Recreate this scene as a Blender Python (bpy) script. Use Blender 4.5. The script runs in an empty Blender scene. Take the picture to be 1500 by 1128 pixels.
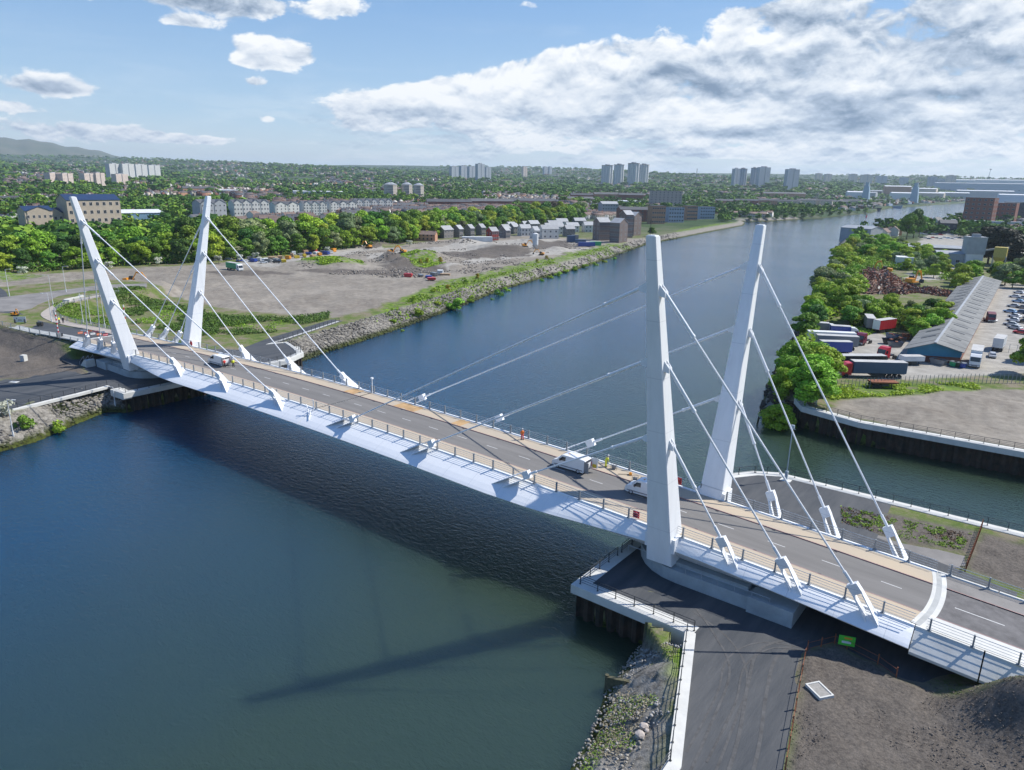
import bpy, bmesh, math, random
import numpy as np
from mathutils import Vector, Matrix
random.seed(7); rng = np.random.default_rng(11)
R = math.radians
SC = bpy.context.scene
COL = SC.collection
# ------------------------------------------------------------------ camera
FPX, YAW, PITCH, ROLL = 1051.0, -0.659344, -0.276946, 0.019592
CAMP = np.array([96.5307, -78.4201, 37.5493])
_F = np.array([math.sin(YAW)*math.cos(PITCH), math.cos(YAW)*math.cos(PITCH), math.sin(PITCH)])
_R0 = np.array([math.cos(YAW), -math.sin(YAW), 0.0]); _U0 = np.cross(_R0, _F)
CR = math.cos(ROLL)*_R0 + math.sin(ROLL)*_U0
CU = -math.sin(ROLL)*_R0 + math.cos(ROLL)*_U0
cd = bpy.data.cameras.new('camera'); cam = bpy.data.objects.new('camera', cd); COL.objects.link(cam)
cd.sensor_width = 36; cd.lens = FPX/1500*36; cd.clip_start = 1; cd.clip_end = 60000
M4 = Matrix.Identity(4)
for i in range(3):
    M4[i][0] = CR[i]; M4[i][1] = CU[i]; M4[i][2] = -_F[i]; M4[i][3] = CAMP[i]
cam.matrix_world = M4
SC.camera = cam
SC.view_settings.view_transform = 'Standard'; SC.view_settings.look = 'None'
SC.view_settings.gamma = 1; SC.view_settings.exposure = 0.32
SC.cycles.max_bounces = 6; SC.cycles.diffuse_bounces = 2; SC.cycles.glossy_bounces = 3
SC.cycles.volume_bounces = 0; SC.cycles.transparent_max_bounces = 8
def pdir(u, v):
    d = _F*FPX + CR*(u-750) + CU*(564-v)
    return d/np.linalg.norm(d)
def G(u, v, z):                       # where the sight line of a measured spot meets the level z
    d = pdir(u, v); t = (z-CAMP[2])/d[2]
    return CAMP + d*t
def G2(u, v, z): p = G(u, v, z); return (float(p[0]), float(p[1]))
def GL(z, *L): return [G2(u, v, z) for u, v in L]
# ------------------------------------------------------------------ sun and sky
SUN = np.array([.52, .75, 1.0]); SUN /= np.linalg.norm(SUN)
sd_ = bpy.data.lights.new('sun', 'SUN'); sd_.energy = 5.0; sd_.angle = R(.53); sd_.color = (1, .955, .88)
so = bpy.data.objects.new('sun', sd_); COL.objects.link(so)
so.rotation_euler = Vector(SUN).to_track_quat('Z', 'Y').to_euler(); so.location = (0, 0, 200)
W = bpy.data.worlds.new("World"); SC.world = W; W.use_nodes = True
nt = W.node_tree; N = nt.nodes; L = nt.links; N.clear()
def wn(t, **k):
    n = N.new(t)
    for a, b in k.items(): setattr(n, a, b)
    return n
def wm(op, a, b=None, c=None, clamp=False):
    n = N.new('ShaderNodeMath'); n.operation = op; n.use_clamp = clamp
    for i, x in enumerate((a, b, c)):
        if x is None: continue
        if isinstance(x, (int, float)): n.inputs[i].default_value = x
        else: L.new(x, n.inputs[i])
    return n.outputs[0]
def wmap(x, a, b, c=0., d=1., smooth=True):
    n = N.new('ShaderNodeMapRange'); n.interpolation_type = 'SMOOTHSTEP' if smooth else 'LINEAR'
    L.new(x, n.inputs[0])
    for i, q in enumerate((a, b, c, d)): n.inputs[i+1].default_value = q
    return n.outputs[0]
sky = wn('ShaderNodeTexSky', sky_type='NISHITA', sun_disc=False)
sky.sun_elevation = math.asin(SUN[2]); sky.sun_rotation = math.atan2(SUN[0], SUN[1])
sky.altitude = 30; sky.air_density = 1.0; sky.dust_density = 0.3; sky.ozone_density = 1.2
tc = wn('ShaderNodeTexCoord'); sep = wn('ShaderNodeSeparateXYZ'); L.new(tc.outputs['Generated'], sep.inputs[0])
azw = wm('ARCTAN2', sep.outputs[0], sep.outputs[1]); az = wm('SUBTRACT', azw, YAW); el = wm('ARCSINE', sep.outputs[2])
lowf = wmap(el, .0, .16)          # 0 at the horizon, 1 higher up
def cnoise(dy, sx, sy, detail=9., rough=.6, dist=0., z=3.7):
    c = wn('ShaderNodeCombineXYZ'); L.new(wm('MULTIPLY', az, sx), c.inputs[0]); L.new(wm('MULTIPLY', wm('ADD', el, dy), sy), c.inputs[1]); c.inputs[2].default_value = z
    n = wn('ShaderNodeTexNoise'); L.new(c.outputs[0], n.inputs['Vector'])
    n.inputs['Scale'].default_value = 1; n.inputs['Detail'].default_value = detail; n.inputs['Roughness'].default_value = rough; n.inputs['Distortion'].default_value = dist
    return n.outputs['Fac']
def blend(a, b): return wm('ADD', wm('MULTIPLY', a, lowf), wm('MULTIPLY', b, wm('SUBTRACT', 1., lowf)))
nb = cnoise(0, 9, 15, 3, .5, .2); nbu = cnoise(.016, 9, 15, 3, .5, .2)
n1 = blend(cnoise(0, 20, 34, 9, .6, .25), cnoise(0, 40, 95, 8, .58, .2)); n1u = blend(cnoise(.007, 20, 34, 9, .6, .25), cnoise(.003, 40, 95, 8, .58, .2)); n0 = cnoise(0, 3, 6, 3); n3 = cnoise(0, 5, 30, 7, .6, .5, 9.1)
def blobs(lst):
    tot = None
    for (u, v, ru, rv, w) in lst:
        d = pdir(u, v); a0 = math.atan2(d[0], d[1])-YAW; e0 = math.asin(d[2])
        x = wm('DIVIDE', wm('SUBTRACT', az, a0), ru/1051.); y = wm('DIVIDE', wm('SUBTRACT', el, e0), rv/1051.)
        r2 = wm('ADD', wm('MULTIPLY', x, x), wm('MULTIPLY', y, y))
        g = wm('MULTIPLY', wm('EXPONENT', wm('MULTIPLY', r2, -1.0)), w)
        tot = g if tot is None else wm('ADD', tot, g)
    return tot
cover = blobs([(375, 72, 30, 17, .9), (412, 78, 38, 22, 1.0), (350, 88, 30, 9, .6), (445, 82, 22, 12, .6), (70, 124, 44, 12, .95), (100, 132, 25, 6, .5), (372, 120, 24, 7, .7), (388, 173, 16, 7, .7), (290, 0, 110, 15, 1.1), (360, 8, 40, 18, .7), (275, 32, 38, 8, .9), (495, 6, 34, 18, 1.),
               (15, 156, 30, 8, .9), (60, 192, 95, 16, .72), (190, 196, 60, 10, .8), (270, 205, 60, 7, .7), (300, 205, 30, 5, .6),
               (530, 155, 45, 22, .9), (580, 160, 50, 24, .8), (625, 135, 55, 22, .85), (690, 135, 60, 25, .95), (760, 115, 55, 30, .9), (830, 105, 60, 34, .95), (900, 95, 60, 32, 1.0), (960, 95, 50, 30, .9), (1010, 105, 60, 25, .7), (540, 185, 60, 8, .7), (700, 170, 110, 14, .6),
               (1072, 70, 26, 26, 1.), (1060, 95, 30, 12, .6), (1150, 105, 60, 25, .85), (1200, 70, 50, 30, .6), (1110, 22, 80, 14, .75), (1190, 18, 60, 20, .7), (1300, 60, 130, 40, 1.05), (1420, 40, 90, 50, .9), (1330, 120, 160, 30, .8), (1460, 130, 80, 40, .9),
               (960, 155, 180, 24, .85), (1200, 160, 170, 24, .9), (1400, 175, 150, 22, .9), (880, 188, 160, 12, .85), (1130, 198, 200, 12, .88), (1380, 208, 170, 11, .85), (760, 205, 90, 9, .8), (1000, 222, 260, 8, .82), (1300, 230, 240, 8, .82), (1450, 90, 60, 30, .5), (690, 190, 50, 7, .6), (770, 6, 24, 9, .6)])
dark = blobs([(1330, 55, 120, 34, .95), (1180, 40, 70, 18, .35), (1110, 140, 110, 18, .6), (1250, 150, 90, 14, .5), (920, 122, 45, 14, .6), (960, 138, 60, 9, .45), (1430, 125, 90, 26, .75), (1330, 175, 120, 14, .55), (600, 165, 50, 10, .5), (700, 168, 90, 8, .35),
              (300, 4, 90, 12, .8), (950, 195, 150, 10, .35), (1200, 185, 110, 8, .35), (385, 97, 48, 7, .4), (70, 132, 40, 4, .4), (1060, 195, 80, 8, .3)])
dens = wm('ADD', wm('MULTIPLY', wm('MINIMUM', cover, .95), .86), wm('ADD', wm('MULTIPLY', wm('SUBTRACT', n1, .5), 1.5), wm('MULTIPLY', wm('SUBTRACT', nb, .5), 1.15)))
alpha = wm('MULTIPLY', wmap(dens, .40, .62), wmap(el, -.005, .03, 0.3, 1.))
wisp = wm('MULTIPLY', wmap(n3, .45, .8), .10)
n5 = cnoise(0, 13, 85, 7, .58, .2, 6.3); n6 = cnoise(0, 5, 20, 3, .5, 0, 2.2)
lowc = wm('MULTIPLY', wm('MULTIPLY', wmap(el, .004, .02), wmap(el, .075, .125, 1., 0.)), wmap(az, -.42, .12, .12, 1.))
low = wm('MULTIPLY', wmap(wm('ADD', n5, wm('MULTIPLY', wm('SUBTRACT', n6, .5), .5)), .40, .58), wm('MULTIPLY', lowc, .88))
alpha = wm('MAXIMUM', wm('MAXIMUM', alpha, wisp), low)
lit = wm('ADD', .86, wm('ADD', wm('MULTIPLY', wm('SUBTRACT', n1, n1u), 1.5), wm('MULTIPLY', wm('SUBTRACT', nb, nbu), 1.9)))
lit = wm('SUBTRACT', lit, wm('MULTIPLY', dark, .36))
lit = wm('SUBTRACT', lit, wm('MULTIPLY', wmap(dens, .7, 1.2), .20))
lit = wm('MAXIMUM', wm('MINIMUM', lit, 1.0), .28)
ccr = wn('ShaderNodeValToRGB'); L.new(lit, ccr.inputs[0]); e = ccr.color_ramp
e.elements[0].position = .25; e.elements[0].color = (.165, .245, .37, 1)
e.elements[1].position = 1.0; e.elements[1].color = (.96, .98, 1.0, 1)
m_ = e.elements.new(.55); m_.color = (.44, .53, .66, 1)
m_ = e.elements.new(.78); m_.color = (.74, .80, .88, 1)
# pale band of air near the horizon is part of the sky
skr = wn('ShaderNodeValToRGB'); L.new(wm('MAXIMUM', wm('MULTIPLY', el, .8), 0.), skr.inputs[0]); e = skr.color_ramp
e.elements[0].position = 0; e.elements[0].color = (.56, .65, .74, 1); e.elements[1].position = 1; e.elements[1].color = (.03, .12, .40, 1)
for p_, c_ in ((.06, (.33, .50, .69)), (.20, (.125, .30, .60)), (.5, (.05, .19, .52))): q_ = e.elements.new(p_); q_.color = (*c_, 1)
sks = wn('ShaderNodeMix', data_type='RGBA', blend_type='MULTIPLY'); sks.inputs[0].default_value = 1; L.new(sky.outputs[0], sks.inputs[6]); sks.inputs[7].default_value = (.115, .115, .12, 1)
skm = wn('ShaderNodeMix', data_type='RGBA'); skm.inputs[0].default_value = .68; L.new(sks.outputs[2], skm.inputs[6]); L.new(skr.outputs[0], skm.inputs[7])
b1 = wn('ShaderNodeBackground'); L.new(skm.outputs[2], b1.inputs[0]); b1.inputs[1].default_value = 1.0
b2 = wn('ShaderNodeBackground'); L.new(ccr.outputs[0], b2.inputs[0]); b2.inputs[1].default_value = .86
mx = wn('ShaderNodeMixShader'); L.new(alpha, mx.inputs[0]); L.new(b1.outputs[0], mx.inputs[1]); L.new(b2.outputs[0], mx.inputs[2])
ow = wn('ShaderNodeOutputWorld'); L.new(mx.outputs[0], ow.inputs[0])
W.cycles.sampling_method = 'MANUAL'; W.cycles.sample_map_resolution = 1024
# ------------------------------------------------------------------ materials
MATS = {}
def mat(name, col, rough=.7, metal=0., var=.0, vscale=1., bump=0., bscale=20., spec=.5, col2=None, stretch=None, island=0., coords='pos', objrand=0., trans=0.):
    if name in MATS: return MATS[name]
    m = bpy.data.materials.new(name); m.use_nodes = True; t = m.node_tree; n = t.nodes; l = t.links
    b = n['Principled BSDF']; b.inputs['Roughness'].default_value = rough; b.inputs['Metallic'].default_value = metal
    b.inputs['Specular IOR Level'].default_value = spec
    c = (*col, 1); b.inputs['Base Color'].default_value = c
    m.diffuse_color = c
    out = None
    if var or col2 or bump:
        if coords == 'pos':
            g = n.new('ShaderNodeNewGeometry'); src = g.outputs['Position']
        else:
            g = n.new('ShaderNodeTexCoord'); src = g.outputs['Object']
        if stretch:
            mp = n.new('ShaderNodeMapping'); mp.inputs['Scale'].default_value = stretch; l.new(src, mp.inputs[0]); src = mp.outputs[0]
    if var or col2:
        no = n.new('ShaderNodeTexNoise'); no.inputs['Scale'].default_value = vscale; no.inputs['Detail'].default_value = 7; no.inputs['Roughness'].default_value = .62
        l.new(src, no.inputs['Vector'])
        rp = n.new('ShaderNodeValToRGB'); l.new(no.outputs['Fac'], rp.inputs[0])
        a = col2 if col2 else tuple(x*(1-var) for x in col)
        bb = col if col2 else tuple(min(1, x*(1+var)) for x in col)
        rp.color_ramp.elements[0].position = .33; rp.color_ramp.elements[0].color = (*a, 1)
        rp.color_ramp.elements[1].position = .67; rp.color_ramp.elements[1].color = (*bb, 1)
        out = rp.outputs[0]
    if island or objrand:
        mixv = None
        if island:
            g2 = n.new('ShaderNodeNewGeometry'); mixv = g2.outputs['Random Per Island']; amt = island
        else:
            g2 = n.new('ShaderNodeObjectInfo'); mixv = g2.outputs['Random']; amt = objrand
        mr = n.new('ShaderNodeMapRange'); l.new(mixv, mr.inputs[0]); mr.inputs[3].default_value = 1-amt; mr.inputs[4].default_value = 1+amt
        hs = n.new('ShaderNodeHueSaturation'); l.new(mr.outputs[0], hs.inputs['Value'])
        if out is None: hs.inputs['Color'].default_value = c
        else: l.new(out, hs.inputs['Color'])
        out = hs.outputs[0]
        if island and objrand:
            oi = n.new('ShaderNodeObjectInfo'); m2 = n.new('ShaderNodeMapRange'); l.new(oi.outputs['Random'], m2.inputs[0]); m2.inputs[3].default_value = 1-objrand; m2.inputs[4].default_value = 1+objrand
            h2 = n.new('ShaderNodeHueSaturation'); l.new(out, h2.inputs['Color']); l.new(m2.outputs[0], h2.inputs['Value'])
            m3 = n.new('ShaderNodeMapRange'); ml = n.new('ShaderNodeMath'); ml.operation = 'FRACT'; mm = n.new('ShaderNodeMath'); mm.operation = 'MULTIPLY'; mm.inputs[1].default_value = 7.3
            l.new(oi.outputs['Random'], mm.inputs[0]); l.new(mm.outputs[0], ml.inputs[0]); l.new(ml.outputs[0], m3.inputs[0]); m3.inputs[3].default_value = .475; m3.inputs[4].default_value = .525
            l.new(m3.outputs[0], h2.inputs['Hue']); out = h2.outputs[0]
    if out is not None: l.new(out, b.inputs['Base Color'])
    if bump:
        nb = n.new('ShaderNodeTexNoise'); nb.inputs['Scale'].default_value = bscale; nb.inputs['Detail'].default_value = 5; l.new(src, nb.inputs['Vector'])
        bp = n.new('ShaderNodeBump'); bp.inputs['Strength'].default_value = bump; bp.inputs['Distance'].default_value = .1; l.new(nb.outputs['Fac'], bp.inputs['Height']); l.new(bp.outputs[0], b.inputs['Normal'])
    if trans:
        tr = n.new('ShaderNodeBsdfTranslucent'); ms = n.new('ShaderNodeMixShader'); ms.inputs[0].default_value = trans
        if out is not None: l.new(out, tr.inputs[0])
        l.new(b.outputs[0], ms.inputs[1]); l.new(tr.outputs[0], ms.inputs[2]); l.new(ms.outputs[0], n['Material Output'].inputs[0])
    MATS[name] = m; return m
white_steel = mat('white_steel', (.78, .795, .81), .42, var=.045, vscale=.9, stretch=(1.6, 1.6, .10))
panel_steel = None
def seams(m, step, w, k_):
    t = m.node_tree; n = t.nodes; l = t.links; b = n['Principled BSDF']; g = n.new('ShaderNodeNewGeometry'); s_ = n.new('ShaderNodeSeparateXYZ'); l.new(g.outputs['Position'], s_.inputs[0])
    d = n.new('ShaderNodeMath'); d.operation = 'DIVIDE'; l.new(s_.outputs[2], d.inputs[0]); d.inputs[1].default_value = step; f = n.new('ShaderNodeMath'); f.operation = 'FRACT'; l.new(d.outputs[0], f.inputs[0])
    q = n.new('ShaderNodeMath'); q.operation = 'LESS_THAN'; l.new(f.outputs[0], q.inputs[0]); q.inputs[1].default_value = w; r = n.new('ShaderNodeMath'); r.operation = 'MULTIPLY'; l.new(q.outputs[0], r.inputs[0]); r.inputs[1].default_value = k_
    src = b.inputs['Base Color'].links[0].from_socket; x = n.new('ShaderNodeMix'); x.data_type = 'RGBA'; x.blend_type = 'MULTIPLY'; l.new(r.outputs[0], x.inputs[0]); l.new(src, x.inputs[6]); x.inputs[7].default_value = (.4, .43, .47, 1); l.new(x.outputs[2], b.inputs['Base Color'])
seams(white_steel, 6.1, .009, .4)
galv = mat('galvanised_steel', (.40, .43, .46), .45, metal=.3, var=.12, vscale=3)
dark_metal = mat('dark_metal', (.035, .04, .045), .5)
asphalt = mat('asphalt_deck', (.165, .158, .150), .88, var=.16, vscale=.35, stretch=(.12, 1.6, 1), bump=.25, bscale=14)
asphalt_dark = mat('asphalt_new', (.075, .078, .082), .80, col2=(.034, .040, .048), vscale=.55, bump=.3, bscale=6, stretch=(1, .16, 1))
asphalt_grey = mat('asphalt_weathered', (.20, .19, .18), .9, var=.22, vscale=.25, bump=.3, bscale=5)
buff = mat('buff_surfacing', (.46, .375, .27), .9, col2=(.38, .335, .27), vscale=.12, stretch=(.5, 2, 1))
buff_patch = mat('buff_stained', (.42, .27, .13), .9, var=.25, vscale=.6)
pink_kerb = mat('pinkish_kerb', (.30, .19, .18), .85, var=.15, vscale=2)
paint = mat('road_paint', (.50, .50, .49), .7, var=.1, vscale=3)
concrete = mat('concrete', (.37, .38, .37), .85, var=.16, vscale=.45, bump=.2, bscale=3)
conc_light = mat('concrete_pale', (.56, .56, .53), .85, var=.1, vscale=.5, bump=.15, bscale=3)
conc_blue = mat('concrete_pier', (.33, .37, .39), .8, var=.18, vscale=.4, bump=.2, bscale=3)
pile_mat = mat('rusted_sheet_pile', (.060, .038, .026), .9, col2=(.018, .020, .014), vscale=.8, bump=.5, bscale=5)
rust = mat('rusty_steel', (.22, .078, .038), .9, var=.35, vscale=3)
rubber = mat('tyre_rubber', (.02, .02, .021), .8)
glass_dark = mat('dark_glass', (.02, .026, .032), .12, spec=.8)
bark = mat('bark', (.10, .078, .058), .95, var=.3, vscale=2)
def leafm(name, c, v=.42, tr=.22): return mat(name, c, .62, island=v, objrand=.20, trans=tr, spec=.25)
leaf = [leafm('leaf_mid', (.150, .275, .030)), leafm('leaf_dark', (.075, .165, .028)), leafm('leaf_lime', (.31, .41, .035)), leafm('leaf_grey', (.22, .28, .12)), leafm('leaf_brown', (.085, .075, .045)), leafm('leaf_fresh', (.235, .39, .030))]
leaf_far = [mat('far_leaf_'+a, c, .7, island=.16, spec=.1) for a, c in (('dark', (.052, .125, .024)), ('mid', (.105, .20, .030)), ('fresh', (.18, .30, .035)), ('lime', (.23, .32, .04)))]
leaf_white = leafm('blossom_white', (.48, .50, .40), .3)
leaf_gorse = leafm('gorse_yellow', (.28, .24, .02), .3)
# ------------------------------------------------------------------ object helpers
def tag(o, label=None, cat=None, group=None, kind=None):
    if label: o['label'] = label
    if cat: o['category'] = cat
    if group: o['group'] = group
    if kind: o['kind'] = kind
    return o
def T(name, label, cat, loc=(0, 0, 0), rz=0., group=None):
    o = bpy.data.objects.new(name, None); COL.objects.link(o); o.empty_display_size = .5
    o.location = tuple(float(x) for x in loc); o.rotation_euler = (0, 0, rz)
    return tag(o, label, cat, group)
def copy_tree(o, parent=None):
    c = o.copy(); COL.objects.link(c)
    if parent: c.parent = parent
    for ch in o.children: copy_tree(ch, c)
    return c
class MB:
    def __init__(s): s.v = []; s.f = []; s.m = []; s.cur = 0
    def add(s, vs, fs):
        b = len(s.v); s.v += [tuple(map(float, p)) for p in vs]
        for f in fs: s.f.append(tuple(b+i for i in f)); s.m.append(s.cur)
        return s
    def hexa(s, p): # bottom 4 then top 4
        return s.add(p, [(3, 2, 1, 0), (4, 5, 6, 7), (0, 1, 5, 4), (1, 2, 6, 5), (2, 3, 7, 6), (3, 0, 4, 7)])
    def box(s, cx, cy, cz, sx, sy, sz, rz=0.):
        c, n = math.cos(rz), math.sin(rz); P = []
        for z in (-.5, .5):
            for x, y in ((-.5, -.5), (.5, -.5), (.5, .5), (-.5, .5)):
                X, Y = x*sx, y*sy; P.append((cx+X*c-Y*n, cy+X*n+Y*c, cz+z*sz))
        return s.hexa(P)
    def b2(s, x0, x1, y0, y1, z0, z1): return s.box((x0+x1)/2, (y0+y1)/2, (z0+z1)/2, x1-x0, y1-y0, z1-z0)
    def tube(s, p0, p1, r0, r1=None, n=8, cap=True):
        r1 = r0 if r1 is None else r1; p0 = Vector(p0); p1 = Vector(p1); d = (p1-p0).normalized()
        a = d.orthogonal().normalized(); b = d.cross(a); vs = []
        for p, r in ((p0, r0), (p1, r1)):
            for i in range(n):
                t = 2*math.pi*i/n; vs.append(tuple(p+a*math.cos(t)*r+b*math.sin(t)*r))
        fs = [(i, (i+1) % n, n+(i+1) % n, n+i) for i in range(n)]
        if cap: fs += [tuple(range(n-1, -1, -1)), tuple(range(n, 2*n))]
        return s.add(vs, fs)
    def prism(s, poly, z0, z1):
        n = len(poly); a = sum(poly[i][0]*poly[(i+1) % n][1]-poly[(i+1) % n][0]*poly[i][1] for i in range(n))
        if a < 0: poly = poly[::-1]
        zt = z1 if callable(z1) else (lambda x, y: z1)
        vs = [(x, y, z0) for x, y in poly]+[(x, y, zt(x, y)) for x, y in poly]
        return s.add(vs, [tuple(range(n-1, -1, -1)), tuple(range(n, 2*n))]+[(i, (i+1) % n, n+(i+1) % n, n+i) for i in range(n)])
    def loft(s, rings, closed=True, caps=True):
        n = len(rings[0]); b = []
        for r in rings: b += list(r)
        fs = []
        for k in range(len(rings)-1):
            for i in range(n if closed else n-1):
                j = (i+1) % n; fs.append((k*n+i, k*n+j, (k+1)*n+j, (k+1)*n+i))
        if caps: fs += [tuple(range(n-1, -1, -1)), tuple(range((len(rings)-1)*n, len(rings)*n))]
        return s.add(b, fs)
    def mesh(s, name, mats, smooth=False):
        me = bpy.data.meshes.new(name); me.from_pydata(s.v, [], s.f)
        for m in (mats if isinstance(mats, (list, tuple)) else [mats]): me.materials.append(m)
        if any(s.m): me.polygons.foreach_set('material_index', s.m)
        if smooth: me.polygons.foreach_set('use_smooth', [True]*len(s.f))
        me.update(); return me
    def obj(s, name, mats, parent=None, smooth=False, loc=None, rz=None):
        o = bpy.data.objects.new(name, s.mesh(name, mats, smooth)); COL.objects.link(o)
        if parent: o.parent = parent
        if loc is not None: o.location = loc
        if rz is not None: o.rotation_euler = (0, 0, rz)
        return o
def put(name, me, parent=None, loc=(0, 0, 0), rz=0., sc=None):
    o = bpy.data.objects.new(name, me); COL.objects.link(o); o.location = loc; o.rotation_euler = (0, 0, rz)
    if parent: o.parent = parent
    if sc: o.scale = sc
    return o
def npmesh(name, V, Fq, mats, smooth=False, mi=None):
    me = bpy.data.meshes.new(name); V = np.asarray(V, np.float32); Fq = np.asarray(Fq, np.int32); k = Fq.shape[1]
    me.vertices.add(len(V)); me.vertices.foreach_set('co', V.ravel())
    me.loops.add(Fq.size); me.loops.foreach_set('vertex_index', Fq.ravel())
    me.polygons.add(len(Fq)); me.polygons.foreach_set('loop_start', np.arange(0, Fq.size, k, dtype=np.int32))
    try: me.polygons.foreach_set('loop_total', np.full(len(Fq), k, np.int32))
    except Exception: pass
    for m in (mats if isinstance(mats, (list, tuple)) else [mats]): me.materials.append(m)
    if mi is not None: me.polygons.foreach_set('material_index', np.asarray(mi, np.int32))
    if smooth: me.polygons.foreach_set('use_smooth', np.ones(len(Fq), bool))
    me.update(calc_edges=True); return me
ORD = 'first second third fourth fifth sixth seventh eighth ninth tenth eleventh twelfth thirteenth fourteenth fifteenth sixteenth seventeenth eighteenth nineteenth twentieth'.split()
def ordw(i):
    if i < 20: return ORD[i]
    tens = ['twenty', 'thirty', 'forty', 'fifty', 'sixty'][i//10-2] if (i+1) % 10 else None
    k = i+1
    if k % 10 == 0: return {30: 'thirtieth', 40: 'fortieth', 50: 'fiftieth', 60: 'sixtieth'}[k]
    return ['twenty', 'thirty', 'forty', 'fifty', 'sixty'][k//10-2]+'-'+ORD[k % 10-1]
# ------------------------------------------------------------------ terrain
ZW = -10.5
def vnoise(x, y, s, seed=0):
    x = x/s; y = y/s; xi = np.floor(x).astype(np.int64); yi = np.floor(y).astype(np.int64); fx = x-xi; fy = y-yi
    fx = fx*fx*(3-2*fx); fy = fy*fy*(3-2*fy)
    def h(a, b):
        n = (a*374761393+b*668265263+seed*1442695) & 0x7fffffff
        n = ((n ^ (n >> 13))*1274126177) & 0x7fffffff
        return ((n ^ (n >> 16)) & 0xffff)/65535.
    return (h(xi, yi)*(1-fx)+h(xi+1, yi)*fx)*(1-fy)+(h(xi, yi+1)*(1-fx)+h(xi+1, yi+1)*fx)*fy
def seg_poly(px, py, poly, ws=None):
    """signed distance (positive inside) and value of the nearest edge's width"""
    n = len(poly); best = np.full(px.shape, 1e18); wv = np.zeros(px.shape); ins = np.zeros(px.shape, bool)
    for i in range(n):
        x0, y0 = poly[i]; x1, y1 = poly[(i+1) % n]; dx, dy = x1-x0, y1-y0
        t = np.clip(((px-x0)*dx+(py-y0)*dy)/(dx*dx+dy*dy+1e-12), 0, 1)
        d = (px-x0-t*dx)**2+(py-y0-t*dy)**2; mk = d < best; best = np.where(mk, d, best)
        if ws: wv = np.where(mk, ws[i], wv)
        if y0 != y1:
            c = ((y0 > py) != (y1 > py)) & (px < (x1-x0)*(py-y0)/(y1-y0)+x0); ins ^= c
    d = np.sqrt(best); return np.where(ins, d, -d), wv
def sstep(x, a, b): t = np.clip((x-a)/(b-a), 0, 1); return t*t*(3-2*t)
# shoreline polygons: (point, bank width of the edge that starts there; 0.4 = vertical wall)
LA = [((-60, -900), 9), ((-42, -300), 9), ((-40, -120), 9), ((-43, -70), 9)]
LA += [(G2(u, v, ZW), w) for u, v, w in [(0, 663, 8), (60, 645, 8), (110, 622, 7), (158, 604, 6)]]
LA += [((-53.6, -15.5), .4), ((-53.6, 24), .4), ((-57, 31), .4), ((-64, 35), 7)]
LA += [(G2(u, v, ZW), w) for u, v, w in [(480, 516, 7), (560, 490, 7), (620, 469, 7), (680, 447, 7), (740, 423, 7), (800, 406, 7), (850, 393, 7), (900, 376, 8), (945, 359, 8), (1000, 348, 8), (1050, 338, 8), (1088, 331, 8), (1092, 327, 8), (1060, 325, 8), (1130, 324, 10), (1200, 320, 10), (1275, 312, .4), (1300, 305, .4), (1345, 302, .4), (1417, 297, .4), (1500, 296, .4), (1750, 300, 30)]]
_e = LA[-1][0]
LA += [((_e[0]+3000, _e[1]+500), 30), ((16000, 16000), 30), ((-16000, 16000), 30), ((-16000, -900), 30)]
LB = [(G2(u, v, ZW), w) for u, v, w in [(1750, 325, 20), (1500, 322, 10), (1412, 321, 8), (1350, 334, 6), (1300, 338, 6), (1262, 342, 6), (1232, 354, 5), (1210, 392, 5), (1183, 450, 5), (1155, 508, 5), (1126, 560, 5), (1112, 603, 5), (1140, 612, 4)]]
LB += [((54.5, 73.5), .4), ((57.5, 69.5), .4), ((69, 66.5), .4), ((96, 68.5), .4), ((200, 80), .4), ((700, 140), 20), ((16000, 2500), 30), ((16000, 3000), 30)]
LC = [((58.3, -16.9), .4), ((58.3, 24.3), .4), ((62.0, 29.5), .4), ((65.4, 31.6), .4), ((98, 32.3), .4), ((200, 42), .4), ((700, 95), 20), ((16000, 1800), 30), ((16000, -3000), 30), ((150, -900), 9), ((88, -200), 9), ((76, -70), 9)]
LC += [(G2(u, v, ZW), w) for u, v, w in [(800, 1190, 8), (830, 1128, 8), (860, 1072, 7), (883, 1015, 6), (905, 985, 5), (925, 955, 4), (938, 945, 3)]] + [((70.9, -16.9), .4)]
LANDS = [(LA, -6.3), (LB, -6.0), (LC, -6.35)]
# raised ground: polygon, level, side slope
APL = [(-99.5, -9), (-99.5, 6)]
PLAT = [
 ([(-97, -7.8), (-97, 4.8), (-112, 4.6), (-126, 3.2), (-143, 6.5), (-150, 12.5), (-158, 17), (-160, 27), (-170, 44), (-176, 56), (-192, 62), (-215, 40), (-300, 20), (-420, -10), (-300, -50), (-180, -24), (-150, -15), (-124, -11.5)], -3.15, 1.9),
 ([(104, -6.5), (104, 3.6), (118, 5), (190, 12), (190, -8), (130, -7.6)], -3.6, 1.5),
]
BUMPS = [  # measured spot, level there, radius m, height
 (570, 381, 6, 5.0), (590, 386, 7, 3.5), (620, 379, 13, 5.5), (470, 386, 16, 3.), (500, 389, 12, 2.4), (680, 357, 14, 4), (720, 364, 12, 3.5), (755, 366, 10, 3.), (640, 368, 9, 3.), (545, 358, 10, 4.), (510, 360, 9, 3.5), (780, 355, 9, 3), (850, 360, 7, 2), (700, 375, 9, 2.5), (660, 390, 9, 2.), (815, 366, 8, 2.5), (120, 470, 4, .01)]
BUMPW = [(G2(u, v, -6.), r, h) for u, v, r, h in BUMPS]+[((98.9, -11.7), 3.2, 3.3), ((104.2, -12.2), 4.6, 4.5), ((101, -18.5), 6, 1.3), ((-140, -30), 16, 1.5)]
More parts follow.
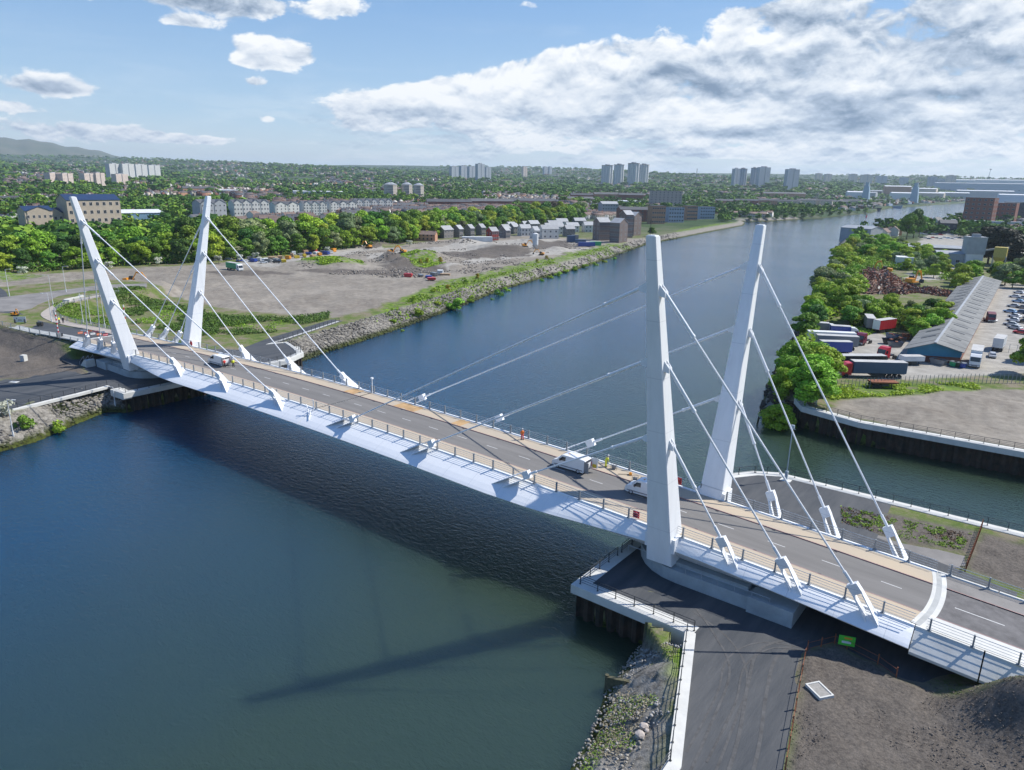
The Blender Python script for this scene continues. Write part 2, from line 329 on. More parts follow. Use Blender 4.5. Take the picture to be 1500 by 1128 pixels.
RISE = ([0, 520, 800, 1200, 1800, 2600, 3600, 5000, 7000, 9000, 16000], [0, 0, 1.5, 5, 12, 22, 42, 84, 128, 150, 120])
def heights(x, y, fine=True):
    x = np.asarray(x, float); y = np.asarray(y, float)
    h = np.full(x.shape, -14.0); land = np.full(x.shape, -1e9); wid = np.zeros(x.shape)
    for poly, zt in LANDS:
        d, w = seg_poly(x, y, [p for p, _ in poly], [q for _, q in poly])
        land = np.maximum(land, d); wid = np.where(d > 0, w, wid)
        wall = w < 1
        ins = np.where(wall, d-.9, d)
        prof = np.where(wall, np.where(ins > 0, zt, -13.), np.where(d > 0, ZW-.3+(zt-ZW+.3)*np.clip(d/np.maximum(w, .1), 0, 1)**.8, ZW-.3+d*.35))
        h = np.where(d > -12, np.maximum(h, np.maximum(prof, -14)), h)
    r = np.hypot(x-CAMP[0], y-CAMP[1])
    rise = np.interp(r, RISE[0], RISE[1])
    azr = np.arctan2(x-CAMP[0], y-CAMP[1])-YAW
    rise = rise*(1+.10*np.sin(azr*5+1)+.16*np.sin(azr*13+r/900.))*(1.05+.35*np.clip(-azr, -.2, .9))
    h = np.where(land > 0, h+rise*sstep(land, 10, 500), h)
    for poly, z, sl in PLAT:
        d, _ = seg_poly(x, y, poly)
        h = np.where(land > 3, np.maximum(h, z+np.minimum(d, 0)/sl), h)
    h = h+sstep(r, 500, 900)*(land > 0)*(vnoise(x, y, 120, 8)-.5)*4*sstep(land, 5, 60)
    for (bx, by), rr, hh in BUMPW:
        h += hh*np.exp(-((x-bx)**2+(y-by)**2)/(rr*rr))
    return h, land, wid
def H(x, y): return float(heights(np.array([x]), np.array([y]))[0][0])
# ------------------------------------------------------------------ ground sheet
ZA, ZB, ZC = -6.3, -6.0, -6.35
Z_DIRT = [GL(ZA, (-60, 445), (-60, 405), (0, 403), (90, 400), (180, 393), (300, 388), (450, 374), (560, 364), (640, 352), (760, 345), (860, 350), (945, 349), (945, 360), (860, 376), (790, 392), (720, 403), (620, 424), (560, 447), (490, 466), (440, 462), (330, 452), (215, 425), (150, 419), (0, 433)),
          GL(ZB, (1222, 588), (1345, 577), (1440, 570), (1560, 572), (1560, 668), (1400, 640), (1215, 604))]
Z_GRASS = [GL(ZA, (985, 338), (1040, 329), (1085, 324), (1088, 329), (1040, 335), (1000, 343)), GL(ZA, (535, 466), (570, 446), (605, 428), (645, 411), (690, 404), (735, 392), (815, 375), (895, 357), (945, 352), (945, 362), (880, 378), (800, 399), (720, 422), (650, 446), (600, 466), (560, 474)),
           GL(ZA, (700, 402), (770, 386), (800, 383), (770, 396), (720, 412)),
           GL(ZA, (436, 388), (455, 380), (520, 383), (535, 390), (470, 393)),
           GL(ZA, (583, 376), (610, 371), (640, 380), (650, 389), (620, 392), (590, 386)),
           GL(ZA, (0, 405), (40, 400), (90, 408), (60, 418), (0, 425)),
           GL(ZA, (420, 466), (485, 456), (482, 466), (400, 480)),
           GL(ZB, (1200, 566), (1300, 563), (1425, 560), (1440, 570), (1340, 577), (1215, 586)),
           [(75.5, -37), (73.8, -18), (71.4, -18), (70.5, -30), (71.5, -60), (75, -60)],
           GL(-7.5, (20, 640), (80, 600), (95, 605), (60, 630), (20, 650))]
SOILEDGE = GL(ZC, (1150, 1128), (1165, 1040), (1178, 968), (1182, 955), (1222, 945), (1240, 952), (1285, 975), (1312, 995))
Z_GRAVEL = [GL(ZA, (330, 386), (400, 392), (520, 370), (600, 362), (520, 366), (420, 380)), GL(ZA, (640, 398), (720, 382), (820, 372), (900, 360), (820, 366), (700, 378)),
            GL(ZB, (1180, 548), (1215, 490), (1250, 476), (1330, 500), (1420, 500), (1440, 415), (1560, 415), (1560, 545), (1330, 556)),
            GL(ZB, (1355, 342), (1560, 345), (1560, 372), (1340, 368)), GL(ZB, (1330, 388), (1420, 388), (1420, 408), (1330, 412)),
            GL(ZA, (540, 372), (640, 362), (760, 350), (900, 352), (760, 366), (640, 375), (540, 380)), GL(ZA, (470, 366), (560, 360), (560, 364), (420, 388), (380, 392))]
Z_SOIL = [GL(ZA, (430, 396), (560, 396), (570, 372), (620, 388), (660, 398), (580, 404), (470, 400)), GL(ZA, (620, 374), (700, 366), (780, 366), (770, 376), (690, 380)), GL(ZA, (290, 398), (400, 396), (430, 402), (330, 404)), GL(ZA, (500, 362), (560, 352), (600, 356), (540, 364)), GL(ZA, (780, 356), (830, 352), (840, 362), (790, 366)),
          
          [(91, -60), *SOILEDGE, (103, -11.5), (103, 5), (145, 5), (145, -60)],
          GL(ZC, (1225, 735), (1330, 759), (1432, 780), (1420, 812), (1330, 797), (1225, 770)),
          GL(ZC, (1432, 780), (1600, 820), (1600, 900), (1412, 832)), GL(-5, (-60, 487), (0, 489), (70, 502), (112, 523), (120, 540), (0, 550), (-60, 552))]
def pmask(x, y, polys, fe):
    m = np.zeros(x.shape)
    for p in polys:
        d, _ = seg_poly(x, y, p); m = np.maximum(m, sstep(d, -fe, fe))
    return m
def build_ground():
    na, nr = 800, 760
    dense = np.linspace(YAW-R(47), YAW+R(45), na)
    rest = np.linspace(YAW+R(45), YAW-R(47)+2*math.pi, 60)[1:]
    A = np.concatenate([dense, rest])
    rr = np.concatenate([[1., 12.], np.exp(np.linspace(math.log(26), math.log(15500), nr))])
    aa, RR = np.meshgrid(A, rr, indexing='ij'); x = CAMP[0]+np.sin(aa)*RR; y = CAMP[1]+np.cos(aa)*RR
    h, land, wid = heights(x, y)
    jit = (vnoise(x, y, 7, 5)-.5)*3+(vnoise(x, y, 2.2, 6)-.5)*1.5
    fe = np.maximum(.5, RR*.004)
    m = {}
    for k, P_ in (('dirt', Z_DIRT), ('grass', Z_GRASS), ('gravel', Z_GRAVEL), ('soil', Z_SOIL)):
        jx = x+jit*(RR > 60)*np.clip(RR/250, .25, 2.5); m[k] = pmask(jx, y+jit*.7*np.clip(RR/250, .25, 2.5), P_, 1.)
    rock = np.where((wid > 1) & (land > -3) & (RR < 1200), 1-sstep(land, wid*.75, wid*1.25), 0)
    nz = (vnoise(x, y, 6, 1)-.5)*.9+(vnoise(x, y, 1.7, 2)-.5)*.35+(vnoise(x, y, .55, 3)-.5)*.14
    am = np.clip(m['dirt']*.75+m['soil']*.75+m['grass']*.3+rock*.8, 0, 1)
    inner = sstep(land, 1.0, 3.5) + rock
    h = h+nz*am*np.clip(inner, 0, 1)
    # stripes left by graders on the bare site
    far = sstep(RR, 500, 900)*(land > 0)
    V = np.stack([x, y, h], -1).reshape(-1, 3); n1_, n2_ = x.shape
    i = np.arange(n1_)[:, None]; j = np.arange(n2_-1)[None, :]; i2 = (i+1) % n1_
    Fq = np.stack([i*n2_+j, i*n2_+j+1, i2*n2_+j+1, i2*n2_+j], -1).reshape(-1, 4)
    me = npmesh('ground', V, Fq, [], smooth=True)
    for nm, ch in (('zone_a', ('dirt', 'grass', 'gravel')), ('zone_b', ('soil', 'rock', 'far'))):
        a = me.attributes.new(nm, 'FLOAT_COLOR', 'POINT'); d = {'rock': rock, 'far': far}; d.update(m)
        c = np.stack([d[k].ravel() for k in ch]+[np.ones(x.size)], -1).astype(np.float32); a.data.foreach_set('color', c.ravel())
    g = bpy.data.materials.new('ground_surface'); g.use_nodes = True; t = g.node_tree; n = t.nodes; l = t.links; b = n['Principled BSDF']
    b.inputs['Roughness'].default_value = .95; b.inputs['Specular IOR Level'].default_value = .2
    geo = n.new('ShaderNodeNewGeometry'); P_ = geo.outputs['Position']
    def noise(s, det=6, st=None, ro=.6):
        q = P_
        if st: mp = n.new('ShaderNodeMapping'); mp.inputs['Scale'].default_value = st[:3]; mp.inputs['Rotation'].default_value[2] = st[3]; l.new(P_, mp.inputs[0]); q = mp.outputs[0]
        k = n.new('ShaderNodeTexNoise'); k.inputs['Scale'].default_value = s; k.inputs['Detail'].default_value = det; k.inputs['Roughness'].default_value = ro; l.new(q, k.inputs['Vector']); return k.outputs['Fac']
    def ramp(f, *st):
        k = n.new('ShaderNodeValToRGB'); l.new(f, k.inputs[0]); e = k.color_ramp.elements
        e[0].position = st[0][0]; e[0].color = (*st[0][1], 1); e[1].position = st[-1][0]; e[1].color = (*st[-1][1], 1)
        for p, c in st[1:-1]: q = e.new(p); q.color = (*c, 1)
        return k.outputs[0]
    def mix(f, a, c):
        k = n.new('ShaderNodeMix'); k.data_type = 'RGBA'; l.new(f, k.inputs[0]); l.new(a, k.inputs[6]); l.new(c, k.inputs[7]); return k.outputs[2]
    def sp(nm):
        a = n.new('ShaderNodeAttribute'); a.attribute_name = nm; s = n.new('ShaderNodeSeparateColor'); l.new(a.outputs['Color'], s.inputs[0]); return s.outputs
    za, zb = sp('zone_a'), sp('zone_b')
    scrub = ramp(noise(.16, 9, ro=.75), (.3, (.05, .09, .02)), (.46, (.11, .15, .035)), (.56, (.19, .165, .11)), (.72, (.24, .21, .16)))
    town = ramp(noise(.012, 9, ro=.7), (.36, (.02, .045, .016)), (.50, (.04, .075, .025)), (.60, (.09, .10, .07)), (.70, (.07, .11, .035)))
    dirt = mix(noise(.35, 6, (.14, 1., 1, .55)), ramp(noise(.06, 8), (.3, (.14, .12, .10)), (.5, (.235, .213, .180)), (.72, (.37, .335, .285))), ramp(noise(.5, 8), (.3, (.13, .11, .09)), (.7, (.32, .29, .245))))
    grass = ramp(noise(.45, 9, ro=.72), (.32, (.04, .075, .014)), (.47, (.095, .165, .022)), (.58, (.17, .24, .035)), (.72, (.20, .17, .08)))
    gravel = ramp(noise(.3, 8), (.3, (.25, .235, .21)), (.7, (.40, .38, .34)))
    soil = mix(noise(5., 6, ro=.8), ramp(noise(.35, 9, ro=.7), (.32, (.06, .053, .047)), (.55, (.115, .103, .091)), (.72, (.175, .156, .138))), ramp(noise(3., 9, ro=.85), (.38, (.035, .03, .027)), (.6, (.22, .19, .16))))
    rock = ramp(noise(1.1, 8, ro=.75), (.34, (.09, .084, .070)), (.5, (.22, .205, .18)), (.68, (.35, .33, .29)))
    c = mix(zb[2], scrub, town); c = mix(za[0], c, dirt); c = mix(za[2], c, gravel); c = mix(zb[0], c, soil)
    gm = n.new('ShaderNodeMath'); gm.operation = 'MULTIPLY'; gr = n.new('ShaderNodeMapRange'); l.new(noise(.35, 6), gr.inputs[0]); gr.inputs[1].default_value = .38; gr.inputs[2].default_value = .52
    l.new(gr.outputs[0], gm.inputs[0]); l.new(za[1], gm.inputs[1]); c = mix(gm.outputs[0], c, grass); c = mix(zb[1], c, rock)
    sx = n.new('ShaderNodeSeparateXYZ'); l.new(P_, sx.inputs[0])
    wz = n.new('ShaderNodeMath'); wz.operation = 'ADD'; l.new(sx.outputs[2], wz.inputs[0])
    wn2 = n.new('ShaderNodeMath'); wn2.operation = 'MULTIPLY'; l.new(noise(.7, 4), wn2.inputs[0]); wn2.inputs[1].default_value = -2.2; l.new(wn2.outputs[0], wz.inputs[1])
    tr = n.new('ShaderNodeMapRange'); l.new(wz.outputs[0], tr.inputs[0]); tr.inputs[1].default_value = ZW+.15; tr.inputs[2].default_value = ZW-.35+.9-1.1
    weed = ramp(noise(1.6, 6), (.35, (.012, .014, .006)), (.5, (.05, .06, .012)), (.66, (.07, .09, .02)))
    c = mix(tr.outputs[0], c, weed)
    l.new(c, b.inputs['Base Color'])
    bp = n.new('ShaderNodeBump'); bp.inputs['Strength'].default_value = .8; bp.inputs['Distance'].default_value = .25; l.new(noise(1.8, 8, ro=.7), bp.inputs['Height']); l.new(bp.outputs[0], b.inputs['Normal'])
    me.materials.append(g)
    o = bpy.data.objects.new('ground', me); COL.objects.link(o); o['kind'] = 'structure'
    return o
build_ground()
# ------------------------------------------------------------------ river
def build_water():
    m = bpy.data.materials.new('river_water'); m.use_nodes = True; t = m.node_tree; n = t.nodes; l = t.links; b = n['Principled BSDF']
    b.inputs['Roughness'].default_value = .09; b.inputs['IOR'].default_value = 1.65; b.inputs['Specular IOR Level'].default_value = .5
    g = n.new('ShaderNodeNewGeometry')
    # sky reflection painted as blue base colour towards far bank, silt along near bank
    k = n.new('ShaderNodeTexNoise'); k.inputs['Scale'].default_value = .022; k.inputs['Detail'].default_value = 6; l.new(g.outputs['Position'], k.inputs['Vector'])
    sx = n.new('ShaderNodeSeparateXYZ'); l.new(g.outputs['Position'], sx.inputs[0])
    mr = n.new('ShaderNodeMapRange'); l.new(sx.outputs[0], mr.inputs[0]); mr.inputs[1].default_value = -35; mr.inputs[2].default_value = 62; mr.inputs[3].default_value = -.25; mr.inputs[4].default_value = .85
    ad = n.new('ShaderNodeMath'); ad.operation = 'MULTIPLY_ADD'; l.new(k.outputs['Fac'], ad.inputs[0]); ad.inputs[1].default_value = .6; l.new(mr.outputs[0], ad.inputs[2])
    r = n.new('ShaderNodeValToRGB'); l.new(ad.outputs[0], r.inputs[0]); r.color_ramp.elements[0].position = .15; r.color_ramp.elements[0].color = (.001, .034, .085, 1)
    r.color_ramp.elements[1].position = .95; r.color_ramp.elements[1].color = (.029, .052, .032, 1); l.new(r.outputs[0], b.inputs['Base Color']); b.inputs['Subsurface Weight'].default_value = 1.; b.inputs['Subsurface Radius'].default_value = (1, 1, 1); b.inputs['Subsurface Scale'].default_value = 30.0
    def nz(s, st, det=3, dist=0):
        mp = n.new('ShaderNodeMapping'); mp.inputs['Scale'].default_value = st; mp.inputs['Rotation'].default_value[2] = .5; l.new(g.outputs['Position'], mp.inputs[0])
        q = n.new('ShaderNodeTexNoise'); q.inputs['Scale'].default_value = s; q.inputs['Detail'].default_value = det; q.inputs['Distortion'].default_value = dist; l.new(mp.outputs[0], q.inputs['Vector']); return q.outputs['Fac']
    # calm lanes and rougher lanes of wind
    lane = n.new('ShaderNodeMapRange'); l.new(nz(.012, (1, 1.4, 1), 4), lane.inputs[0]); lane.inputs[1].default_value = .35; lane.inputs[2].default_value = .62; lane.inputs[3].default_value = .45; lane.inputs[4].default_value = 1.
    b1_ = n.new('ShaderNodeBump'); b1_.inputs['Distance'].default_value = .12; l.new(nz(.85, (1, 1.9, 1), 4, .4), b1_.inputs['Height']); l.new(lane.outputs[0], b1_.inputs['Strength'])
    b2_ = n.new('ShaderNodeBump'); b2_.inputs['Distance'].default_value = .06; b2_.inputs['Strength'].default_value = .9; l.new(nz(3.1, (1, 1.6, 1), 3), b2_.inputs['Height']); l.new(b1_.outputs[0], b2_.inputs['Normal'])
    l.new(b2_.outputs[0], b.inputs['Normal'])
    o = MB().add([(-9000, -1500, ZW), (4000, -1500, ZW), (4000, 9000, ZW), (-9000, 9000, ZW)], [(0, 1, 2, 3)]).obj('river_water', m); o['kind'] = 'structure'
build_water()
# ------------------------------------------------------------------ far hills
def build_hills():
    V = []; F_ = []; nn = 90; rows = 9
    for i in range(nn+1):
        u = -500+i*(760/nn); d0 = pdir(u, 300); a = math.atan2(d0[0], d0[1])
        top = np.interp(u, [-500, -200, 0, 60, 110, 150, 190, 230, 260], [205, 200, 211, 217, 222, 228, 236, 241, 250])
        hor = 265.25+.0196*(u-750); top += 1.2*math.sin(u*.07)+.8*math.sin(u*.19)
        for k in range(rows+1):
            f = k/rows; r = 8600+2600*f; ht = CAMP[2]+(hor-top)*(8600+2600)/1051
            hh = 60+(ht-60)*math.sin(f*math.pi/2)**1.25+18*math.sin(i*.35+k*1.7)*f*(1-f)*3+14*math.sin(i*1.1+k)*f*(1-f)*2
            V.append((CAMP[0]+r*math.sin(a), CAMP[1]+r*math.cos(a), hh))
    for i in range(nn):
        for k in range(rows): a = i*(rows+1)+k; F_.append((a, a+1, a+rows+2, a+rows+1))
    m = mat('hill_moor', (.13, .12, .075), .95, col2=(.05, .075, .03), vscale=.002, bump=.0)
    o = bpy.data.objects.new('hills', npmesh('hills', V, F_, m, True)); COL.objects.link(o); o['kind'] = 'structure'
build_hills()
# ------------------------------------------------------------------ paths and roads laid on the ground
def sheet(name, poly, z, m, th=.05):
    mb = MB().prism(poly, z-.4, z+th); o = mb.obj(name, m); o['kind'] = 'structure'; return o
sheet('path', [(59.4, -15.9), (72.1, -15.9), (72.1, -17.2), (72.8, -19), (79.2, -34), (79.6, -62), (90.5, -62), *[(x-.15, y) for x, y in SOILEDGE], (98.2, -9), (98, 14), (82.5, 18), (81.8, 30.2), (66.4, 30.6), (63.2, 28.7), (59.4, 23.6)], -6.33, asphalt_dark, .06)
sheet('path', GL(-6.3, (1228, 770), (1418, 816), (1412, 832), (1330, 830), (1200, 790)), -6.33, asphalt_grey, .05)
sheet('path', [(-54.6, -14.4), (-54.6, 23.3), (-58.4, 30.3), (-66, 33.5), (-72, 34.6), (-84, 66), (-88.5, 65), (-78, 34), (-72, 22), (-98, 4), (-98, -12)]
      + GL(-6.3, (118, 541), (60, 550), (-40, 552), (-60, 600), (8, 603), (158, 566), (165, 571)), -6.28, asphalt_dark, .06)
def ribbon(name, pts, z, m, w0, w1, zo):
    """pts centre line; strip between lateral offsets w0 and w1"""
    V = []; F_ = []
    for i, (x, y) in enumerate(pts):
        a = pts[max(i-1, 0)]; b = pts[min(i+1, len(pts)-1)]; dx, dy = b[0]-a[0], b[1]-a[1]; l_ = math.hypot(dx, dy); nx, ny = -dy/l_, dx/l_
        zz = z[i] if isinstance(z, (list, tuple)) else z
        for w_, q in ((w0, zo), (w1, zo), (w1, zo-.25), (w0, zo-.25)): V.append((x+nx*w_, y+ny*w_, zz+q))
    mb = MB(); n_ = len(pts)
    for i in range(n_-1):
        a, b = i*4, i*4+4
        F_ += [(a, b, b+1, a+1), (a+1, b+1, b+2, a+2), (a+3, b+3, b, a)]
    mb.add(V, F_); o = mb.obj(name, m); o['kind'] = 'structure'; return o
def smooth_pts(P_, n=6):
    out = []
    for i in range(len(P_)-1):
        p0 = P_[max(i-1, 0)]; p1 = P_[i]; p2 = P_[i+1]; p3 = P_[min(i+2, len(P_)-1)]
        for k in range(n):
            t = k/n; out.append(tuple(.5*((2*p1[j])+(-p0[j]+p2[j])*t+(2*p0[j]-5*p1[j]+4*p2[j]-p3[j])*t*t+(-p0[j]+3*p1[j]-3*p2[j]+p3[j])*t**3) for j in range(2)))
    out.append(tuple(P_[-1])); return out
BRC = -1.5
APP = smooth_pts([(-94.6, BRC), (-108, -3), (-122, -5.0), (-136, -6), (-155, -4.2), (-180, 2), (-215, 9), (-300, 10)])
za_ = [-2.5-.6*min(1, max(0, (-x-94)/24)) for x, y in APP]
ribbon('approach_road', APP, za_, asphalt_dark, -3.3, 3.3, .02)
ribbon('pavement', APP[:26], za_, concrete, 3.3, 6.1, .12)
FP = smooth_pts([(-95.5, 3.3), (-110, 2.2), (-126, .6), (-140, 2.2), (-150, 7.5), (-157, 13), (-163, 22), (-168, 34)])
ribbon('pavement', FP, [-2.5-.6*min(1, max(0, (-x-94)/24)) for x, y in FP], mat('pavement_warm', (.36, .32, .28), .9, var=.15, vscale=.4), -1.6, 1.6, .13)
sheet('road_junction', GL(-3.1, (-90, 468), (0, 457), (26, 456), (46, 452), (56, 446), (72, 440), (85, 434), (130, 426), (215, 421), (215, 415.5), (150, 417.5), (60, 429), (0, 436), (-90, 445)), -3.1, asphalt_grey, .08)
TRK = [0]
def track(pts, w, m=mat('path_dust', (.074, .074, .075), .9, var=.3, vscale=1.5)):
    TRK[0] += 1; ribbon('path_dust_track', smooth_pts(pts), -6.266+.0035*TRK[0], m, -w/2, w/2, .0)
for off in (0, 1.7):
    track([(84.2-off, -60), (82.5-off, -40), (81-off, -28), (79.5-off, -20), (76-off, -15.5), (71, -13.2+off*.4)], .22)
    track([(85.8-off, -45), (83.8-off, -30), (81.6-off, -21), (80.6-off, -15), (82-off*.4, -10.6)], .3); track([(79.0+off, -32), (78.2+off, -24), (77+off, -18.5), (78.5+off*.8, -14), (83, -11.8-off*.3)], .18)
APRX = [(x, BRC-.0*(x-92)) for x in np.linspace(91.9, 190, 24)]
# ------------------------------------------------------------------ the bridge
KC = .000282
def zdk(s): return -KC*s*s
def mS(e, s): return s if s < 66 or e > 0 else 66+(s-66)*1.105
def ext(s):     # how far the sloping edge girder reaches out beyond the railing line
    s = abs(s); return np.interp(s, [0, 40, 47, 54, 59, 64, 75, 92], [3.5, 3.45, 3.0, 2.1, 1.5, .95, 1.4, 2.2])
def kdrop(s): return np.interp(abs(s), [0, 50, 62, 70, 92], [1.72, 1.72, 1.35, 1.12, 1.12])
def hau(s):
    s = abs(s); return .55*math.exp(-((s-64)/13)**2)
def steel_panels():
    m = mat('white_steel_plate', (.76, .775, .785), .55, var=.02, vscale=.25, stretch=(.4, 1, 1)); t = m.node_tree; n = t.nodes; l = t.links; b = n['Principled BSDF']
    g = n.new('ShaderNodeNewGeometry'); s = n.new('ShaderNodeSeparateXYZ'); l.new(g.outputs['Position'], s.inputs[0])
    def mth(op, a, c=None):
        k = n.new('ShaderNodeMath'); k.operation = op
        for i, q in enumerate((a, c)):
            if q is None: continue
            if isinstance(q, (int, float)): k.inputs[i].default_value = q
            else: l.new(q, k.inputs[i])
        return k.outputs[0]
    f = mth('FRACT', mth('DIVIDE', s.outputs[0], 4.66)); seam = mth('LESS_THAN', f, .012)
    src = b.inputs['Base Color'].links[0].from_socket
    k = n.new('ShaderNodeMix'); k.data_type = 'RGBA'; k.blend_type = 'MULTIPLY'; l.new(mth('MULTIPLY', seam, .35), k.inputs[0]); l.new(src, k.inputs[6]); k.inputs[7].default_value = (.35, .38, .42, 1)
    # faint streaks run down the plate
    mp = n.new('ShaderNodeMapping'); mp.inputs['Scale'].default_value = (2.2, .12, .12); l.new(g.outputs['Position'], mp.inputs[0])
    no = n.new('ShaderNodeTexNoise'); no.inputs['Scale'].default_value = 1; no.inputs['Detail'].default_value = 4; l.new(mp.outputs[0], no.inputs['Vector'])
    r = n.new('ShaderNodeMapRange'); l.new(no.outputs['Fac'], r.inputs[0]); r.inputs[1].default_value = .45; r.inputs[2].default_value = .8; r.inputs[3].default_value = 0; r.inputs[4].default_value = .12
    k2 = n.new('ShaderNodeMix'); k2.data_type = 'RGBA'; k2.blend_type = 'MULTIPLY'; l.new(r.outputs[0], k2.inputs[0]); l.new(k.outputs[2], k2.inputs[6]); k2.inputs[7].default_value = (.62, .68, .76, 1)
    l.new(k2.outputs[2], b.inputs['Base Color']); return m
steel_plate = steel_panels()
RN, RF = -7.62, 4.72         # railing lines
def girder_ring(s, e, zs=0.):
    x = e*mS(e, s); z = zdk(s)+zs; E_ = ext(s); h = hau(s); D = kdrop(s)-.06
    out = lambda y0, sg: [(x, y0, z+.02), (x, y0+sg*.10, z+.16), (x, y0+sg*.34, z+.16), (x, y0+sg*.42, z-.02), (x, y0+sg*(.42+.34*E_), z-.02-.27*D), (x, y0+sg*(.42+.66*E_), z-.02-.60*D), (x, y0+sg*(.42+.88*E_), z-.02-.86*D), (x, y0+sg*(.42+1.0*E_), z-.06-D), (x, y0+sg*(.30+E_), z-.20-D), (x, y0-sg*.6, z-2.5-h)]
    a = out(RN, -1); b = out(RF, 1)
    return [(x, RN+.3, z-.10), (x, RN+.02, z-.10)]+a+[(x, BRC, z-2.6-h)]+b[::-1]+[(x, RF-.02, z-.10), (x, RF-.3, z-.10)]
def strip(name, e, y0, y1, ny, zo, m, parent, s0=.12, s1=None, th=.2, rad=25.2):
    """sheet on the deck following the camber; its outer end follows the arc of the joint"""
    ys = [y0+(y1-y0)*i/ny for i in range(ny+1)]; ns = 46; V = []; F_ = []
    for k in range(ns+1):
        for y in ys:
            end = s1 if s1 else 65.74+math.sqrt(max(rad*rad-(y-BRC)**2, 0)); s = s0+(end-s0)*k/ns; V.append((e*mS(e, s), y, zdk(s)+zo))
    w = ny+1
    for k in range(ns):
        for j in range(ny): a = k*w+j; F_.append((a, a+w, a+w+1, a+1) if e > 0 else (a, a+1, a+w+1, a+w))
    b = len(V)
    for k in range(ns+1):
        for y in (ys[0], ys[-1]):
            end = s1 if s1 else 65.74+math.sqrt(max(rad*rad-(y-BRC)**2, 0)); s = s0+(end-s0)*k/ns; V.append((e*mS(e, s), y, zdk(s)+zo-th))
    for k in range(ns):
        F_ += [(k*w, b+2*k, b+2*k+2, (k+1)*w), (k*w+ny, (k+1)*w+ny, b+2*k+3, b+2*k+1)]
    mb = MB(); mb.add(V, F_); return mb.obj(name, m, parent)
def rail_set(parent, name, pts, m, h=1.15, nr=4, r=.022, lean=0.):
    """longitudinal tubes through the points"""
    mb = MB()
    for i in range(nr):
        z = h*(i+1)/nr if i < nr-1 else h; rr = r if i < nr-1 else r*1.55
        for a, b in zip(pts[:-1], pts[1:]):
            mb.tube((a[0], a[1]+lean*z, a[2]+z), (b[0], b[1]+lean*z, b[2]+z), rr, n=5, cap=False)
    return mb.obj(name, m, parent)
def post_mesh(nm, m, h=1.2, w=.10, d=.16):
    mb = MB(); mb.b2(-w/2, w/2, -d/2, d/2, 0, h); mb.b2(-w*1.2, w*1.2, -d*1.1, d*1.1, 0, .05); return mb.mesh(nm, m)
POST_W = post_mesh('post_pale', mat('post_grey', (.22, .245, .27), .5, metal=.2), 1.25, .15, .2); POST_D = post_mesh('post_dark', dark_metal, 1.15, .07, .09)
def lerp(a, b, t): return tuple(a[i]+(b[i]-a[i])*t for i in range(3))
LEAN_O, LEAN_B = .2158, -.0216
def pyl_axis(e, sd, h): return Vector(((64.75-.012*h) if e > 0 else -(65.74+LEAN_B*h), -.97+sd*(7.19+LEAN_O*h), zdk(65.74)+h))
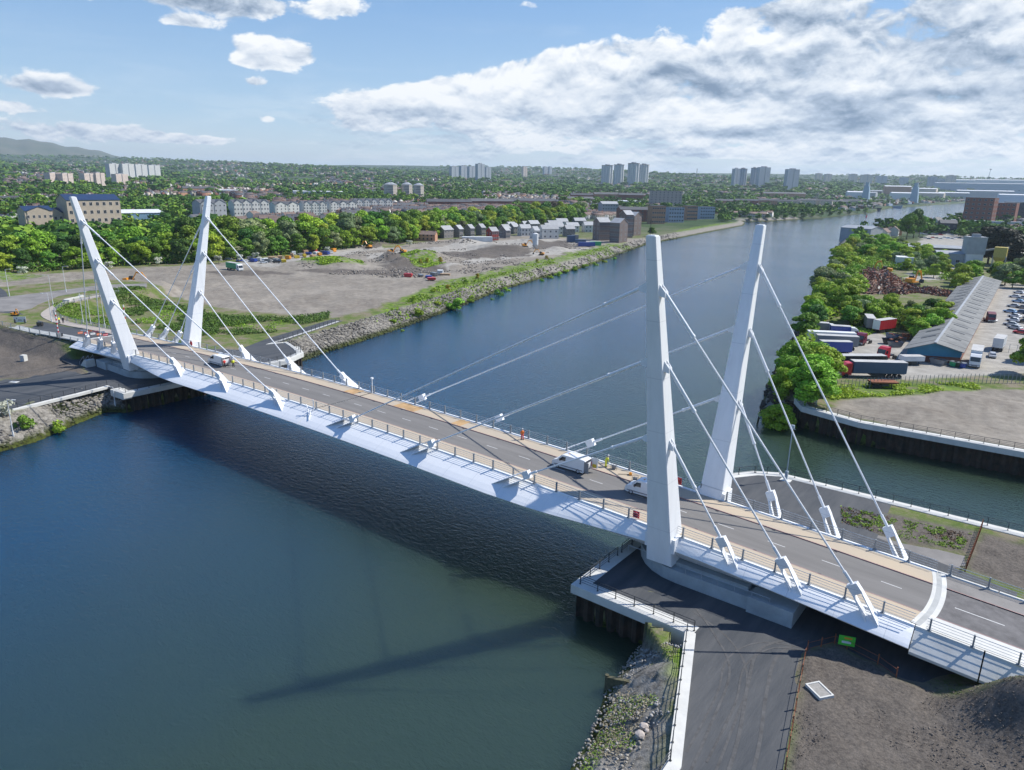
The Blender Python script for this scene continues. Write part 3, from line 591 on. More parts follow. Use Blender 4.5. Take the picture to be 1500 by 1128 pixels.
def leafspan(e):
    nm = {1: 'white cable-stayed swing span nearest the camera, with two white vans parked on it', -1: 'white cable-stayed swing span on the far bank side, with one open van on it'}[e]
    t = T('swing_bridge_span', nm, 'bridge', (e*65.74, BRC, zdk(65.74)), 0, 'the two leaves of the swing bridge')
    off = Vector(t.location)
    def own(o): o.parent = t; o.location = -off; return o
    ss = [.06]+list(np.linspace(2, 90.68, 52)); mb = MB(); rings = [girder_ring(s, e) for s in ss]
    if e < 0: rings = [r[::-1] for r in rings]
    mb.loft(rings); own(mb.obj('girder', steel_plate, smooth=False))
    own(strip('carriageway', e, -4.8, 1.75, 6, 0., asphalt, None))
    own(strip('footway', e, 1.87, 4.45, 4, .09, buff, None)); own(strip('footway', e, -7.35, -4.92, 4, .09, buff, None))
    own(strip('drain_channel', e, 4.452, 4.70, 1, .07, concrete, None)); own(strip('drain_channel', e, -7.60, -7.352, 1, .07, concrete, None))
    own(strip('kerb', e, 1.752, 1.868, 1, .10, pink_kerb, None)); own(strip('kerb', e, -4.918, -4.802, 1, .10, pink_kerb, None))
    # lane marks
    mb = MB(); s = 2.4 if e > 0 else 4.2
    while s < 89:
        z0, z1 = zdk(s)+.006, zdk(s+2)+.006; x0, x1 = e*s, e*(s+2); P_ = [(x0, BRC-.06, z0), (x1, BRC-.06, z1), (x1, BRC+.06, z1), (x0, BRC+.06, z0)]
        mb.add(P_ if e > 0 else P_[::-1], [(0, 1, 2, 3)]); s += 6; own(mb.obj('lane_mark', paint)); mb = MB()
    for k in range(4, 88, 7):
        for yy in (1.58, -4.64):
            mb = MB(); mb.b2(e*k-.22, e*k+.22, yy-.13, yy+.13, zdk(k)-.03, zdk(k)+.008); own(mb.obj('gully_grate', dark_metal))
    # curved movement joint
    for r0, r1, m, zo in ((25.2, 25.55, conc_light, .012), (25.55, 26.05, concrete, .008), (26.05, 26.5, conc_light, .012)):
        V = []; F_ = []; n_ = 24; a0 = math.asin((RN-BRC+.02)/26); a1 = math.asin((RF-BRC-.02)/26)
        for k in range(n_+1):
            a = a0+(a1-a0)*k/n_; y_ = BRC+math.sin(a)*26; fw = .095 if (y_ > 1.8 or y_ < -4.85) else 0
            for r_ in (r0, r1): s = 65.74+r_*math.cos(a); V.append((e*mS(e, s), BRC+r_*math.sin(a), zdk(s)+zo+fw))
        for k in range(n_): q = 2*k; F_.append((q, q+1, q+3, q+2) if e > 0 else (q, q+2, q+3, q+1))
        mb = MB(); mb.add(V, F_); own(mb.obj('movement_joint', m))
    # railings
    for y0 in (RN-.22, RF+.22):
        pts = [(e*mS(e, s), y0, zdk(s)+.16) for s in np.linspace(.35, 90.6, 50)]
        rl = own(rail_set(None, 'railing', pts, galv))
        k = .35
        while k < 91:
            p = put('post', POST_W, rl, (e*mS(e, k), y0, zdk(k)+.15)); k += 3.5
    # pylons
    for sd in (-1, 1):
        mb = MB(); rings = []
        for f in np.linspace(0, 1, 9):
            h = -3.3+f*(34.0+3.3) if sd < 0 else -2.4+f*36.4
            c = pyl_axis(e, sd, h); wx = 3.2+(1.05-3.2)*f**.9; wy = 3.5+(1.05-3.5)*f**.8; cx = .09
            a, b = wx/2, wy/2
            rings.append([(c.x+sx*a+dx, c.y+sy*b+dy, c.z) for sx, sy, dx, dy in ((-1, -1, cx, 0), (1, -1, -cx, 0), (1, -1, 0, cx), (1, 1, 0, -cx), (1, 1, -cx, 0), (-1, 1, cx, 0), (-1, 1, 0, -cx), (-1, -1, 0, cx))])
        mb.loft(rings); py = own(mb.obj('pylon', white_steel))
        tp = pyl_axis(e, sd, 34.0); mb = MB(); mb.box(tp.x, tp.y, tp.z+.05, .8, .8, .10); own(mb.obj('pylon_cap', white_steel)).parent = py; mb = MB()
        mb.tube((tp.x-.3, tp.y, tp.z+.1), (tp.x-.3, tp.y, tp.z+1.5), .025, n=5)
        o = mb.obj('beacon_rod', dark_metal, py)
        for ch in py.children: ch.location = (0, 0, 0)
        b0 = pyl_axis(e, sd, -.3); mb = MB(); mb.b2(b0.x-1.85, b0.x+1.85, (RF+.1 if sd > 0 else b0.y-1.2), (b0.y+1.2 if sd > 0 else RN-.3), zdk(65)-1.6, zdk(65)+(.85 if sd > 0 else .12)); own(mb.obj('pylon_pedestal', white_steel))
        # cables
        for grp, arr in ((1, ((12.5, 71.75), (21.39, 78.24), (29.26, 85.23))), (-1, ((12.5, 45.32), (21.39, 28.14), (29.26, 10.80)))):
            for h, s in arr:
                A = Vector((e*s, -.97+sd*7.76, zdk(s)+.78+1.435*s/90)); c = pyl_axis(e, sd, h); f = (h+3.3)/38.2
                half = (3.2-2.15*f**.9)/2
                Bp = c+Vector((e*grp*(half-.05), 0, 0)); u = (A-Bp).normalized(); A0 = A-u*.5
                mb = MB(); mb.tube(Bp+u*.35, A0, .105, n=8, cap=False); cb = own(mb.obj('stay_cable', white_steel))
                mb = MB(); mb.tube(Bp+u*.7, Bp+u*5.8, .175, n=10); mb.tube(Bp+u*5.75, Bp+u*5.98, .22, n=10); mb.obj('cable_sleeve', white_steel, cb).location = (0, 0, 0); mb = MB(); mb.tube(A0-u*1.4, A0, .17, n=10); mb.obj('cable_socket', white_steel, cb).location = (0, 0, 0)
                mb = MB(); P0 = Bp-Vector((e*grp*.3, 0, 0))
                for yy in (-.28, .28):   # lug plates on the pylon
                    q = Vector((0, yy, 0)); w = Vector((0, .05, 0)); a_ = P0+Vector((0, 0, .55))+q; b_ = P0+Vector((0, 0, -.9))+q; c_ = Bp+u*1.1+Vector((0, 0, -.25))+q; d_ = Bp+u*1.1+Vector((0, 0, .25))+q
                    mb.hexa([a_-w, b_-w, c_-w, d_-w, a_+w, b_+w, c_+w, d_+w])
                own(mb.obj('pylon_lug', white_steel))
                # anchorage: a head and two outrigger plates that land on the sloping edge
                Y = Vector((0, sd, 0)); v = u.cross(Vector((0, 1, 0))).normalized()
                if v.z < 0: v = -v
                mb = MB(); hw, hd = .52, .32
                p = [A0+v*a*hw+Y*b*hd for a, b in ((-1, -1), (1, -1), (1, 1), (-1, 1))]; q = [x+u*1.15 for x in p]; mb.hexa([*q, *p]); an = own(mb.obj('cable_anchor', white_steel))
                yo = (RN-.5 if sd < 0 else RF+.5)
                for a in (-1, 1):
                    B0 = A0+v*a*(hw-.07)+u*1.0; E_ = ext(s)
                    def land(yoff, zoff):
                        zt = zdk(s)+zoff; tt = (zt-B0.z)/u.z; P_ = B0+u*tt; P_.y = yo+sd*yoff; return P_
                    i0 = B0-Y*hd; i1 = B0+Y*hd; o0 = land(.0, -.15); o1 = land(E_*.66, -.62*kdrop(s)-.05); om = land(E_*.42, -.45)
                    th = v*.05; mb = MB(); ring = [i0, i1, o1, o0]
                    vs = [r-th for r in ring]+[r+th for r in ring]; k = len(ring)
                    mb.add(vs, [tuple(range(k)), tuple(range(2*k-1, k-1, -1))]+[(i, (i+1) % k, k+(i+1) % k, k+i) for i in range(k)]); mb.obj('outrigger_plate', white_steel, an).location = (0, 0, 0)
    return t
leafR = leafspan(1); leafL = leafspan(-1)
# nose gap brace
def ob(name, label, cat, build, m, group=None, smooth=False):
    mb = MB(); build(mb); o = mb.obj(name, m, smooth=smooth); return tag(o, label, cat, group)
ob('latch_arm', 'white crossed latch arms over the seam where the two spans meet', 'latch', lambda mb: (mb.tube((.0, -8.6, .3), (1.6, -10.4, -.9), .07), mb.tube((-.9, -8.9, .9), (.9, -9.6, -.7), .07), mb.tube((.3, -8.4, .1), (.3, -8.4, 1.9), .06)), white_steel)
ob('camera_mast', 'slim pale mast beside the upstream railing at midspan', 'mast', lambda mb: (mb.tube((-.5, RF+.5, .1), (-.5, RF+.5, 2.5), .07), mb.b2(-.7, -.3, RF+.3, RF+.7, 2.5, 2.75)), white_steel)
# buff stain patches
for s0, s1 in ((-4.6, -1.8), (8.5, 13.5), (22, 24)):
    V = []; F_ = []
    for k in range(7):
        s = s0+(s1-s0)*k/6
        for y in (1.95, 4.4): V.append((s, y+(.25 if 0 < k < 6 else 0)*math.sin(k*2+y), zdk(s)+.094))
    for k in range(6): F_.append((2*k, 2*k+2, 2*k+3, 2*k+1))
    mb = MB(); mb.add(V, F_); mb.obj('footway_stain', buff_patch, leafR).location = -leafR.location
# ------------------------------------------------------------------ fixed approach span on the near side
def zap(x): return zdk(92)-.052*(x-92) if x > 92 else zdk(x)
def approach():
    t = T('approach_span', 'concrete fixed approach span joining the near swing span', 'bridge span', (100, BRC, -3)); off = t.location.copy()
    def own(o): o.parent = t; o.location = -off; return o
    xs = np.linspace(90.75, 190, 34)
    def sec(x):
        z = zap(x)-.12; return [(x, RN+.3, z), (x, RN, z+.14), (x, RN-.1, z+.28), (x, RN-.34, z+.28), (x, RN-.42, z+.08), (x, RN-2.25, z-1.45), (x, RN-2.2, z-1.75), (x, RN+1.5, z-2.2), (x, RF-1.5, z-2.2), (x, RF+2.2, z-1.75), (x, RF+2.25, z-1.45), (x, RF+.42, z+.08), (x, RF+.34, z+.28), (x, RF+.1, z+.28), (x, RF, z+.14), (x, RF-.3, z)]
    for a, b in ((90.75, 96.3), (96.42, 102.4), (102.52, 109), (109.12, 120)):
        mb = MB(); mb.loft([sec(a), sec(b)]); own(mb.obj('edge_beam', conc_light))
    own(approach_strip('carriageway', -4.8, 1.75, .0, mat('asphalt_approach', (.13, .125, .125), .92, var=.25, vscale=.9, bump=.3, bscale=8)))
    own(approach_strip('footway', 1.87, 4.6, .08, asphalt_grey)); own(approach_strip('footway', -7.5, -4.92, .08, conc_light))
    own(approach_strip('kerb', 1.752, 1.868, .10, pink_kerb)); own(approach_strip('kerb', -4.918, -4.802, .10, pink_kerb))
    mb = MB(); x = 93.2
    while x < 150: mb.add([(x, BRC-.07, zap(x)+.008), (x+4.2, BRC-.07, zap(x+4.2)+.008), (x+4.2, BRC+.07, zap(x+4.2)+.008), (x, BRC+.07, zap(x)+.008)], [(0, 1, 2, 3)]); x += 6; own(mb.obj('lane_mark', paint)); mb = MB()
    for y0 in (RN-.22, RF+.22):
        pts = [(x, y0, zap(x)+.16) for x in np.linspace(91.6, 160, 20)]; rl = own(rail_set(None, 'railing', pts, galv, nr=4)); k = 91.9
        while k < 160: put('post', POST_W, rl, (k, y0, zap(k)+.15)); k += 3.5
    return t
def approach_strip(name, y0, y1, zo, m):
    V = []; F_ = []; n_ = 26; ny = 6
    for k in range(n_+1):
        for j in range(ny+1):
            y = y0+(y1-y0)*j/ny; xs = 65.74+math.sqrt(26.5**2-(y-BRC)**2); x = xs+(190-xs)*(k/n_)**1.5; V.append((x, y, zap(x)+zo))
    w = ny+1
    for k in range(n_):
        for j in range(ny): a = k*w+j; F_.append((a, a+w, a+w+1, a+1))
    mb = MB(); mb.add(V, F_); return mb.obj(name, m)
approach()
# abutment on the near side
ob('abutment', 'concrete abutment wing under the near fixed approach span', 'abutment', lambda mb: (mb.b2(99.2, 112, -8.2, 5.6, -7, -4.75), mb.hexa([(97.4, -9.6, -7), (99.9, -10.0, -7), (99.9, -7.4, -7), (98.2, -7, -7), (98.3, -8.4, -4.8), (99.6, -8.7, -4.8), (99.6, -7.4, -4.8), (98.5, -7, -4.8)])), concrete)
# ------------------------------------------------------------------ piers
def pier(e):
    lab = {1: 'rounded concrete pier under the near swing span beside the dark path', -1: 'rounded concrete pier under the swing span on the far bank'}[e]
    t = T('bridge_pier', lab, 'bridge pier', (e*68, BRC, -6.3), 0, 'concrete piers of the bridge'); off = t.location.copy()
    def own(o): o.parent = t; o.location = -off; return o
    P_ = []
    for k in range(15): a = math.pi/2+math.pi*k/14; P_.append((e*(67+7.6*math.cos(a)), -1.2+8.0*math.sin(a)))
    P_ += [(e*75.4, -9.2), (e*75.4, 6.8)]
    mb = MB(); mb.prism(P_, -6.5, -4.75); own(mb.obj('pier_base', conc_blue))
    Q = [(e*(67+(x*e-67)*.90), -1.2+(y+1.2)*.86) for x, y in P_[:15]]+[(e*74.9, -8.), (e*74.9, 5.6)]
    mb = MB(); mb.prism(Q, -4.75, -4.3); own(mb.obj('pier_ledge', conc_blue))
    mb = MB(); mb.prism([(e*75.4, -9.6), (e*80.2, -9.6), (e*80.2, 7.2), (e*75.4, 7.2)], -6.5, -4.45); own(mb.obj('counterweight_plinth', conc_blue))
    mb = MB(); mb.tube((e*66, BRC, -4.5), (e*66, BRC, -3.5), 5.2, n=40); own(mb.obj('pivot_drum', concrete))
    mb = MB()
    for k in range(10): mb.tube((e*(60.5+k*1.9), -9.15 if k > 3 else -8.6, -4.8), (e*(60.5+k*1.9), -9.15 if k > 3 else -8.6, -4.0), .03, n=5)
    mb.tube((e*60.5, -8.6, -4.02), (e*66.2, -8.6, -4.02), .03, n=5); mb.tube((e*68.1, -9.15, -4.02), (e*77.6, -9.15, -4.02), .03, n=5); own(mb.obj('ledge_rail', galv)); return t
pier(1); pier(-1)
def stairs():
    t = T('stairway', 'concrete steps with pale handrails beside the far bank pier', 'stairs', (-81, -10.5, -6.3)); mb = MB()
    for k in range(8): mb.b2(-3.2+k*.3, 0, -1, 1, k*.22, (k+1)*.22)
    mb.obj('steps', conc_light, t); 
    for y in (-1, 0, 1):
        mb = MB(); mb.tube((-3.6, y, .9), (-.8, y, 2.7), .05, n=6); mb.tube((-3.6, y, 0), (-3.6, y, .9), .04, n=6); mb.tube((-.8, y, 1.6), (-.8, y, 2.7), .04, n=6); mb.obj('handrail', galv, t)
stairs()
# ------------------------------------------------------------------ quay walls
def offset_in(P_, d):   # for an open polyline, d to the left of travel
    out = []
    for i in range(len(P_)):
        a = P_[max(i-1, 0)]; b = P_[min(i+1, len(P_)-1)]; l_ = math.hypot(b[0]-a[0], b[1]-a[1]); k = 1.
        if 0 < i < len(P_)-1:
            u1 = Vector((P_[i][0]-a[0], P_[i][1]-a[1])).normalized(); u2 = Vector((b[0]-P_[i][0], b[1]-P_[i][1])).normalized(); k = 1/max(.4, math.cos(u1.angle(u2)/2)); nn_ = (u1+u2).normalized(); nx, ny = -nn_.y, nn_.x
        else: nx, ny = -(b[1]-a[1])/l_, (b[0]-a[0])/l_
        out.append((P_[i][0]+nx*d*k, P_[i][1]+ny*d*k))
    return out
def quay(label, P_, ztop, land_left=True, cap_w=1.5, cap_h=.95, railing=None, cap_m=None, pitch=1.4):
    s = 1 if land_left else -1
    t = T('quay_wall', label, 'quay wall', (P_[0][0], P_[0][1], ZW)); off = t.location.copy()
    def own(o): o.parent = t; o.location = -off; return o
    inn = offset_in(P_, s*cap_w); outr = offset_in(P_, -s*.25)
    mb = MB()
    for i in range(len(P_)-1):
        q = [outr[i], outr[i+1], inn[i+1], inn[i]]; mb.prism(q, ztop-cap_h, ztop+.12)
    own(mb.obj('coping', cap_m or conc_light))
    mb = MB(); V = []; F_ = []
    mids = offset_in(P_, s*.25)
    prof = [(0, -.0), (.30, -.0), (.5, .5), (.8, .5)]
    for i in range(len(P_)-1):
        a, b = mids[i], mids[i+1]; Ld = math.hypot(b[0]-a[0], b[1]-a[1]); dx, dy = (b[0]-a[0])/Ld, (b[1]-a[1])/Ld; n_ = max(1, int(Ld/pitch)); p_ = Ld/n_; nx, ny = -dy*s, dx*s
        pts = []
        for k in range(n_):
            for f, o in prof: pts.append((a[0]+dx*(k+f)*p_+nx*o, a[1]+dy*(k+f)*p_+ny*o))
        pts.append(b)
        for x, y in pts: V += [(x, y, ZW-1.5), (x, y, ztop-cap_h+.05)]
        base = len(V)-2*len(pts)
        for k in range(len(pts)-1): q = base+2*k; F_.append((q, q+2, q+3, q+1))
    mb.add(V, F_); own(mb.obj('sheet_piling', pile_mat))
    # backing block so that nothing shows between wall and ground
    return t
def handrail_line(label, P_, z, m, spacing=2.4, h=1.15, nr=4, group=None, post=None, cat='railing'):
    t = T('quay_railing', label, cat, (P_[0][0], P_[0][1], z), 0, group); off = Vector((P_[0][0], P_[0][1], z))
    pts = []
    for a, b in zip(P_[:-1], P_[1:]):
        Ld = math.hypot(b[0]-a[0], b[1]-a[1]); n_ = max(1, round(Ld/spacing))
        for k in range(n_): pts.append((a[0]+(b[0]-a[0])*k/n_-off.x, a[1]+(b[1]-a[1])*k/n_-off.y, 0, math.atan2(b[1]-a[1], b[0]-a[0])))
    pts.append((P_[-1][0]-off.x, P_[-1][1]-off.y, 0, 0))
    rail_set(t, 'rails', [p[:3] for p in pts], m, h, nr, .026)
    for p in pts[:95]: put('post', post or POST_D, t, p[:3], p[3])
    return t
C1 = [(70.9, -16.9), (58.3, -16.9), (58.3, 24.3), (62.0, 29.5), (65.4, 31.6), (98, 32.3), (200, 42)]
quay('concrete-capped sheet pile quay around the near pier', C1, ZC, False)
handrail_line('black railing along the near quay from its corner to the white strip wall', offset_in([(72.6, -16.9), (58.3, -16.9), (58.3, -8)], -.5), ZC+.12, dark_metal, 2.2)
handrail_line('black railing on the quay edge running under the near span to the upstream corner', offset_in([(58.3, -7), (58.3, 24.3), (62.0, 29.5)], -.5), ZC+.12, dark_metal, 2.6)
handrail_line('black railing on the upstream quay beside the planted bed', offset_in([(62.0, 29.5), (65.4, 31.6), (98, 32.3), (150, 37)], -.5), ZC+.12, dark_metal, 2.4)
UA = G2(93, 449, -4.8); UB = G2(125, 442, -4.8)
ob('underpass_wall', 'pale concrete underpass headwall beside the curved approach road', 'wall', lambda mb: (mb.prism([UA, UB, (UB[0]-1, UB[1]+.5), (UA[0]-1, UA[1]+.5)], -3.9, -2.6), mb.prism([UA, (UA[0]+1.5, UA[1]+1.5), (UA[0]+.8, UA[1]+2.4), (UA[0]-1, UA[1]+.5)], -7, -2.6), mb.prism([UB, (UB[0]-1.5, UB[1]-1.5), (UB[0]-2.4, UB[1]-.8), (UB[0]-1, UB[1]+.5)], -7, -2.6)), conc_light)
C2 = [(-64, 34.6), (-57, 31), (-53.6, 24), (-53.6, -15.5), (-57.6, -15.2)]
quay('concrete-capped sheet pile quay around the pier on the far bank', C2, ZA, False)
handrail_line('black railing on the far bank quay under the white span', offset_in([(-57.6, -15.2), (-53.6, -15.5), (-53.6, 24), (-57, 31)], .5), ZA+.12, dark_metal, 2.4)
LP1 = GL(-6.25, (8, 602), (60, 589), (110, 577), (157, 565)); LP1 = [GL(-6.25, (-80, 626))[0]]+LP1
handrail_line('black railing along the path above the downstream rock bank', LP1, -6.2, dark_metal, 2.4)
sheet('path_edging', [*LP1, *offset_in(LP1, -.9)[::-1]], -6.28, conc_light, .12)
LP2 = [(-58.5, 31.5), (-66.5, 34.6), (-70.8, 36)] + GL(-6.25, (400, 503), (450, 487), (497, 471))
handrail_line('pale railing above the upstream rock bank beside the dark path', LP2, -6.15, dark_metal, 2.2)
sheet('path_edging', [*LP2, *offset_in(LP2, .9)[::-1]], -6.28, conc_light, .13)
C3 = [(54.5, 74.5), (57.5, 69.5), (69, 66.5), (96, 68.5), (200, 80)]
quay('long dark sheet pile quay below the grey yard across the inlet', C3, ZB, True, pitch=1.8)
handrail_line('pale handrail along the quay of the grey yard across the inlet', offset_in([(57.5, 69.5), (69, 66.5), (96, 68.5), (180, 77.5)], .8), ZB+.12, dark_metal, 2.2)
handrail_line('pale handrail on the short return of the inlet quay', [(57, 70.5), (55.4, 73.5), (56.5, 79)], ZB+.12, galv, 1.6, post=POST_W)
ob('quay_return', 'concrete block where the near quay meets the strip wall', 'wall', lambda mb: mb.b2(70.3, 72.75, -17.3, -15.5, -10.8, ZC+.105), conc_light)
ob('quay_return', 'concrete block where the far bank quay meets the rock bank', 'wall', lambda mb: mb.prism([(-58.8, -16.0), (-53.8, -15.7), (-53.8, -13.9), (-58.8, -13.9)], -7.6, ZA+.1), conc_light)
handrail_line('pale railing along the downstream edge of the curved approach road', [(x, y) for x, y in offset_in(APP[:26:2], 6.2)], -3.0, galv, 3.5, post=POST_W)
handrail_line('pale railing along the inner curve of the approach road pavement', [(x, y) for x, y in offset_in(FP[::2], -1.7)], -2.98, galv, 3.5, post=POST_W)
# white strip wall with a thin railing beside the near path
WS = [(73.0, -16.9), (79.4, -33.8), (80.4, -62)]
ob('strip_wall', 'low white concrete strip wall between the near path and the grassy bank', 'wall', lambda mb: [mb.prism([WS[i], WS[i+1], (WS[i+1][0]-1.15, WS[i+1][1]), (WS[i][0]-1.15, WS[i][1])], -7.6, -6.12) for i in range(2)], conc_light)
handrail_line('thin dark railing on the white strip wall beside the near path', [(WS[i][0]-.95, WS[i][1]) for i in range(3)], -6.12, dark_metal, 2.0)
# ------------------------------------------------------------------ where a sight line meets the terrain
_RS = np.exp(np.linspace(math.log(40), math.log(14000), 900))
def GT(u, v):
    d = pdir(u, v); hd = math.hypot(d[0], d[1]); x = CAMP[0]+d[0]/hd*_RS; y = CAMP[1]+d[1]/hd*_RS; z = CAMP[2]+d[2]/hd*_RS
    h = heights(x, y)[0]; h = np.maximum(h, ZW); k = np.where(z < h)[0]
    i = int(k[0]) if len(k) else int(np.argmin(z-h+_RS*.002)); return float(x[i]), float(y[i]), float(h[i]), float(_RS[i])
def azof(x, y): return math.atan2(x-CAMP[0], y-CAMP[1])
# ------------------------------------------------------------------ trees
def leaf_quads(C, Nn, S, r_):
    n = len(C); t = r_.normal(size=(n, 3)); t -= (t*Nn).sum(1)[:, None]*Nn; t /= np.linalg.norm(t, axis=1)[:, None]+1e-9; b = np.cross(Nn, t)
    S = S[:, None]; k = .75
    V = np.stack([C-t*S-b*S*k, C+t*S-b*S*k*.6, C+t*S*.8+b*S*k, C-t*S*.9+b*S*k], 1).reshape(-1, 3); return V, np.arange(4*n).reshape(-1, 4)
def crown_pts(seed, h, w, nb, nl, size, base=.28, top=1., kind='round'):
    r_ = np.random.default_rng(seed); C = []; Nn = []
    cen = []
    for i in range(nb):
        f = r_.uniform(0, 1); zc = base+(1-base)*(.12+.74*f)
        if kind == 'round': rad = math.sqrt(max(.02, 1-((f-.42)/.62)**2))
        elif kind == 'poplar': rad = .55+.45*math.sin(f*math.pi)
        elif kind == 'cone': rad = 1.02-f
        else: rad = math.sqrt(max(.05, 1-f*f))
        a = r_.uniform(0, 2*math.pi); q = rad*math.sqrt(r_.uniform(.05, 1))*.72
        br = w*.5*r_.uniform(.30, .50)*(.75 if kind == 'cone' else 1)
        cen.append((math.cos(a)*q*w*.5, math.sin(a)*q*w*.5, zc*h, br))
    per = nl//nb
    for cx, cy, cz, br in cen:
        n_ = r_.normal(size=(per, 3)); n_[:, 2] = np.abs(n_[:, 2])*.9-.35*r_.uniform(0, 1, per); n_ /= np.linalg.norm(n_, axis=1)[:, None]
        rad = br*r_.uniform(.72, 1.12, per)
        P_ = np.array([cx, cy, cz])+n_*rad[:, None]*np.array([1, 1, .85]); P_[:, 2] = np.maximum(P_[:, 2], base*h*.6+.2)
        C.append(P_); m_ = n_+r_.normal(size=n_.shape)*.42; Nn.append(m_/np.linalg.norm(m_, axis=1)[:, None])
    C = np.concatenate(C); Nn = np.concatenate(Nn); S = size*r_.uniform(.6, 1.25, len(C)); return C, Nn, S, r_
def crown_mesh(nm, seed, h, w, nb, nl, size, m, **k):
    V, F_ = leaf_quads(*crown_pts(seed, h, w, nb, nl, size, **k)); return npmesh(nm, V, F_, m)
def trunk_mesh(nm, seed, h, r=.28):
    r_ = random.Random(seed); mb = MB(); mb.tube((0, 0, -1), (0.1, .1, h*.42), r, r*.6, 7); mb.tube((.1, .1, h*.42), (.3, -.1, h*.8), r*.6, r*.15, 6)
    for i in range(5):
        a = i*1.3+r_.random(); z = h*(.25+.09*i); mb.tube((.05, .05, z), (math.cos(a)*h*.26, math.sin(a)*h*.26, z+h*.2), r*.35, r*.08, 5)
    return mb.mesh(nm, bark)
TRUNKS = [trunk_mesh('trunk', s, 12) for s in range(3)]
KINDS = []   # nominal height 12
def addk(look, m, seeds, **k):
    w = k.pop('w', 9); nb = k.pop('nb', 16); nl = k.pop('nl', 4600); size = k.pop('size', .30)
    KINDS.append((look, [crown_mesh('crown', s, 12, w, nb, nl, size, m, **k) for s in seeds]))
addk('rounded mid green', leaf[0], (1, 2, 3), base=.12); addk('dense dark green', leaf[1], (4, 5, 6), base=.10, nb=18); addk('bright lime green', leaf[2], (7, 8), base=.10)
addk('greyish silver green', leaf[3], (9, 10), base=.10, w=9.5); addk('bare twiggy grey brown', leaf[4], (11,), base=.12, nl=2600, size=.18); addk('fresh light green', leaf[5], (12, 13, 14), base=.10)
addk('tall narrow green', leaf[0], (15,), w=5.2, base=.06, kind='poplar'); addk('dark pointed conifer', leaf[1], (16,), w=5, base=.05, kind='cone'); addk('very dark copper', mat('leaf_copper', (.030, .034, .018), .6, island=.5, objrand=.15, spec=.25), (17, 18), base=.06)
addk('leafy fresh green', leaf[5], (21, 22, 23), base=.08, nl=9500, size=.23, nb=22)
TREES = []
def tree(x, y, h, k, label, group, z=None, wf=1., name='broadleaf_tree', cat='tree', trunk=True):
    ms = KINDS[k][1]; me = ms[random.randrange(len(ms))]; z = H(x, y) if z is None else z
    t = T(name, label, cat, (x, y, z-.1), random.uniform(0, 6.28), group); s = h/12; t.scale = (s*wf, s*wf, s)
    put('crown', me, t)
    if trunk: put('trunk', TRUNKS[random.randrange(3)], t)
    TREES.append((x, y)); return t
def inpoly(x, y, P_): return seg_poly(np.array([x]), np.array([y]), P_)[0][0] > 0
# belt behind the bare site
BL = GL(ZA, (-70, 408), (0, 402), (90, 397), (180, 390), (250, 387), (300, 385), (380, 377), (450, 371), (560, 360), (640, 349), (700, 340), (770, 331), (850, 325))
def walk(P_, step, off):
    out = []; rem = 0.
    for a, b in zip(P_[:-1], P_[1:]):
        Ld = math.hypot(b[0]-a[0], b[1]-a[1]); s = rem
        while s < Ld:
            f = s/Ld; x, y = a[0]+(b[0]-a[0])*f, a[1]+(b[1]-a[1])*f; az_ = azof(x, y); out.append((x+math.sin(az_)*off, y+math.cos(az_)*off)); s += step
        rem = s-Ld
    return out
for row, (off, step, h0, h1) in enumerate(((4, 9.5, 11, 15), (16, 11, 15, 19), (30, 12.5, 19, 23))):
    for i, (x, y) in enumerate(walk(BL, step, off)):
        x += random.uniform(-2, 2); y += random.uniform(-2, 2)
        k = random.choices([0, 1, 2, 3, 4, 5], [3.5, 1.8, 1.5, 1.0, .5, 3])[0]; hh = random.uniform(h0, h1)*(1-.18*(i < 8))
        if i > 35 and row == 0: hh *= .85
        tree(x, y, hh, k, f'{KINDS[k][0]} tree, {ordw(i)} from the west in the {["front", "middle", "back"][row]} row behind the site', 'tree belt behind the bare site', wf=random.uniform(.95, 1.25))
# hawthorns in blossom at the foot of the belt
blos = crown_mesh('crown', 40, 5, 5, 8, 500, .22, leaf_white, base=.1)
for i, (u, v) in enumerate([(35, 404), (160, 396), (232, 389), (320, 386), (352, 384), (375, 381), (480, 372), (600, 361)]):
    x, y = G2(u, v, ZA); t = T('blossoming_hawthorn', f'small white-blossomed hawthorn, {ordw(i)} from the west below the tree belt', 'shrub', (x, y, H(x, y)), i*1.7, 'white hawthorns below the tree belt'); put('crown', blos, t)
    put('trunk', TRUNKS[0], t, sc=(.3, .3, .25))
def fill(P_, n, sp, hr, kw, group, text, cap=400, wf=(1.1, 1.45)):
    xs = [p[0] for p in P_]; ys = [p[1] for p in P_]; pts = []; tries = 0
    while len(pts) < n and tries < 6000:
        tries += 1; x, y = random.uniform(min(xs), max(xs)), random.uniform(min(ys), max(ys))
        if inpoly(x, y, P_) and all((x-a)**2+(y-b)**2 > sp*sp for a, b in pts): pts.append((x, y))
    pts.sort(key=lambda p: (p[0]-CAMP[0])**2+(p[1]-CAMP[1])**2)
    for i, (x, y) in enumerate(pts):
        k = random.choices(list(kw), list(kw.values()))[0]
        tree(x, y, random.uniform(*hr), k, f'{KINDS[k][0]} tree, {ordw(i)} nearest {text}', group, wf=random.uniform(*wf))
B_ = lambda *L: GL(-6., *L)
kwB = {5: 3.2, 2: 3.2, 3: 1.3, 0: 1.4, 1: .4}
fill(B_((1138, 603), (1196, 596), (1203, 566), (1190, 548), (1165, 535), (1140, 560)), 9, 4.4, (7, 10), {9: 3}, 'wood on the inlet point', 'on the inlet point')
fill(B_((1165, 510), (1192, 500), (1200, 475), (1235, 462), (1255, 430), (1250, 392), (1240, 372), (1212, 402), (1183, 460)), 48, 5.4, (7, 11.5), kwB, 'trees along the river bank', 'on the lorry yard river bank')
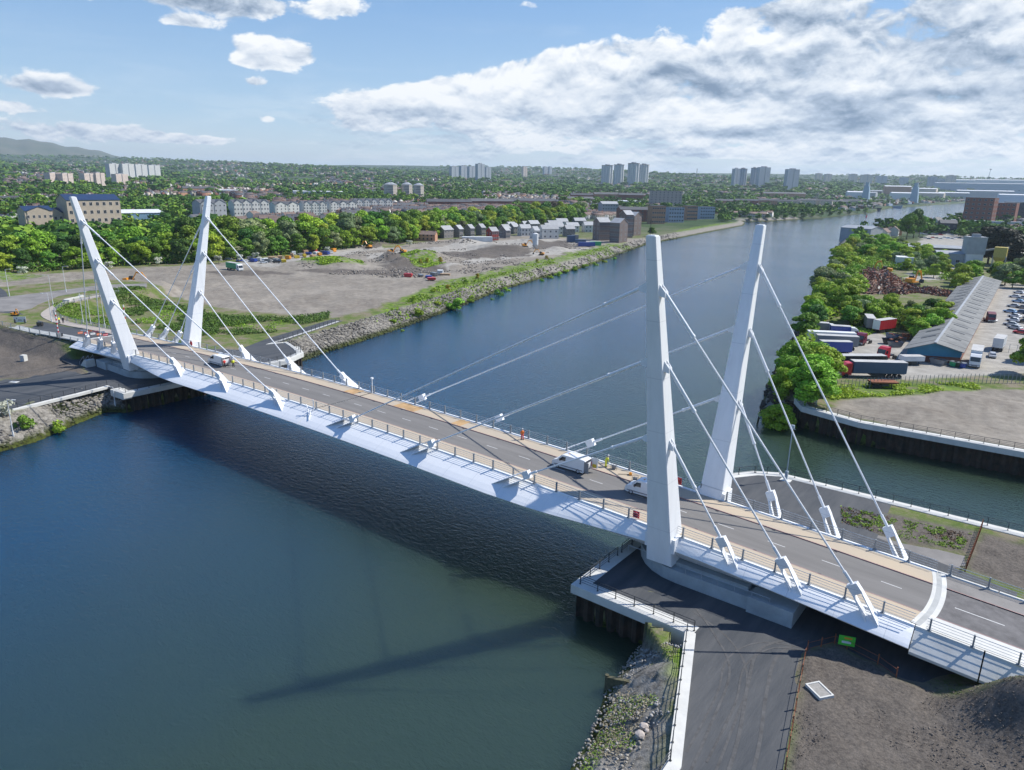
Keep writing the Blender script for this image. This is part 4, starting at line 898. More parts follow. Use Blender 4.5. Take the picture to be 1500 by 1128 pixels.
fill(B_((1243, 476), (1320, 478), (1340, 500), (1372, 500), (1395, 478), (1380, 462), (1300, 462), (1245, 455)), 26, 5.2, (5.5, 8.5), kwB, 'hedge trees of the lorry yard', 'in the lorry yard hedge')
fill(B_((1250, 382), (1300, 385), (1350, 405), (1395, 410), (1385, 385), (1330, 368), (1290, 358), (1245, 360)), 60, 7, (6.5, 10.5), kwB, 'trees behind the scrap heap', 'behind the scrap heap')
fill(B_((1400, 432), (1435, 418), (1475, 424), (1560, 430), (1560, 408), (1480, 405), (1400, 410)), 24, 6, (8, 12), kwB, 'trees behind the long shed', 'behind the long grey shed')
for i, (u, v, h_, k) in enumerate([(1502, 548, 12, 0), (1512, 530, 9, 5)]):
    x, y = G2(u, v, -6); tree(x, y, h_, k, ['tall mid green tree at the yard gate', 'low fresh green tree behind the yard gate tree'][i], 'trees at the yard gate')
for i, (u, v, h_, k, w_) in enumerate([(1328, 350, 24, 0, .85), (1338, 348, 27, 1, .8), (1346, 346, 22, 0, .8)]):
    x, y = G2(u, v, -6); tree(x, y, h_, k, ['tall green tree nearest the timber jetty in the riverside clump', 'tallest dark green tree in the riverside clump by the jetty', 'tall green tree on the lorry park side of the riverside clump'][i], 'riverside clump by the jetty', wf=w_)
for i, (u, v) in enumerate([(1428, 384), (1447, 386), (1466, 388), (1484, 390)]):
    x, y = G2(u, v, -6); tree(x, y, [19, 23, 24, 20][i], 8, f'very dark copper tree, {ordw(i)} from the concrete plant', 'dark copper trees behind the concrete plant', wf=1.25)
# north bank trees between flats and water
for i, (u, v) in enumerate([(955, 347), (1055, 322), (1066, 322), (1077, 321), (1098, 323), (1110, 322), (1124, 322), (1137, 323), (1150, 322), (1163, 321), (1176, 321), (1190, 319), (1203, 318), (1216, 317), (1230, 316), (1244, 315), (1256, 313), (1268, 312), (840, 316), (850, 318), (862, 320), (872, 318)]):
    x, y, z, r_ = GT(u, v); k = random.choice([0, 1, 1, 5]); tree(x, y, random.uniform(7, 11), k, f'{KINDS[k][0]} tree on the north bank, {ordw(i)} going upstream', 'north bank riverside trees', z=z, wf=1.35)
# shrubs on the bank of the bare site
shr = [crown_mesh('foliage', 50+i, 3, 3.6, 7, 420, .20, m, base=.02, kind='dome') for i, m in enumerate((leaf[5], leaf[0], leaf[2], leaf_gorse))]
sp_ = [(612, 452, 1.3, 0), (605, 441, .8, 0), (667, 438, 1.9, 0), (690, 428, 1.1, 0), (728, 418, 1.4, 1), (742, 412, 1., 0), (720, 424, .9, 1), (640, 440, .8, 2), (655, 425, .8, 3), (635, 428, .7, 0), (680, 415, .9, 1), (700, 408, .8, 3), (795, 399, 1., 0), (806, 395, 1.1, 2), (818, 392, 1.2, 0), (830, 388, 1.1, 2), (843, 385, 1.2, 0), (858, 381, 1.2, 2), (872, 378, 1.1, 0), (886, 374, 1.2, 2), (900, 370, 1.1, 0), (786, 385, .8, 3), (800, 380, .8, 3), (82, 602, .9, 0), (30, 612, 1., 1), (590, 466, .7, 0), (575, 462, .6, 2), (625, 386, .9, 3), (615, 388, .8, 3), (645, 385, .9, 3)]
for i, (u, v, s_, k) in enumerate(sp_):
    x, y = G2(u, v, ZA); t = T('shrub', f'{["fresh green", "mid green", "lime green", "yellow-flecked"][k]} shrub, {ordw(i)} in the scrub of the far bank', 'shrub', (x, y, H(x, y)-.2), i, 'shrubs on the far bank'); t.scale = (s_*1.15, s_*1.15, s_); put('foliage', shr[k], t)
    mb = MB(); mb.tube((0, 0, -.3), (0, 0, 1.6), .08, .03, 5); mb.obj('stem', bark, t)
x, y = G2(4, 610, ZA); t = T('blossoming_hawthorn', 'white-blossomed hawthorn beside the downstream path railing', 'shrub', (x, y, H(x, y)-.5)); put('crown', blos, t); put('trunk', TRUNKS[0], t, sc=(.3, .3, .25))
# ------------------------------------------------------------------ rock armour, weeds and ground cover (nobody could count these)
def rock_templates(n):
    out = []
    for s in range(n):
        bm = bmesh.new(); bmesh.ops.create_icosphere(bm, subdivisions=1, radius=1); r_ = random.Random(s+90)
        for v in bm.verts: v.co *= r_.uniform(.68, 1.12); v.co.z *= .75
        bm.verts.ensure_lookup_table(); out.append((np.array([v.co[:] for v in bm.verts]), np.array([[v.index for v in f.verts] for f in bm.faces]))); bm.free()
    return out
RT = rock_templates(4)
def scatter_rocks(name, pts, smin, smax, m, seed=1):
    r_ = np.random.default_rng(seed); z = heights(pts[:, 0], pts[:, 1])[0]; Vs = []; Fs = []; b = 0
    for i, (x, y) in enumerate(pts):
        v, f = RT[i % 4]; a = r_.uniform(0, 6.28); s = r_.uniform(smin, smax)**1.0; c, n_ = math.cos(a), math.sin(a); q = v*np.array([s*r_.uniform(.8, 1.4), s, s*r_.uniform(.7, 1.1)])
        Vs.append(np.stack([q[:, 0]*c-q[:, 1]*n_+x, q[:, 0]*n_+q[:, 1]*c+y, q[:, 2]+z[i]+s*.1], 1)); Fs.append(f+b); b += len(v)
    o = bpy.data.objects.new(name, npmesh(name, np.concatenate(Vs), np.concatenate(Fs), m)); COL.objects.link(o); o['kind'] = 'stuff'; return o
def bank_points(poly, x0, x1, y0, y1, n, f0, f1, seed):
    r_ = np.random.default_rng(seed); x = r_.uniform(x0, x1, n*8); y = r_.uniform(y0, y1, n*8)
    d, w = seg_poly(x, y, [p for p, _ in poly], [q for _, q in poly]); k = (w > 1) & (d > w*f0) & (d < w*f1); return np.stack([x[k], y[k]], 1)[:n]
rockm = mat('armour_stone', (.24, .225, .20), .9, col2=(.12, .11, .095), vscale=.5, island=.3)
def tint_wet(m):
    t = m.node_tree; n = t.nodes; l = t.links; b = n['Principled BSDF']; src = b.inputs['Base Color'].links[0].from_socket
    g = n.new('ShaderNodeNewGeometry'); s = n.new('ShaderNodeSeparateXYZ'); l.new(g.outputs['Position'], s.inputs[0]); r = n.new('ShaderNodeMapRange'); l.new(s.outputs[2], r.inputs[0])
    r.inputs[1].default_value = -9.0; r.inputs[2].default_value = -9.7; k = n.new('ShaderNodeMix'); k.data_type = 'RGBA'; l.new(r.outputs[0], k.inputs[0]); l.new(src, k.inputs[6]); k.inputs[7].default_value = (.045, .055, .015, 1); l.new(k.outputs[2], b.inputs['Base Color'])
tint_wet(rockm)
scatter_rocks('rock_armour', bank_points(LA, -78, -40, -60, -14, 1500, .1, .95, 3), .22, .55, rockm, 3)
scatter_rocks('rock_armour', bank_points(LA, -110, -55, 32, 150, 3600, .0, 1., 4), .28, .62, rockm, 4)
scatter_rocks('rock_armour', bank_points(LA, -260, -90, 140, 560, 2600, .0, .9, 5), .4, .9, rockm, 5)
scatter_rocks('rock_armour', bank_points(LC, 60, 78, -75, -17, 2200, .0, .7, 6), .05, .20, mat('bank_gravel', (.34, .32, .28), .9, col2=(.19, .175, .15), vscale=.9, island=.3), 6)
scatter_rocks('shore_mud_stones', bank_points(LB, 0, 60, 66, 180, 900, .0, .8, 7), .3, .9, mat('mud_stone', (.05, .04, .03), .9, var=.4, vscale=.6), 7)
scatter_rocks('rubble', bank_points(LC, 66, 76, -30, -17, 420, .2, 1.1, 8), .07, .18, mat('pale_rubble', (.33, .32, .30), .9, var=.2, vscale=1), 8)
for i, (u, v, s_) in enumerate([(943, 1066, .42), (937, 1078, .46), (947, 1075, .22)]):
    x, y = G2(u, v, -7.6); bm = bmesh.new(); bmesh.ops.create_icosphere(bm, subdivisions=2, radius=s_); r_ = random.Random(i)
    for q in bm.verts: q.co *= r_.uniform(.86, 1.1); q.co.z *= .7
    me = bpy.data.meshes.new('boulder'); bm.to_mesh(me); bm.free(); me.materials.append(mat('pale_boulder', (.42, .37, .33), .9, var=.15, vscale=2)); o = put('boulder', me, None, (x, y, H(x, y)+.2))
    tag(o, ['pale pinkish boulder on top of the near grassy bank', 'largest pale boulder on the near grassy bank', 'small pale boulder beside the two large ones'][i], 'boulder', 'pale boulders on the near bank')
def inside_pts(poly, n, seed):
    r_ = np.random.default_rng(seed); xs = [p[0] for p in poly]; ys = [p[1] for p in poly]; x = r_.uniform(min(xs), max(xs), n*4); y = r_.uniform(min(ys), max(ys), n*4); k = (seg_poly(x, y, poly)[0] > 1) & (vnoise(x, y, 16, seed) > .5); return np.stack([x[k], y[k]], 1)[:n]
scatter_rocks('spoil_rubble', inside_pts(GL(ZA, (430, 392), (560, 358), (640, 352), (860, 352), (900, 362), (720, 398), (600, 408), (480, 402)), 3200, 51), .15, .7, mat('spoil_rubble', (.30, .27, .235), .95, col2=(.14, .12, .10), vscale=.4, island=.4), 51)
def cover(name, polys, n, size, m, seed, hmin=.05, hmax=.4, thresh=.45, ns=6, zf=None, lo=None):
    r_ = np.random.default_rng(seed); P_ = []
    for poly in polys:
        xs = [p[0] for p in poly]; ys = [p[1] for p in poly]; x = r_.uniform(min(xs), max(xs), n*2); y = r_.uniform(min(ys), max(ys), n*2); d, _ = seg_poly(x, y, poly); k = (d > .3) & (vnoise(x, y, ns, seed) > thresh); P_.append(np.stack([x[k], y[k]], 1))
    P_ = np.concatenate(P_)[:n]; hh, ld, _ = heights(P_[:, 0], P_[:, 1]); k = (ld > 1.2); P_ = P_[k]; hh = hh[k]
    C = np.stack([P_[:, 0], P_[:, 1], hh+r_.uniform(hmin, hmax, len(P_))], 1); Nn = r_.normal(size=C.shape)*.7+np.array([0, 0, 1.]); Nn /= np.linalg.norm(Nn, axis=1)[:, None]
    V, F_ = leaf_quads(C, Nn, size*r_.uniform(.5, 1.3, len(C)), r_); o = bpy.data.objects.new(name, npmesh(name, V, F_, m)); COL.objects.link(o); o['kind'] = 'stuff'
BED = GL(-6.2, (1228, 738), (1330, 762), (1428, 782), (1415, 808), (1330, 793), (1229, 766))
cover('ground_cover_plants', [BED], 5600, .10, leaf[0], 21, .0, .35, .52, .8)
scatter_rocks('soil_clods', (lambda r_: np.stack([r_.uniform(84, 122, 9000), r_.uniform(-34, -9, 9000)], 1))(np.random.default_rng(77)), .03, .085, mat('soil_clod', (.17, .145, .12), .95, col2=(.09, .075, .065), vscale=1.5, island=.4), 9)
cover('leaf_litter', [BED], 5000, .09, mat('bark_chips', (.12, .075, .045), .9, island=.5), 22, .0, .15, .0)
cover('bank_grass', [[(75.5, -37), (73.3, -18), (70.8, -18), (69, -24), (70, -36), (71.5, -60), (76, -60)]], 8000, .06, leaf[0], 23, .0, .18, .56, 1.6)
cover('dry_grass', [[(77.5, -60), (73, -20), (70, -19), (68, -26), (70, -40), (72, -60)]], 16000, .05, mat('dry_grass', (.30, .26, .17), .9, island=.3), 24, .0, .2, .42, 3.)
cover('dip_scrub', [GL(ZA, (160, 437), (205, 433), (330, 463), (420, 466), (485, 458), (482, 468), (400, 488), (300, 494), (200, 478), (165, 462))], 30000, .22, leaf[1], 25, .0, .8, .40, 7)
cover('dip_scrub', [GL(ZA, (160, 437), (205, 433), (330, 463), (420, 466), (400, 486), (300, 492), (200, 476), (165, 462))], 9000, .18, leaf[5], 38, .0, .6, .58, 5)
cover('dip_scrub', [GL(ZA, (75, 458), (150, 458), (170, 480), (150, 492), (90, 478))], 5000, .2, leaf[0], 26, .0, .6, .3, 5)
cover('mound_weeds', [GL(ZA, (583, 376), (610, 370), (640, 380), (655, 390), (620, 393), (590, 386)), GL(ZA, (440, 386), (470, 380), (530, 383), (535, 391), (470, 393)), GL(ZA, (700, 402), (770, 386), (800, 383), (770, 396), (720, 412))], 9000, .3, leaf[2], 30, .0, .5, .35, 6)
cover('bank_weeds', [GL(ZA, (545, 468), (575, 452), (610, 434), (650, 418), (700, 410), (740, 397), (820, 378), (900, 360), (945, 353), (945, 362), (880, 378), (800, 399), (720, 424), (650, 447), (600, 467), (560, 475))], 30000, .34, leaf[5], 27, .0, .9, .40, 9)
_bl = walk(BL, 12, 0); _bb = walk(BL, 12, 42)
cover('understorey', [_bl+_bb[::-1]], 60000, .42, leaf[0], 33, .0, 3.6, .34, 9)
cover('understorey', [_bl+walk(BL, 12, 7)[::-1]], 16000, .36, leaf[5], 34, .0, 2.8, .45, 8)
cover('understorey', [B_((1138, 600), (1200, 590), (1205, 560), (1195, 510), (1205, 478), (1240, 462), (1258, 430), (1250, 392), (1240, 368), (1212, 402), (1183, 460), (1160, 515), (1130, 565))], 60000, .38, leaf[5], 35, .0, 3.4, .28, 6)
cover('understorey', [B_((1243, 478), (1320, 482), (1345, 502), (1374, 500), (1395, 478), (1380, 460), (1300, 460), (1243, 452))], 26000, .34, leaf[0], 36, .0, 3., .3, 6)
cover('understorey', [B_((1250, 392), (1300, 396), (1350, 408), (1397, 412), (1390, 385), (1330, 366), (1290, 356), (1242, 358))], 40000, .45, leaf[5], 37, .0, 3.2, .38, 8)
cover('yard_weeds', [B_((1205, 566), (1300, 563), (1425, 560), (1440, 571), (1340, 578), (1215, 587)), B_((1205, 500), (1260, 470), (1300, 480), (1255, 500), (1240, 492))], 9000, .2, leaf[5], 28, .0, .5, .40, 4)
cover('tidal_weed', [GL(-10.1, (0, 655), (60, 640), (110, 617), (158, 600), (150, 590), (100, 605), (50, 628), (0, 642))], 6000, .14, mat('tidal_weed', (.045, .06, .012), .8, island=.4), 29, .0, .15, .35, 2)
# ------------------------------------------------------------------ far woods and the trees of the town
def town_mask(x, y):
    """where the open town may stand"""
    h, ld, _ = heights(x, y); return ld > 14
EXC = [[(p[0], p[1]) for p in Z_DIRT[0]], GL(ZA, (620, 356), (640, 340), (700, 330), (950, 318), (950, 350)), GL(ZA, (900, 352), (1000, 345), (1062, 329), (1062, 316), (900, 312)), B_((1170, 620), (1235, 360), (1330, 345), (1560, 350), (1560, 700))]
def town_points(n, r0, r1, seed, s=140, thr=.5, az0=-40, az1=39, inv=False):
    r_ = np.random.default_rng(seed); a = YAW+np.radians(r_.uniform(az0, az1, n)); r = np.exp(r_.uniform(math.log(r0), math.log(r1), n)); x = CAMP[0]+np.sin(a)*r; y = CAMP[1]+np.cos(a)*r
    nz = vnoise(x, y, s, 31)*.65+vnoise(x, y, s/3, 32)*.35; k = ((nz > thr) != inv) & town_mask(x, y)
    azd = np.degrees(a-YAW); k &= (r > np.interp(azd, [-40, -25, -20, 0, 6, 14, 20, 40], [470, 480, 540, 540, 640, 640, 470, 440]))
    for e_ in EXC: k &= seg_poly(x, y, e_)[0] < 4
    return np.stack([x[k], y[k]], 1)
def far_trees():
    for j, (m, seed) in enumerate(((leaf_far[0], 61), (leaf_far[1], 62), (leaf_far[2], 63), (leaf_far[3], 64))):
        n_ = (13000, 11000, 3600, 1500)[j]; P_ = town_points(n_, 440, 7500, seed, thr=(.47, .45, .5, .5)[j])
        z = heights(P_[:, 0], P_[:, 1])[0]; r_ = np.random.default_rng(seed); Vs = []; Fs = []; b = 0
        tm = []
        for s in range(5):
            C, Nn, S, rr = crown_pts(200+s+10*j, 1., 1.0, 7, 84, .085, base=.05); tm.append(leaf_quads(C, Nn, S, rr))
        tn = []
        for s in range(5):
            C, Nn, S, rr = crown_pts(300+s+10*j, 1., 1.0, 6, 30, .15, base=.05); tn.append(leaf_quads(C, Nn, S, rr))
        for i, (x, y) in enumerate(P_):
            dist = math.hypot(x-CAMP[0], y-CAMP[1]); v, f = (tm if dist < 1500 else tn)[i % 5]; hh = r_.uniform(8, 15)*(1+.3*(dist > 3000)); ww = hh*r_.uniform(1.0, 1.6)*(1+.5*(dist > 2200))
            Vs.append(v*np.array([ww, ww, hh])+np.array([x, y, z[i]-.3])); Fs.append(f+b); b += len(v)
        nm = 'distant_woodland'; o = bpy.data.objects.new(nm, npmesh(nm, np.concatenate(Vs), np.concatenate(Fs), m)); COL.objects.link(o); o['kind'] = 'stuff'
far_trees()
# ------------------------------------------------------------------ buildings
def wallmat(nm, c, c2=None, **k): return mat(nm, c, .88, col2=c2, vscale=.5, var=.12, **k) if c2 else mat(nm, c, .88, var=.1, vscale=.4, **k)
sandst = wallmat('wall_sandstone', (.44, .37, .29)); white_w = wallmat('wall_white_render', (.62, .61, .57)); grey_b = wallmat('wall_grey_brick', (.23, .21, .20)); brown_b = wallmat('wall_brown_brick', (.19, .15, .135)); red_b = wallmat('wall_red_brick', (.24, .10, .07)); orange_b = wallmat('wall_orange_brick', (.44, .24, .15)); blue_clad = wallmat('wall_blue_grey', (.32, .40, .48)); cream_w = wallmat('wall_cream', (.52, .46, .37)); dark_w = wallmat('wall_charcoal', (.07, .075, .085)); conc_w = wallmat('wall_tower_concrete', (.50, .50, .49)); grey_w = wallmat('wall_grey_render', (.34, .36, .38)); redc = wallmat('wall_red_cladding', (.32, .04, .03)); tealc = wallmat('wall_blue_sheet', (.06, .22, .34)); whitem = wallmat('wall_white_sheet', (.6, .62, .63))  # grey render is one even bluish grey wall colour
slate = mat('roof_slate', (.075, .08, .09), .7, var=.2, vscale=.4, objrand=.2); slate_l = mat('roof_pale_tile', (.34, .35, .36), .7, var=.12, vscale=.5, objrand=.12); solar = mat('roof_blue_panels', (.020, .040, .095), .4, spec=.5, var=.15, vscale=.3); rooft = mat('roof_brown_tile', (.14, .10, .085), .85, var=.2, vscale=.4, objrand=.25); roof_w = mat('roof_white_sheet', (.62, .63, .64), .6, var=.08, vscale=.2); roof_g = mat('roof_grey_sheet', (.30, .32, .34), .6, var=.12, vscale=.3)
frame_w = mat('window_frame', (.6, .6, .6), .6); win_glass = mat('window_glass', (.02, .026, .035), .3, spec=.4)
_WM = {}
def win_mesh(w, h, fr=True):
    k = (round(w, 1), round(h, 1), fr)
    if k not in _WM:
        mb = MB(); t = .09 if w < 2 else .12
        if fr:
            mb.b2(-w/2-t, w/2+t, -.05, .04, h, h+t); mb.b2(-w/2-t, w/2+t, -.05, .07, -t, 0); mb.b2(-w/2-t, -w/2, -.05, .04, 0, h); mb.b2(w/2, w/2+t, -.05, .04, 0, h); mb.b2(-.03, .03, -.05, .035, 0, h)
        mb.cur = 1; mb.b2(-w/2, w/2, -.03, .02, 0, h); _WM[k] = mb.mesh('window', [frame_w, win_glass])
    return _WM[k]
def building(label, cat, name, x, y, z, w, d, h, rz=0., rise=2.5, roof=slate, wall=white_w, st=3, bays=6, ww=1.2, wh=1.5, group=None, gables=0, flat=False, hip=False, sides='fbe', chimneys=0, maxw=96, end_bays=2, over=.35):
    """local x runs along the front; the front faces local -y"""
    t = T(name, label, cat, (x, y, z), rz, group); mb = MB(); D0 = 4.
    if flat: mb.b2(-w/2, w/2, -d/2, d/2, -D0, h)
    elif hip: mb.b2(-w/2, w/2, -d/2, d/2, -D0, h)
    else:
        P_ = [(-d/2, -D0), (d/2, -D0), (d/2, h), (0, h+rise), (-d/2, h)]; mb.add([(-w/2, a, b) for a, b in P_]+[(w/2, a, b) for a, b in P_], [(4, 3, 2, 1, 0), (5, 6, 7, 8, 9), (0, 1, 6, 5), (1, 2, 7, 6), (2, 3, 8, 7), (3, 4, 9, 8), (4, 0, 5, 9)])
    gw = w/max(1, gables)
    for g in range(gables):      # front gables
        cx = -w/2+gw*(g+.5); r_ = rise*.95; mb.add([(cx-gw*.42, -d/2-.4, -D0), (cx+gw*.42, -d/2-.4, -D0), (cx+gw*.42, -d/2-.4, h), (cx, -d/2-.4, h+r_), (cx-gw*.42, -d/2-.4, h), (cx-gw*.42, 0, -D0), (cx+gw*.42, 0, -D0), (cx+gw*.42, 0, h), (cx, 0, h+r_), (cx-gw*.42, 0, h)], [(0, 1, 2, 3, 4), (1, 6, 7, 2), (5, 0, 4, 9), (2, 7, 8, 3), (4, 3, 8, 9)])
    mb.obj('wall', wall, t)
    mb = MB(); o = over
    if flat: mb.b2(-w/2-.15, w/2+.15, -d/2-.15, d/2+.15, h, h+.35)
    elif hip:
        k = min(w, d)/2*.9; V = [(-w/2-o, -d/2-o, h), (w/2+o, -d/2-o, h), (w/2+o, d/2+o, h), (-w/2-o, d/2+o, h), (-w/2+k, 0, h+rise), (w/2-k, 0, h+rise)]; mb.add(V, [(0, 1, 5, 4), (2, 3, 4, 5), (1, 2, 5), (3, 0, 4), (3, 2, 1, 0)])
    else:
        sl = rise/(d/2); z0 = h-o*sl; T_ = .22
        for s in (-1, 1): mb.hexa([(-w/2-o, s*(d/2+o), z0+.02), (w/2+o, s*(d/2+o), z0+.02), (w/2+o, 0, h+rise+.02), (-w/2-o, 0, h+rise+.02), (-w/2-o, s*(d/2+o), z0+T_), (w/2+o, s*(d/2+o), z0+T_), (w/2+o, 0, h+rise+T_), (-w/2-o, 0, h+rise+T_)])
    for g in range(gables):
        cx = -w/2+gw*(g+.5); r_ = rise*.95
        for s in (-1, 1): mb.hexa([(cx+s*(gw*.42+.25), -d/2-.7, h-.2), (cx, -d/2-.7, h+r_+.03), (cx, .2, h+r_+.03), (cx+s*(gw*.42+.25), .2, h-.2), (cx+s*(gw*.42+.25), -d/2-.7, h+.02), (cx, -d/2-.7, h+r_+.25), (cx, .2, h+r_+.25), (cx+s*(gw*.42+.25), .2, h+.02)])
    rf = mb.obj('roof', roof, t)
    for c in range(chimneys):
        cx = -w/2+w*(c+.5)/chimneys; mb = MB(); mb.b2(cx-.5, cx+.5, -.35, .35, h+rise-.6, h+rise+1.1); mb.b2(cx-.58, cx+.58, -.43, .43, h+rise+1.1, h+rise+1.22); mb.obj('chimney', red_b, rf)
    if st:
        me = win_mesh(ww, wh, w < 60); sh = h/st; cnt = 0; fo = .4 if gables else 0
        spots = []
        for s in range(st):
            zc = s*sh+sh*.32
            for b in range(bays):
                xx = -w/2+w*(b+.5)/bays
                if 'f' in sides: spots.append((xx, -d/2-fo, zc, 0))
            for b in range(end_bays):
                yy = -d/2+d*(b+.5)/end_bays
                if 'e' in sides: spots.append((w/2, yy, zc, math.pi/2))
                if 'w' in sides: spots.append((-w/2, yy, zc, -math.pi/2))
            for b in range(bays):
                xx = -w/2+w*(b+.5)/bays
                if 'b' in sides: spots.append((xx, d/2, zc, math.pi))
        for xx, yy, zc, r_ in spots[:maxw]: put('window', me, t, (xx, yy, zc), r_+math.pi if False else r_)
    return t
def face(x, y, tilt=0.): return -azof(x, y)+tilt     # rz that turns the front towards the camera
def bb(u0, u1, vt, vb, label, cat='building', name='building', tilt=0., d=12., rise=2.5, zfix=None, roofshare=.25, **k):
    uc = (u0+u1)/2
    if zfix is None: x, y, z, r = GT(uc, vb)
    else: p = G(uc, vb, zfix); x, y, z = float(p[0]), float(p[1]), zfix; r = math.hypot(x-CAMP[0], y-CAMP[1])
    dist = math.hypot(r, CAMP[2]-z); pw = (u1-u0)/1051*dist; ph = (vb-vt)/1051*dist
    w = max(4, (pw-d*abs(math.sin(tilt)))/max(.4, math.cos(tilt))); rise = min(rise, ph*.35)
    return building(label, cat, name, x+math.sin(azof(x, y))*d/2, y+math.cos(azof(x, y))*d/2, z, w, d, ph-rise, face(x, y, tilt), rise, **k)
# sandstone flats behind the belt
bb(103, 172, 297, 352, 'large sandstone block of flats with a blue panelled roof rising over the tree belt', tilt=.42, d=15, rise=3.4, roof=solar, wall=sandst, st=5, bays=8, ww=1.8, wh=2.1, sides='fe', name='flats_building', zfix=-6.)
bb(40, 76, 313, 355, 'low sandstone flats with blue roof at the west end of the sandstone group', tilt=.35, d=12, rise=2.6, roof=solar, wall=sandst, st=3, bays=5, ww=1.3, wh=1.7, sides='fw', gables=1, name='flats_building', zfix=-6.)
bb(72, 112, 314, 353, 'twin-gabled sandstone flats joined to the large block', tilt=.38, d=12, rise=2.8, roof=solar, wall=sandst, st=3, bays=6, ww=1.3, wh=1.7, sides='f', gables=2, name='flats_building', zfix=-6.)
bb(174, 235, 313, 338, 'long white shed with a blue gable band behind the sandstone flats', tilt=.25, d=30, rise=2, roof=roof_w, wall=mat('wall_pale_blue', (.20, .33, .45), .7, var=.1, vscale=.3), st=1, bays=4, ww=3, wh=2, sides='f', name='warehouse', cat='warehouse')
wf_ = [(288, 330, 297, 327, .2, 'grey-white flats behind the upstream pylon of the far span', 2, grey_w), (340, 392, 296, 322, -.25, 'white four-gabled flats above the tree belt, nearest the far pylon', 4, white_w), (397, 437, 298, 318, .2, 'white gabled flats with shaded fronts between two white terraces', 2, white_w), (440, 478, 297, 316, -.2, 'white gabled flats, third white block right of the far pylon', 3, white_w), (478, 522, 296, 314, .1, 'white flats with small blue-grey gables above the belt middle', 3, white_w), (518, 574, 293, 311, -.15, 'white row of five small gables at the east end of the white flats', 5, white_w)]
for u0, u1, vt, vb, tl, lb, g, wl in wf_: bb(u0, u1, vt, vb, lb, tilt=.45+tl*.3, d=14, rise=3, roof=slate, wall=wl, st=4, bays=g*3, ww=1.2, wh=1.5, sides='fe', gables=g, name='flats_building', group='white gabled flats')
# long dark-roofed terraces
for i, (u0, u1, vt, vb, wl) in enumerate([(500, 560, 309, 322, red_b), (548, 622, 303, 314, red_b), (580, 628, 298, 308, dark_w), (625, 690, 293, 307, red_b), (688, 752, 292, 306, red_b), (750, 812, 292, 305, orange_b), (815, 870, 289, 299, red_b), (835, 868, 284, 296, red_b), (868, 905, 283, 297, orange_b), (905, 940, 284, 300, red_b), (880, 905, 296, 306, grey_w), (128, 175, 278, 286, red_b), (270, 312, 275, 285, orange_b), (0, 30, 290, 300, cream_w), (1120, 1175, 283, 292, orange_b)]):
    bb(u0, u1, vt, vb, f'long dark-roofed brick terrace behind the tree belt, {ordw(i)} in the run going upstream', 'terrace', 'terraced_house', tilt=.3+.12*(-1)**i, d=11, rise=3.6, roof=slate, wall=wl, st=2, bays=12, ww=1.2, wh=1.4, sides='f', chimneys=5, group='dark-roofed terraces')
# white sheds and stores in the town
for u0, u1, vt, vb, lb in [(320, 352, 279, 285, 'white flat-roofed store in the town behind the far pylon'), (432, 500, 281, 289, 'long white flat roof in the town above the white flats'), (1400, 1400, 0, 0, None), (838, 862, 292, 298, 'small pale flat-roofed hall among the trees'), (905, 948, 295, 303, 'white curved-roof hall behind the grey-roofed flats')]:
    if lb: bb(u0, u1, vt, vb, lb, tilt=.1, d=30, rise=1, roof=roof_w, wall=whitem, st=0, name='store', cat='store')
# grey and white houses being built on the site
hs = [(640, 664, 332, 349, .95, grey_b), (664, 678, 331, 348, .85, grey_b), (680, 695, 330, 347, .85, grey_b), (697, 711, 329, 345, .8, grey_b), (712, 730, 334, 352, .7, redc), (730, 748, 330, 346, .8, grey_b), (744, 760, 328, 343, .8, grey_b), (758, 778, 330, 346, .5, white_w), (740, 756, 326, 337, .6, white_w), (770, 790, 324, 340, .7, grey_b), (762, 778, 325, 337, .6, grey_b), (789, 818, 331, 350, .45, white_w), (795, 826, 328, 344, .5, white_w), (800, 824, 324, 336, .5, grey_b), (826, 848, 327, 341, .5, white_w), (852, 872, 326, 341, .45, white_w), (668, 684, 326, 337, .7, grey_b), (690, 708, 325, 336, .6, white_w), (714, 732, 323, 334, .6, grey_b), (812, 832, 321, 333, .5, white_w), (838, 858, 320, 331, .5, grey_b), (733, 746, 333, 349, .8, grey_b), (776, 790, 333, 352, .6, white_w), (824, 842, 331, 347, .5, grey_b)]
for i, (u0, u1, vt, vb, tl, wl) in enumerate(hs):
    lk = 'half-built house with red gable and open frame' if wl is redc else ('white-fronted new house with pale roof' if wl is white_w else 'grey new house with pale roof')
    ht = bb(u0, u1, vt, vb, f'{lk}, {ordw(i)} along the new estate going upstream', 'house', 'house', tilt=tl*.8, d=8.5, rise=2.8, roof=slate_l, wall=wl, st=2, bays=3, ww=1.2, wh=1.3, sides='fbew', group='new houses on the building site', zfix=-6.2)
    if wl is redc:
        mb = MB()
        for a in range(7):
            for zz in (2, 4, 6): mb.tube((-6+a*2, -6, 0), (-6+a*2, -6, 7), .06, n=4); mb.tube((-6, -6, zz), (6, -6, zz), .06, n=4)
        mb.obj('scaffold', galv, ht)
for i, (u0, u1, vt, vb, tl, g) in enumerate([(868, 893, 321, 352, .5, 0), (893, 918, 322, 355, -.6, 0), (906, 926, 311, 348, .55, 0), (918, 938, 313, 345, -.6, 0)]):
    bb(u0, u1, vt, vb, ['dark brown brick flats with pale stepped roof, nearest the site', 'dark brown brick flats with a bright gable end at the river edge', 'brown brick flats with a long pale roof behind the river-edge flats', 'tallest brown brick flats with pale roof at the upstream end'][i], tilt=tl, d=11, rise=3.2, roof=slate_l, wall=brown_b, st=4, bays=5, ww=1.1, wh=1.5, sides='fbew', name='flats_building', group='brown brick waterside flats', zfix=-6.)
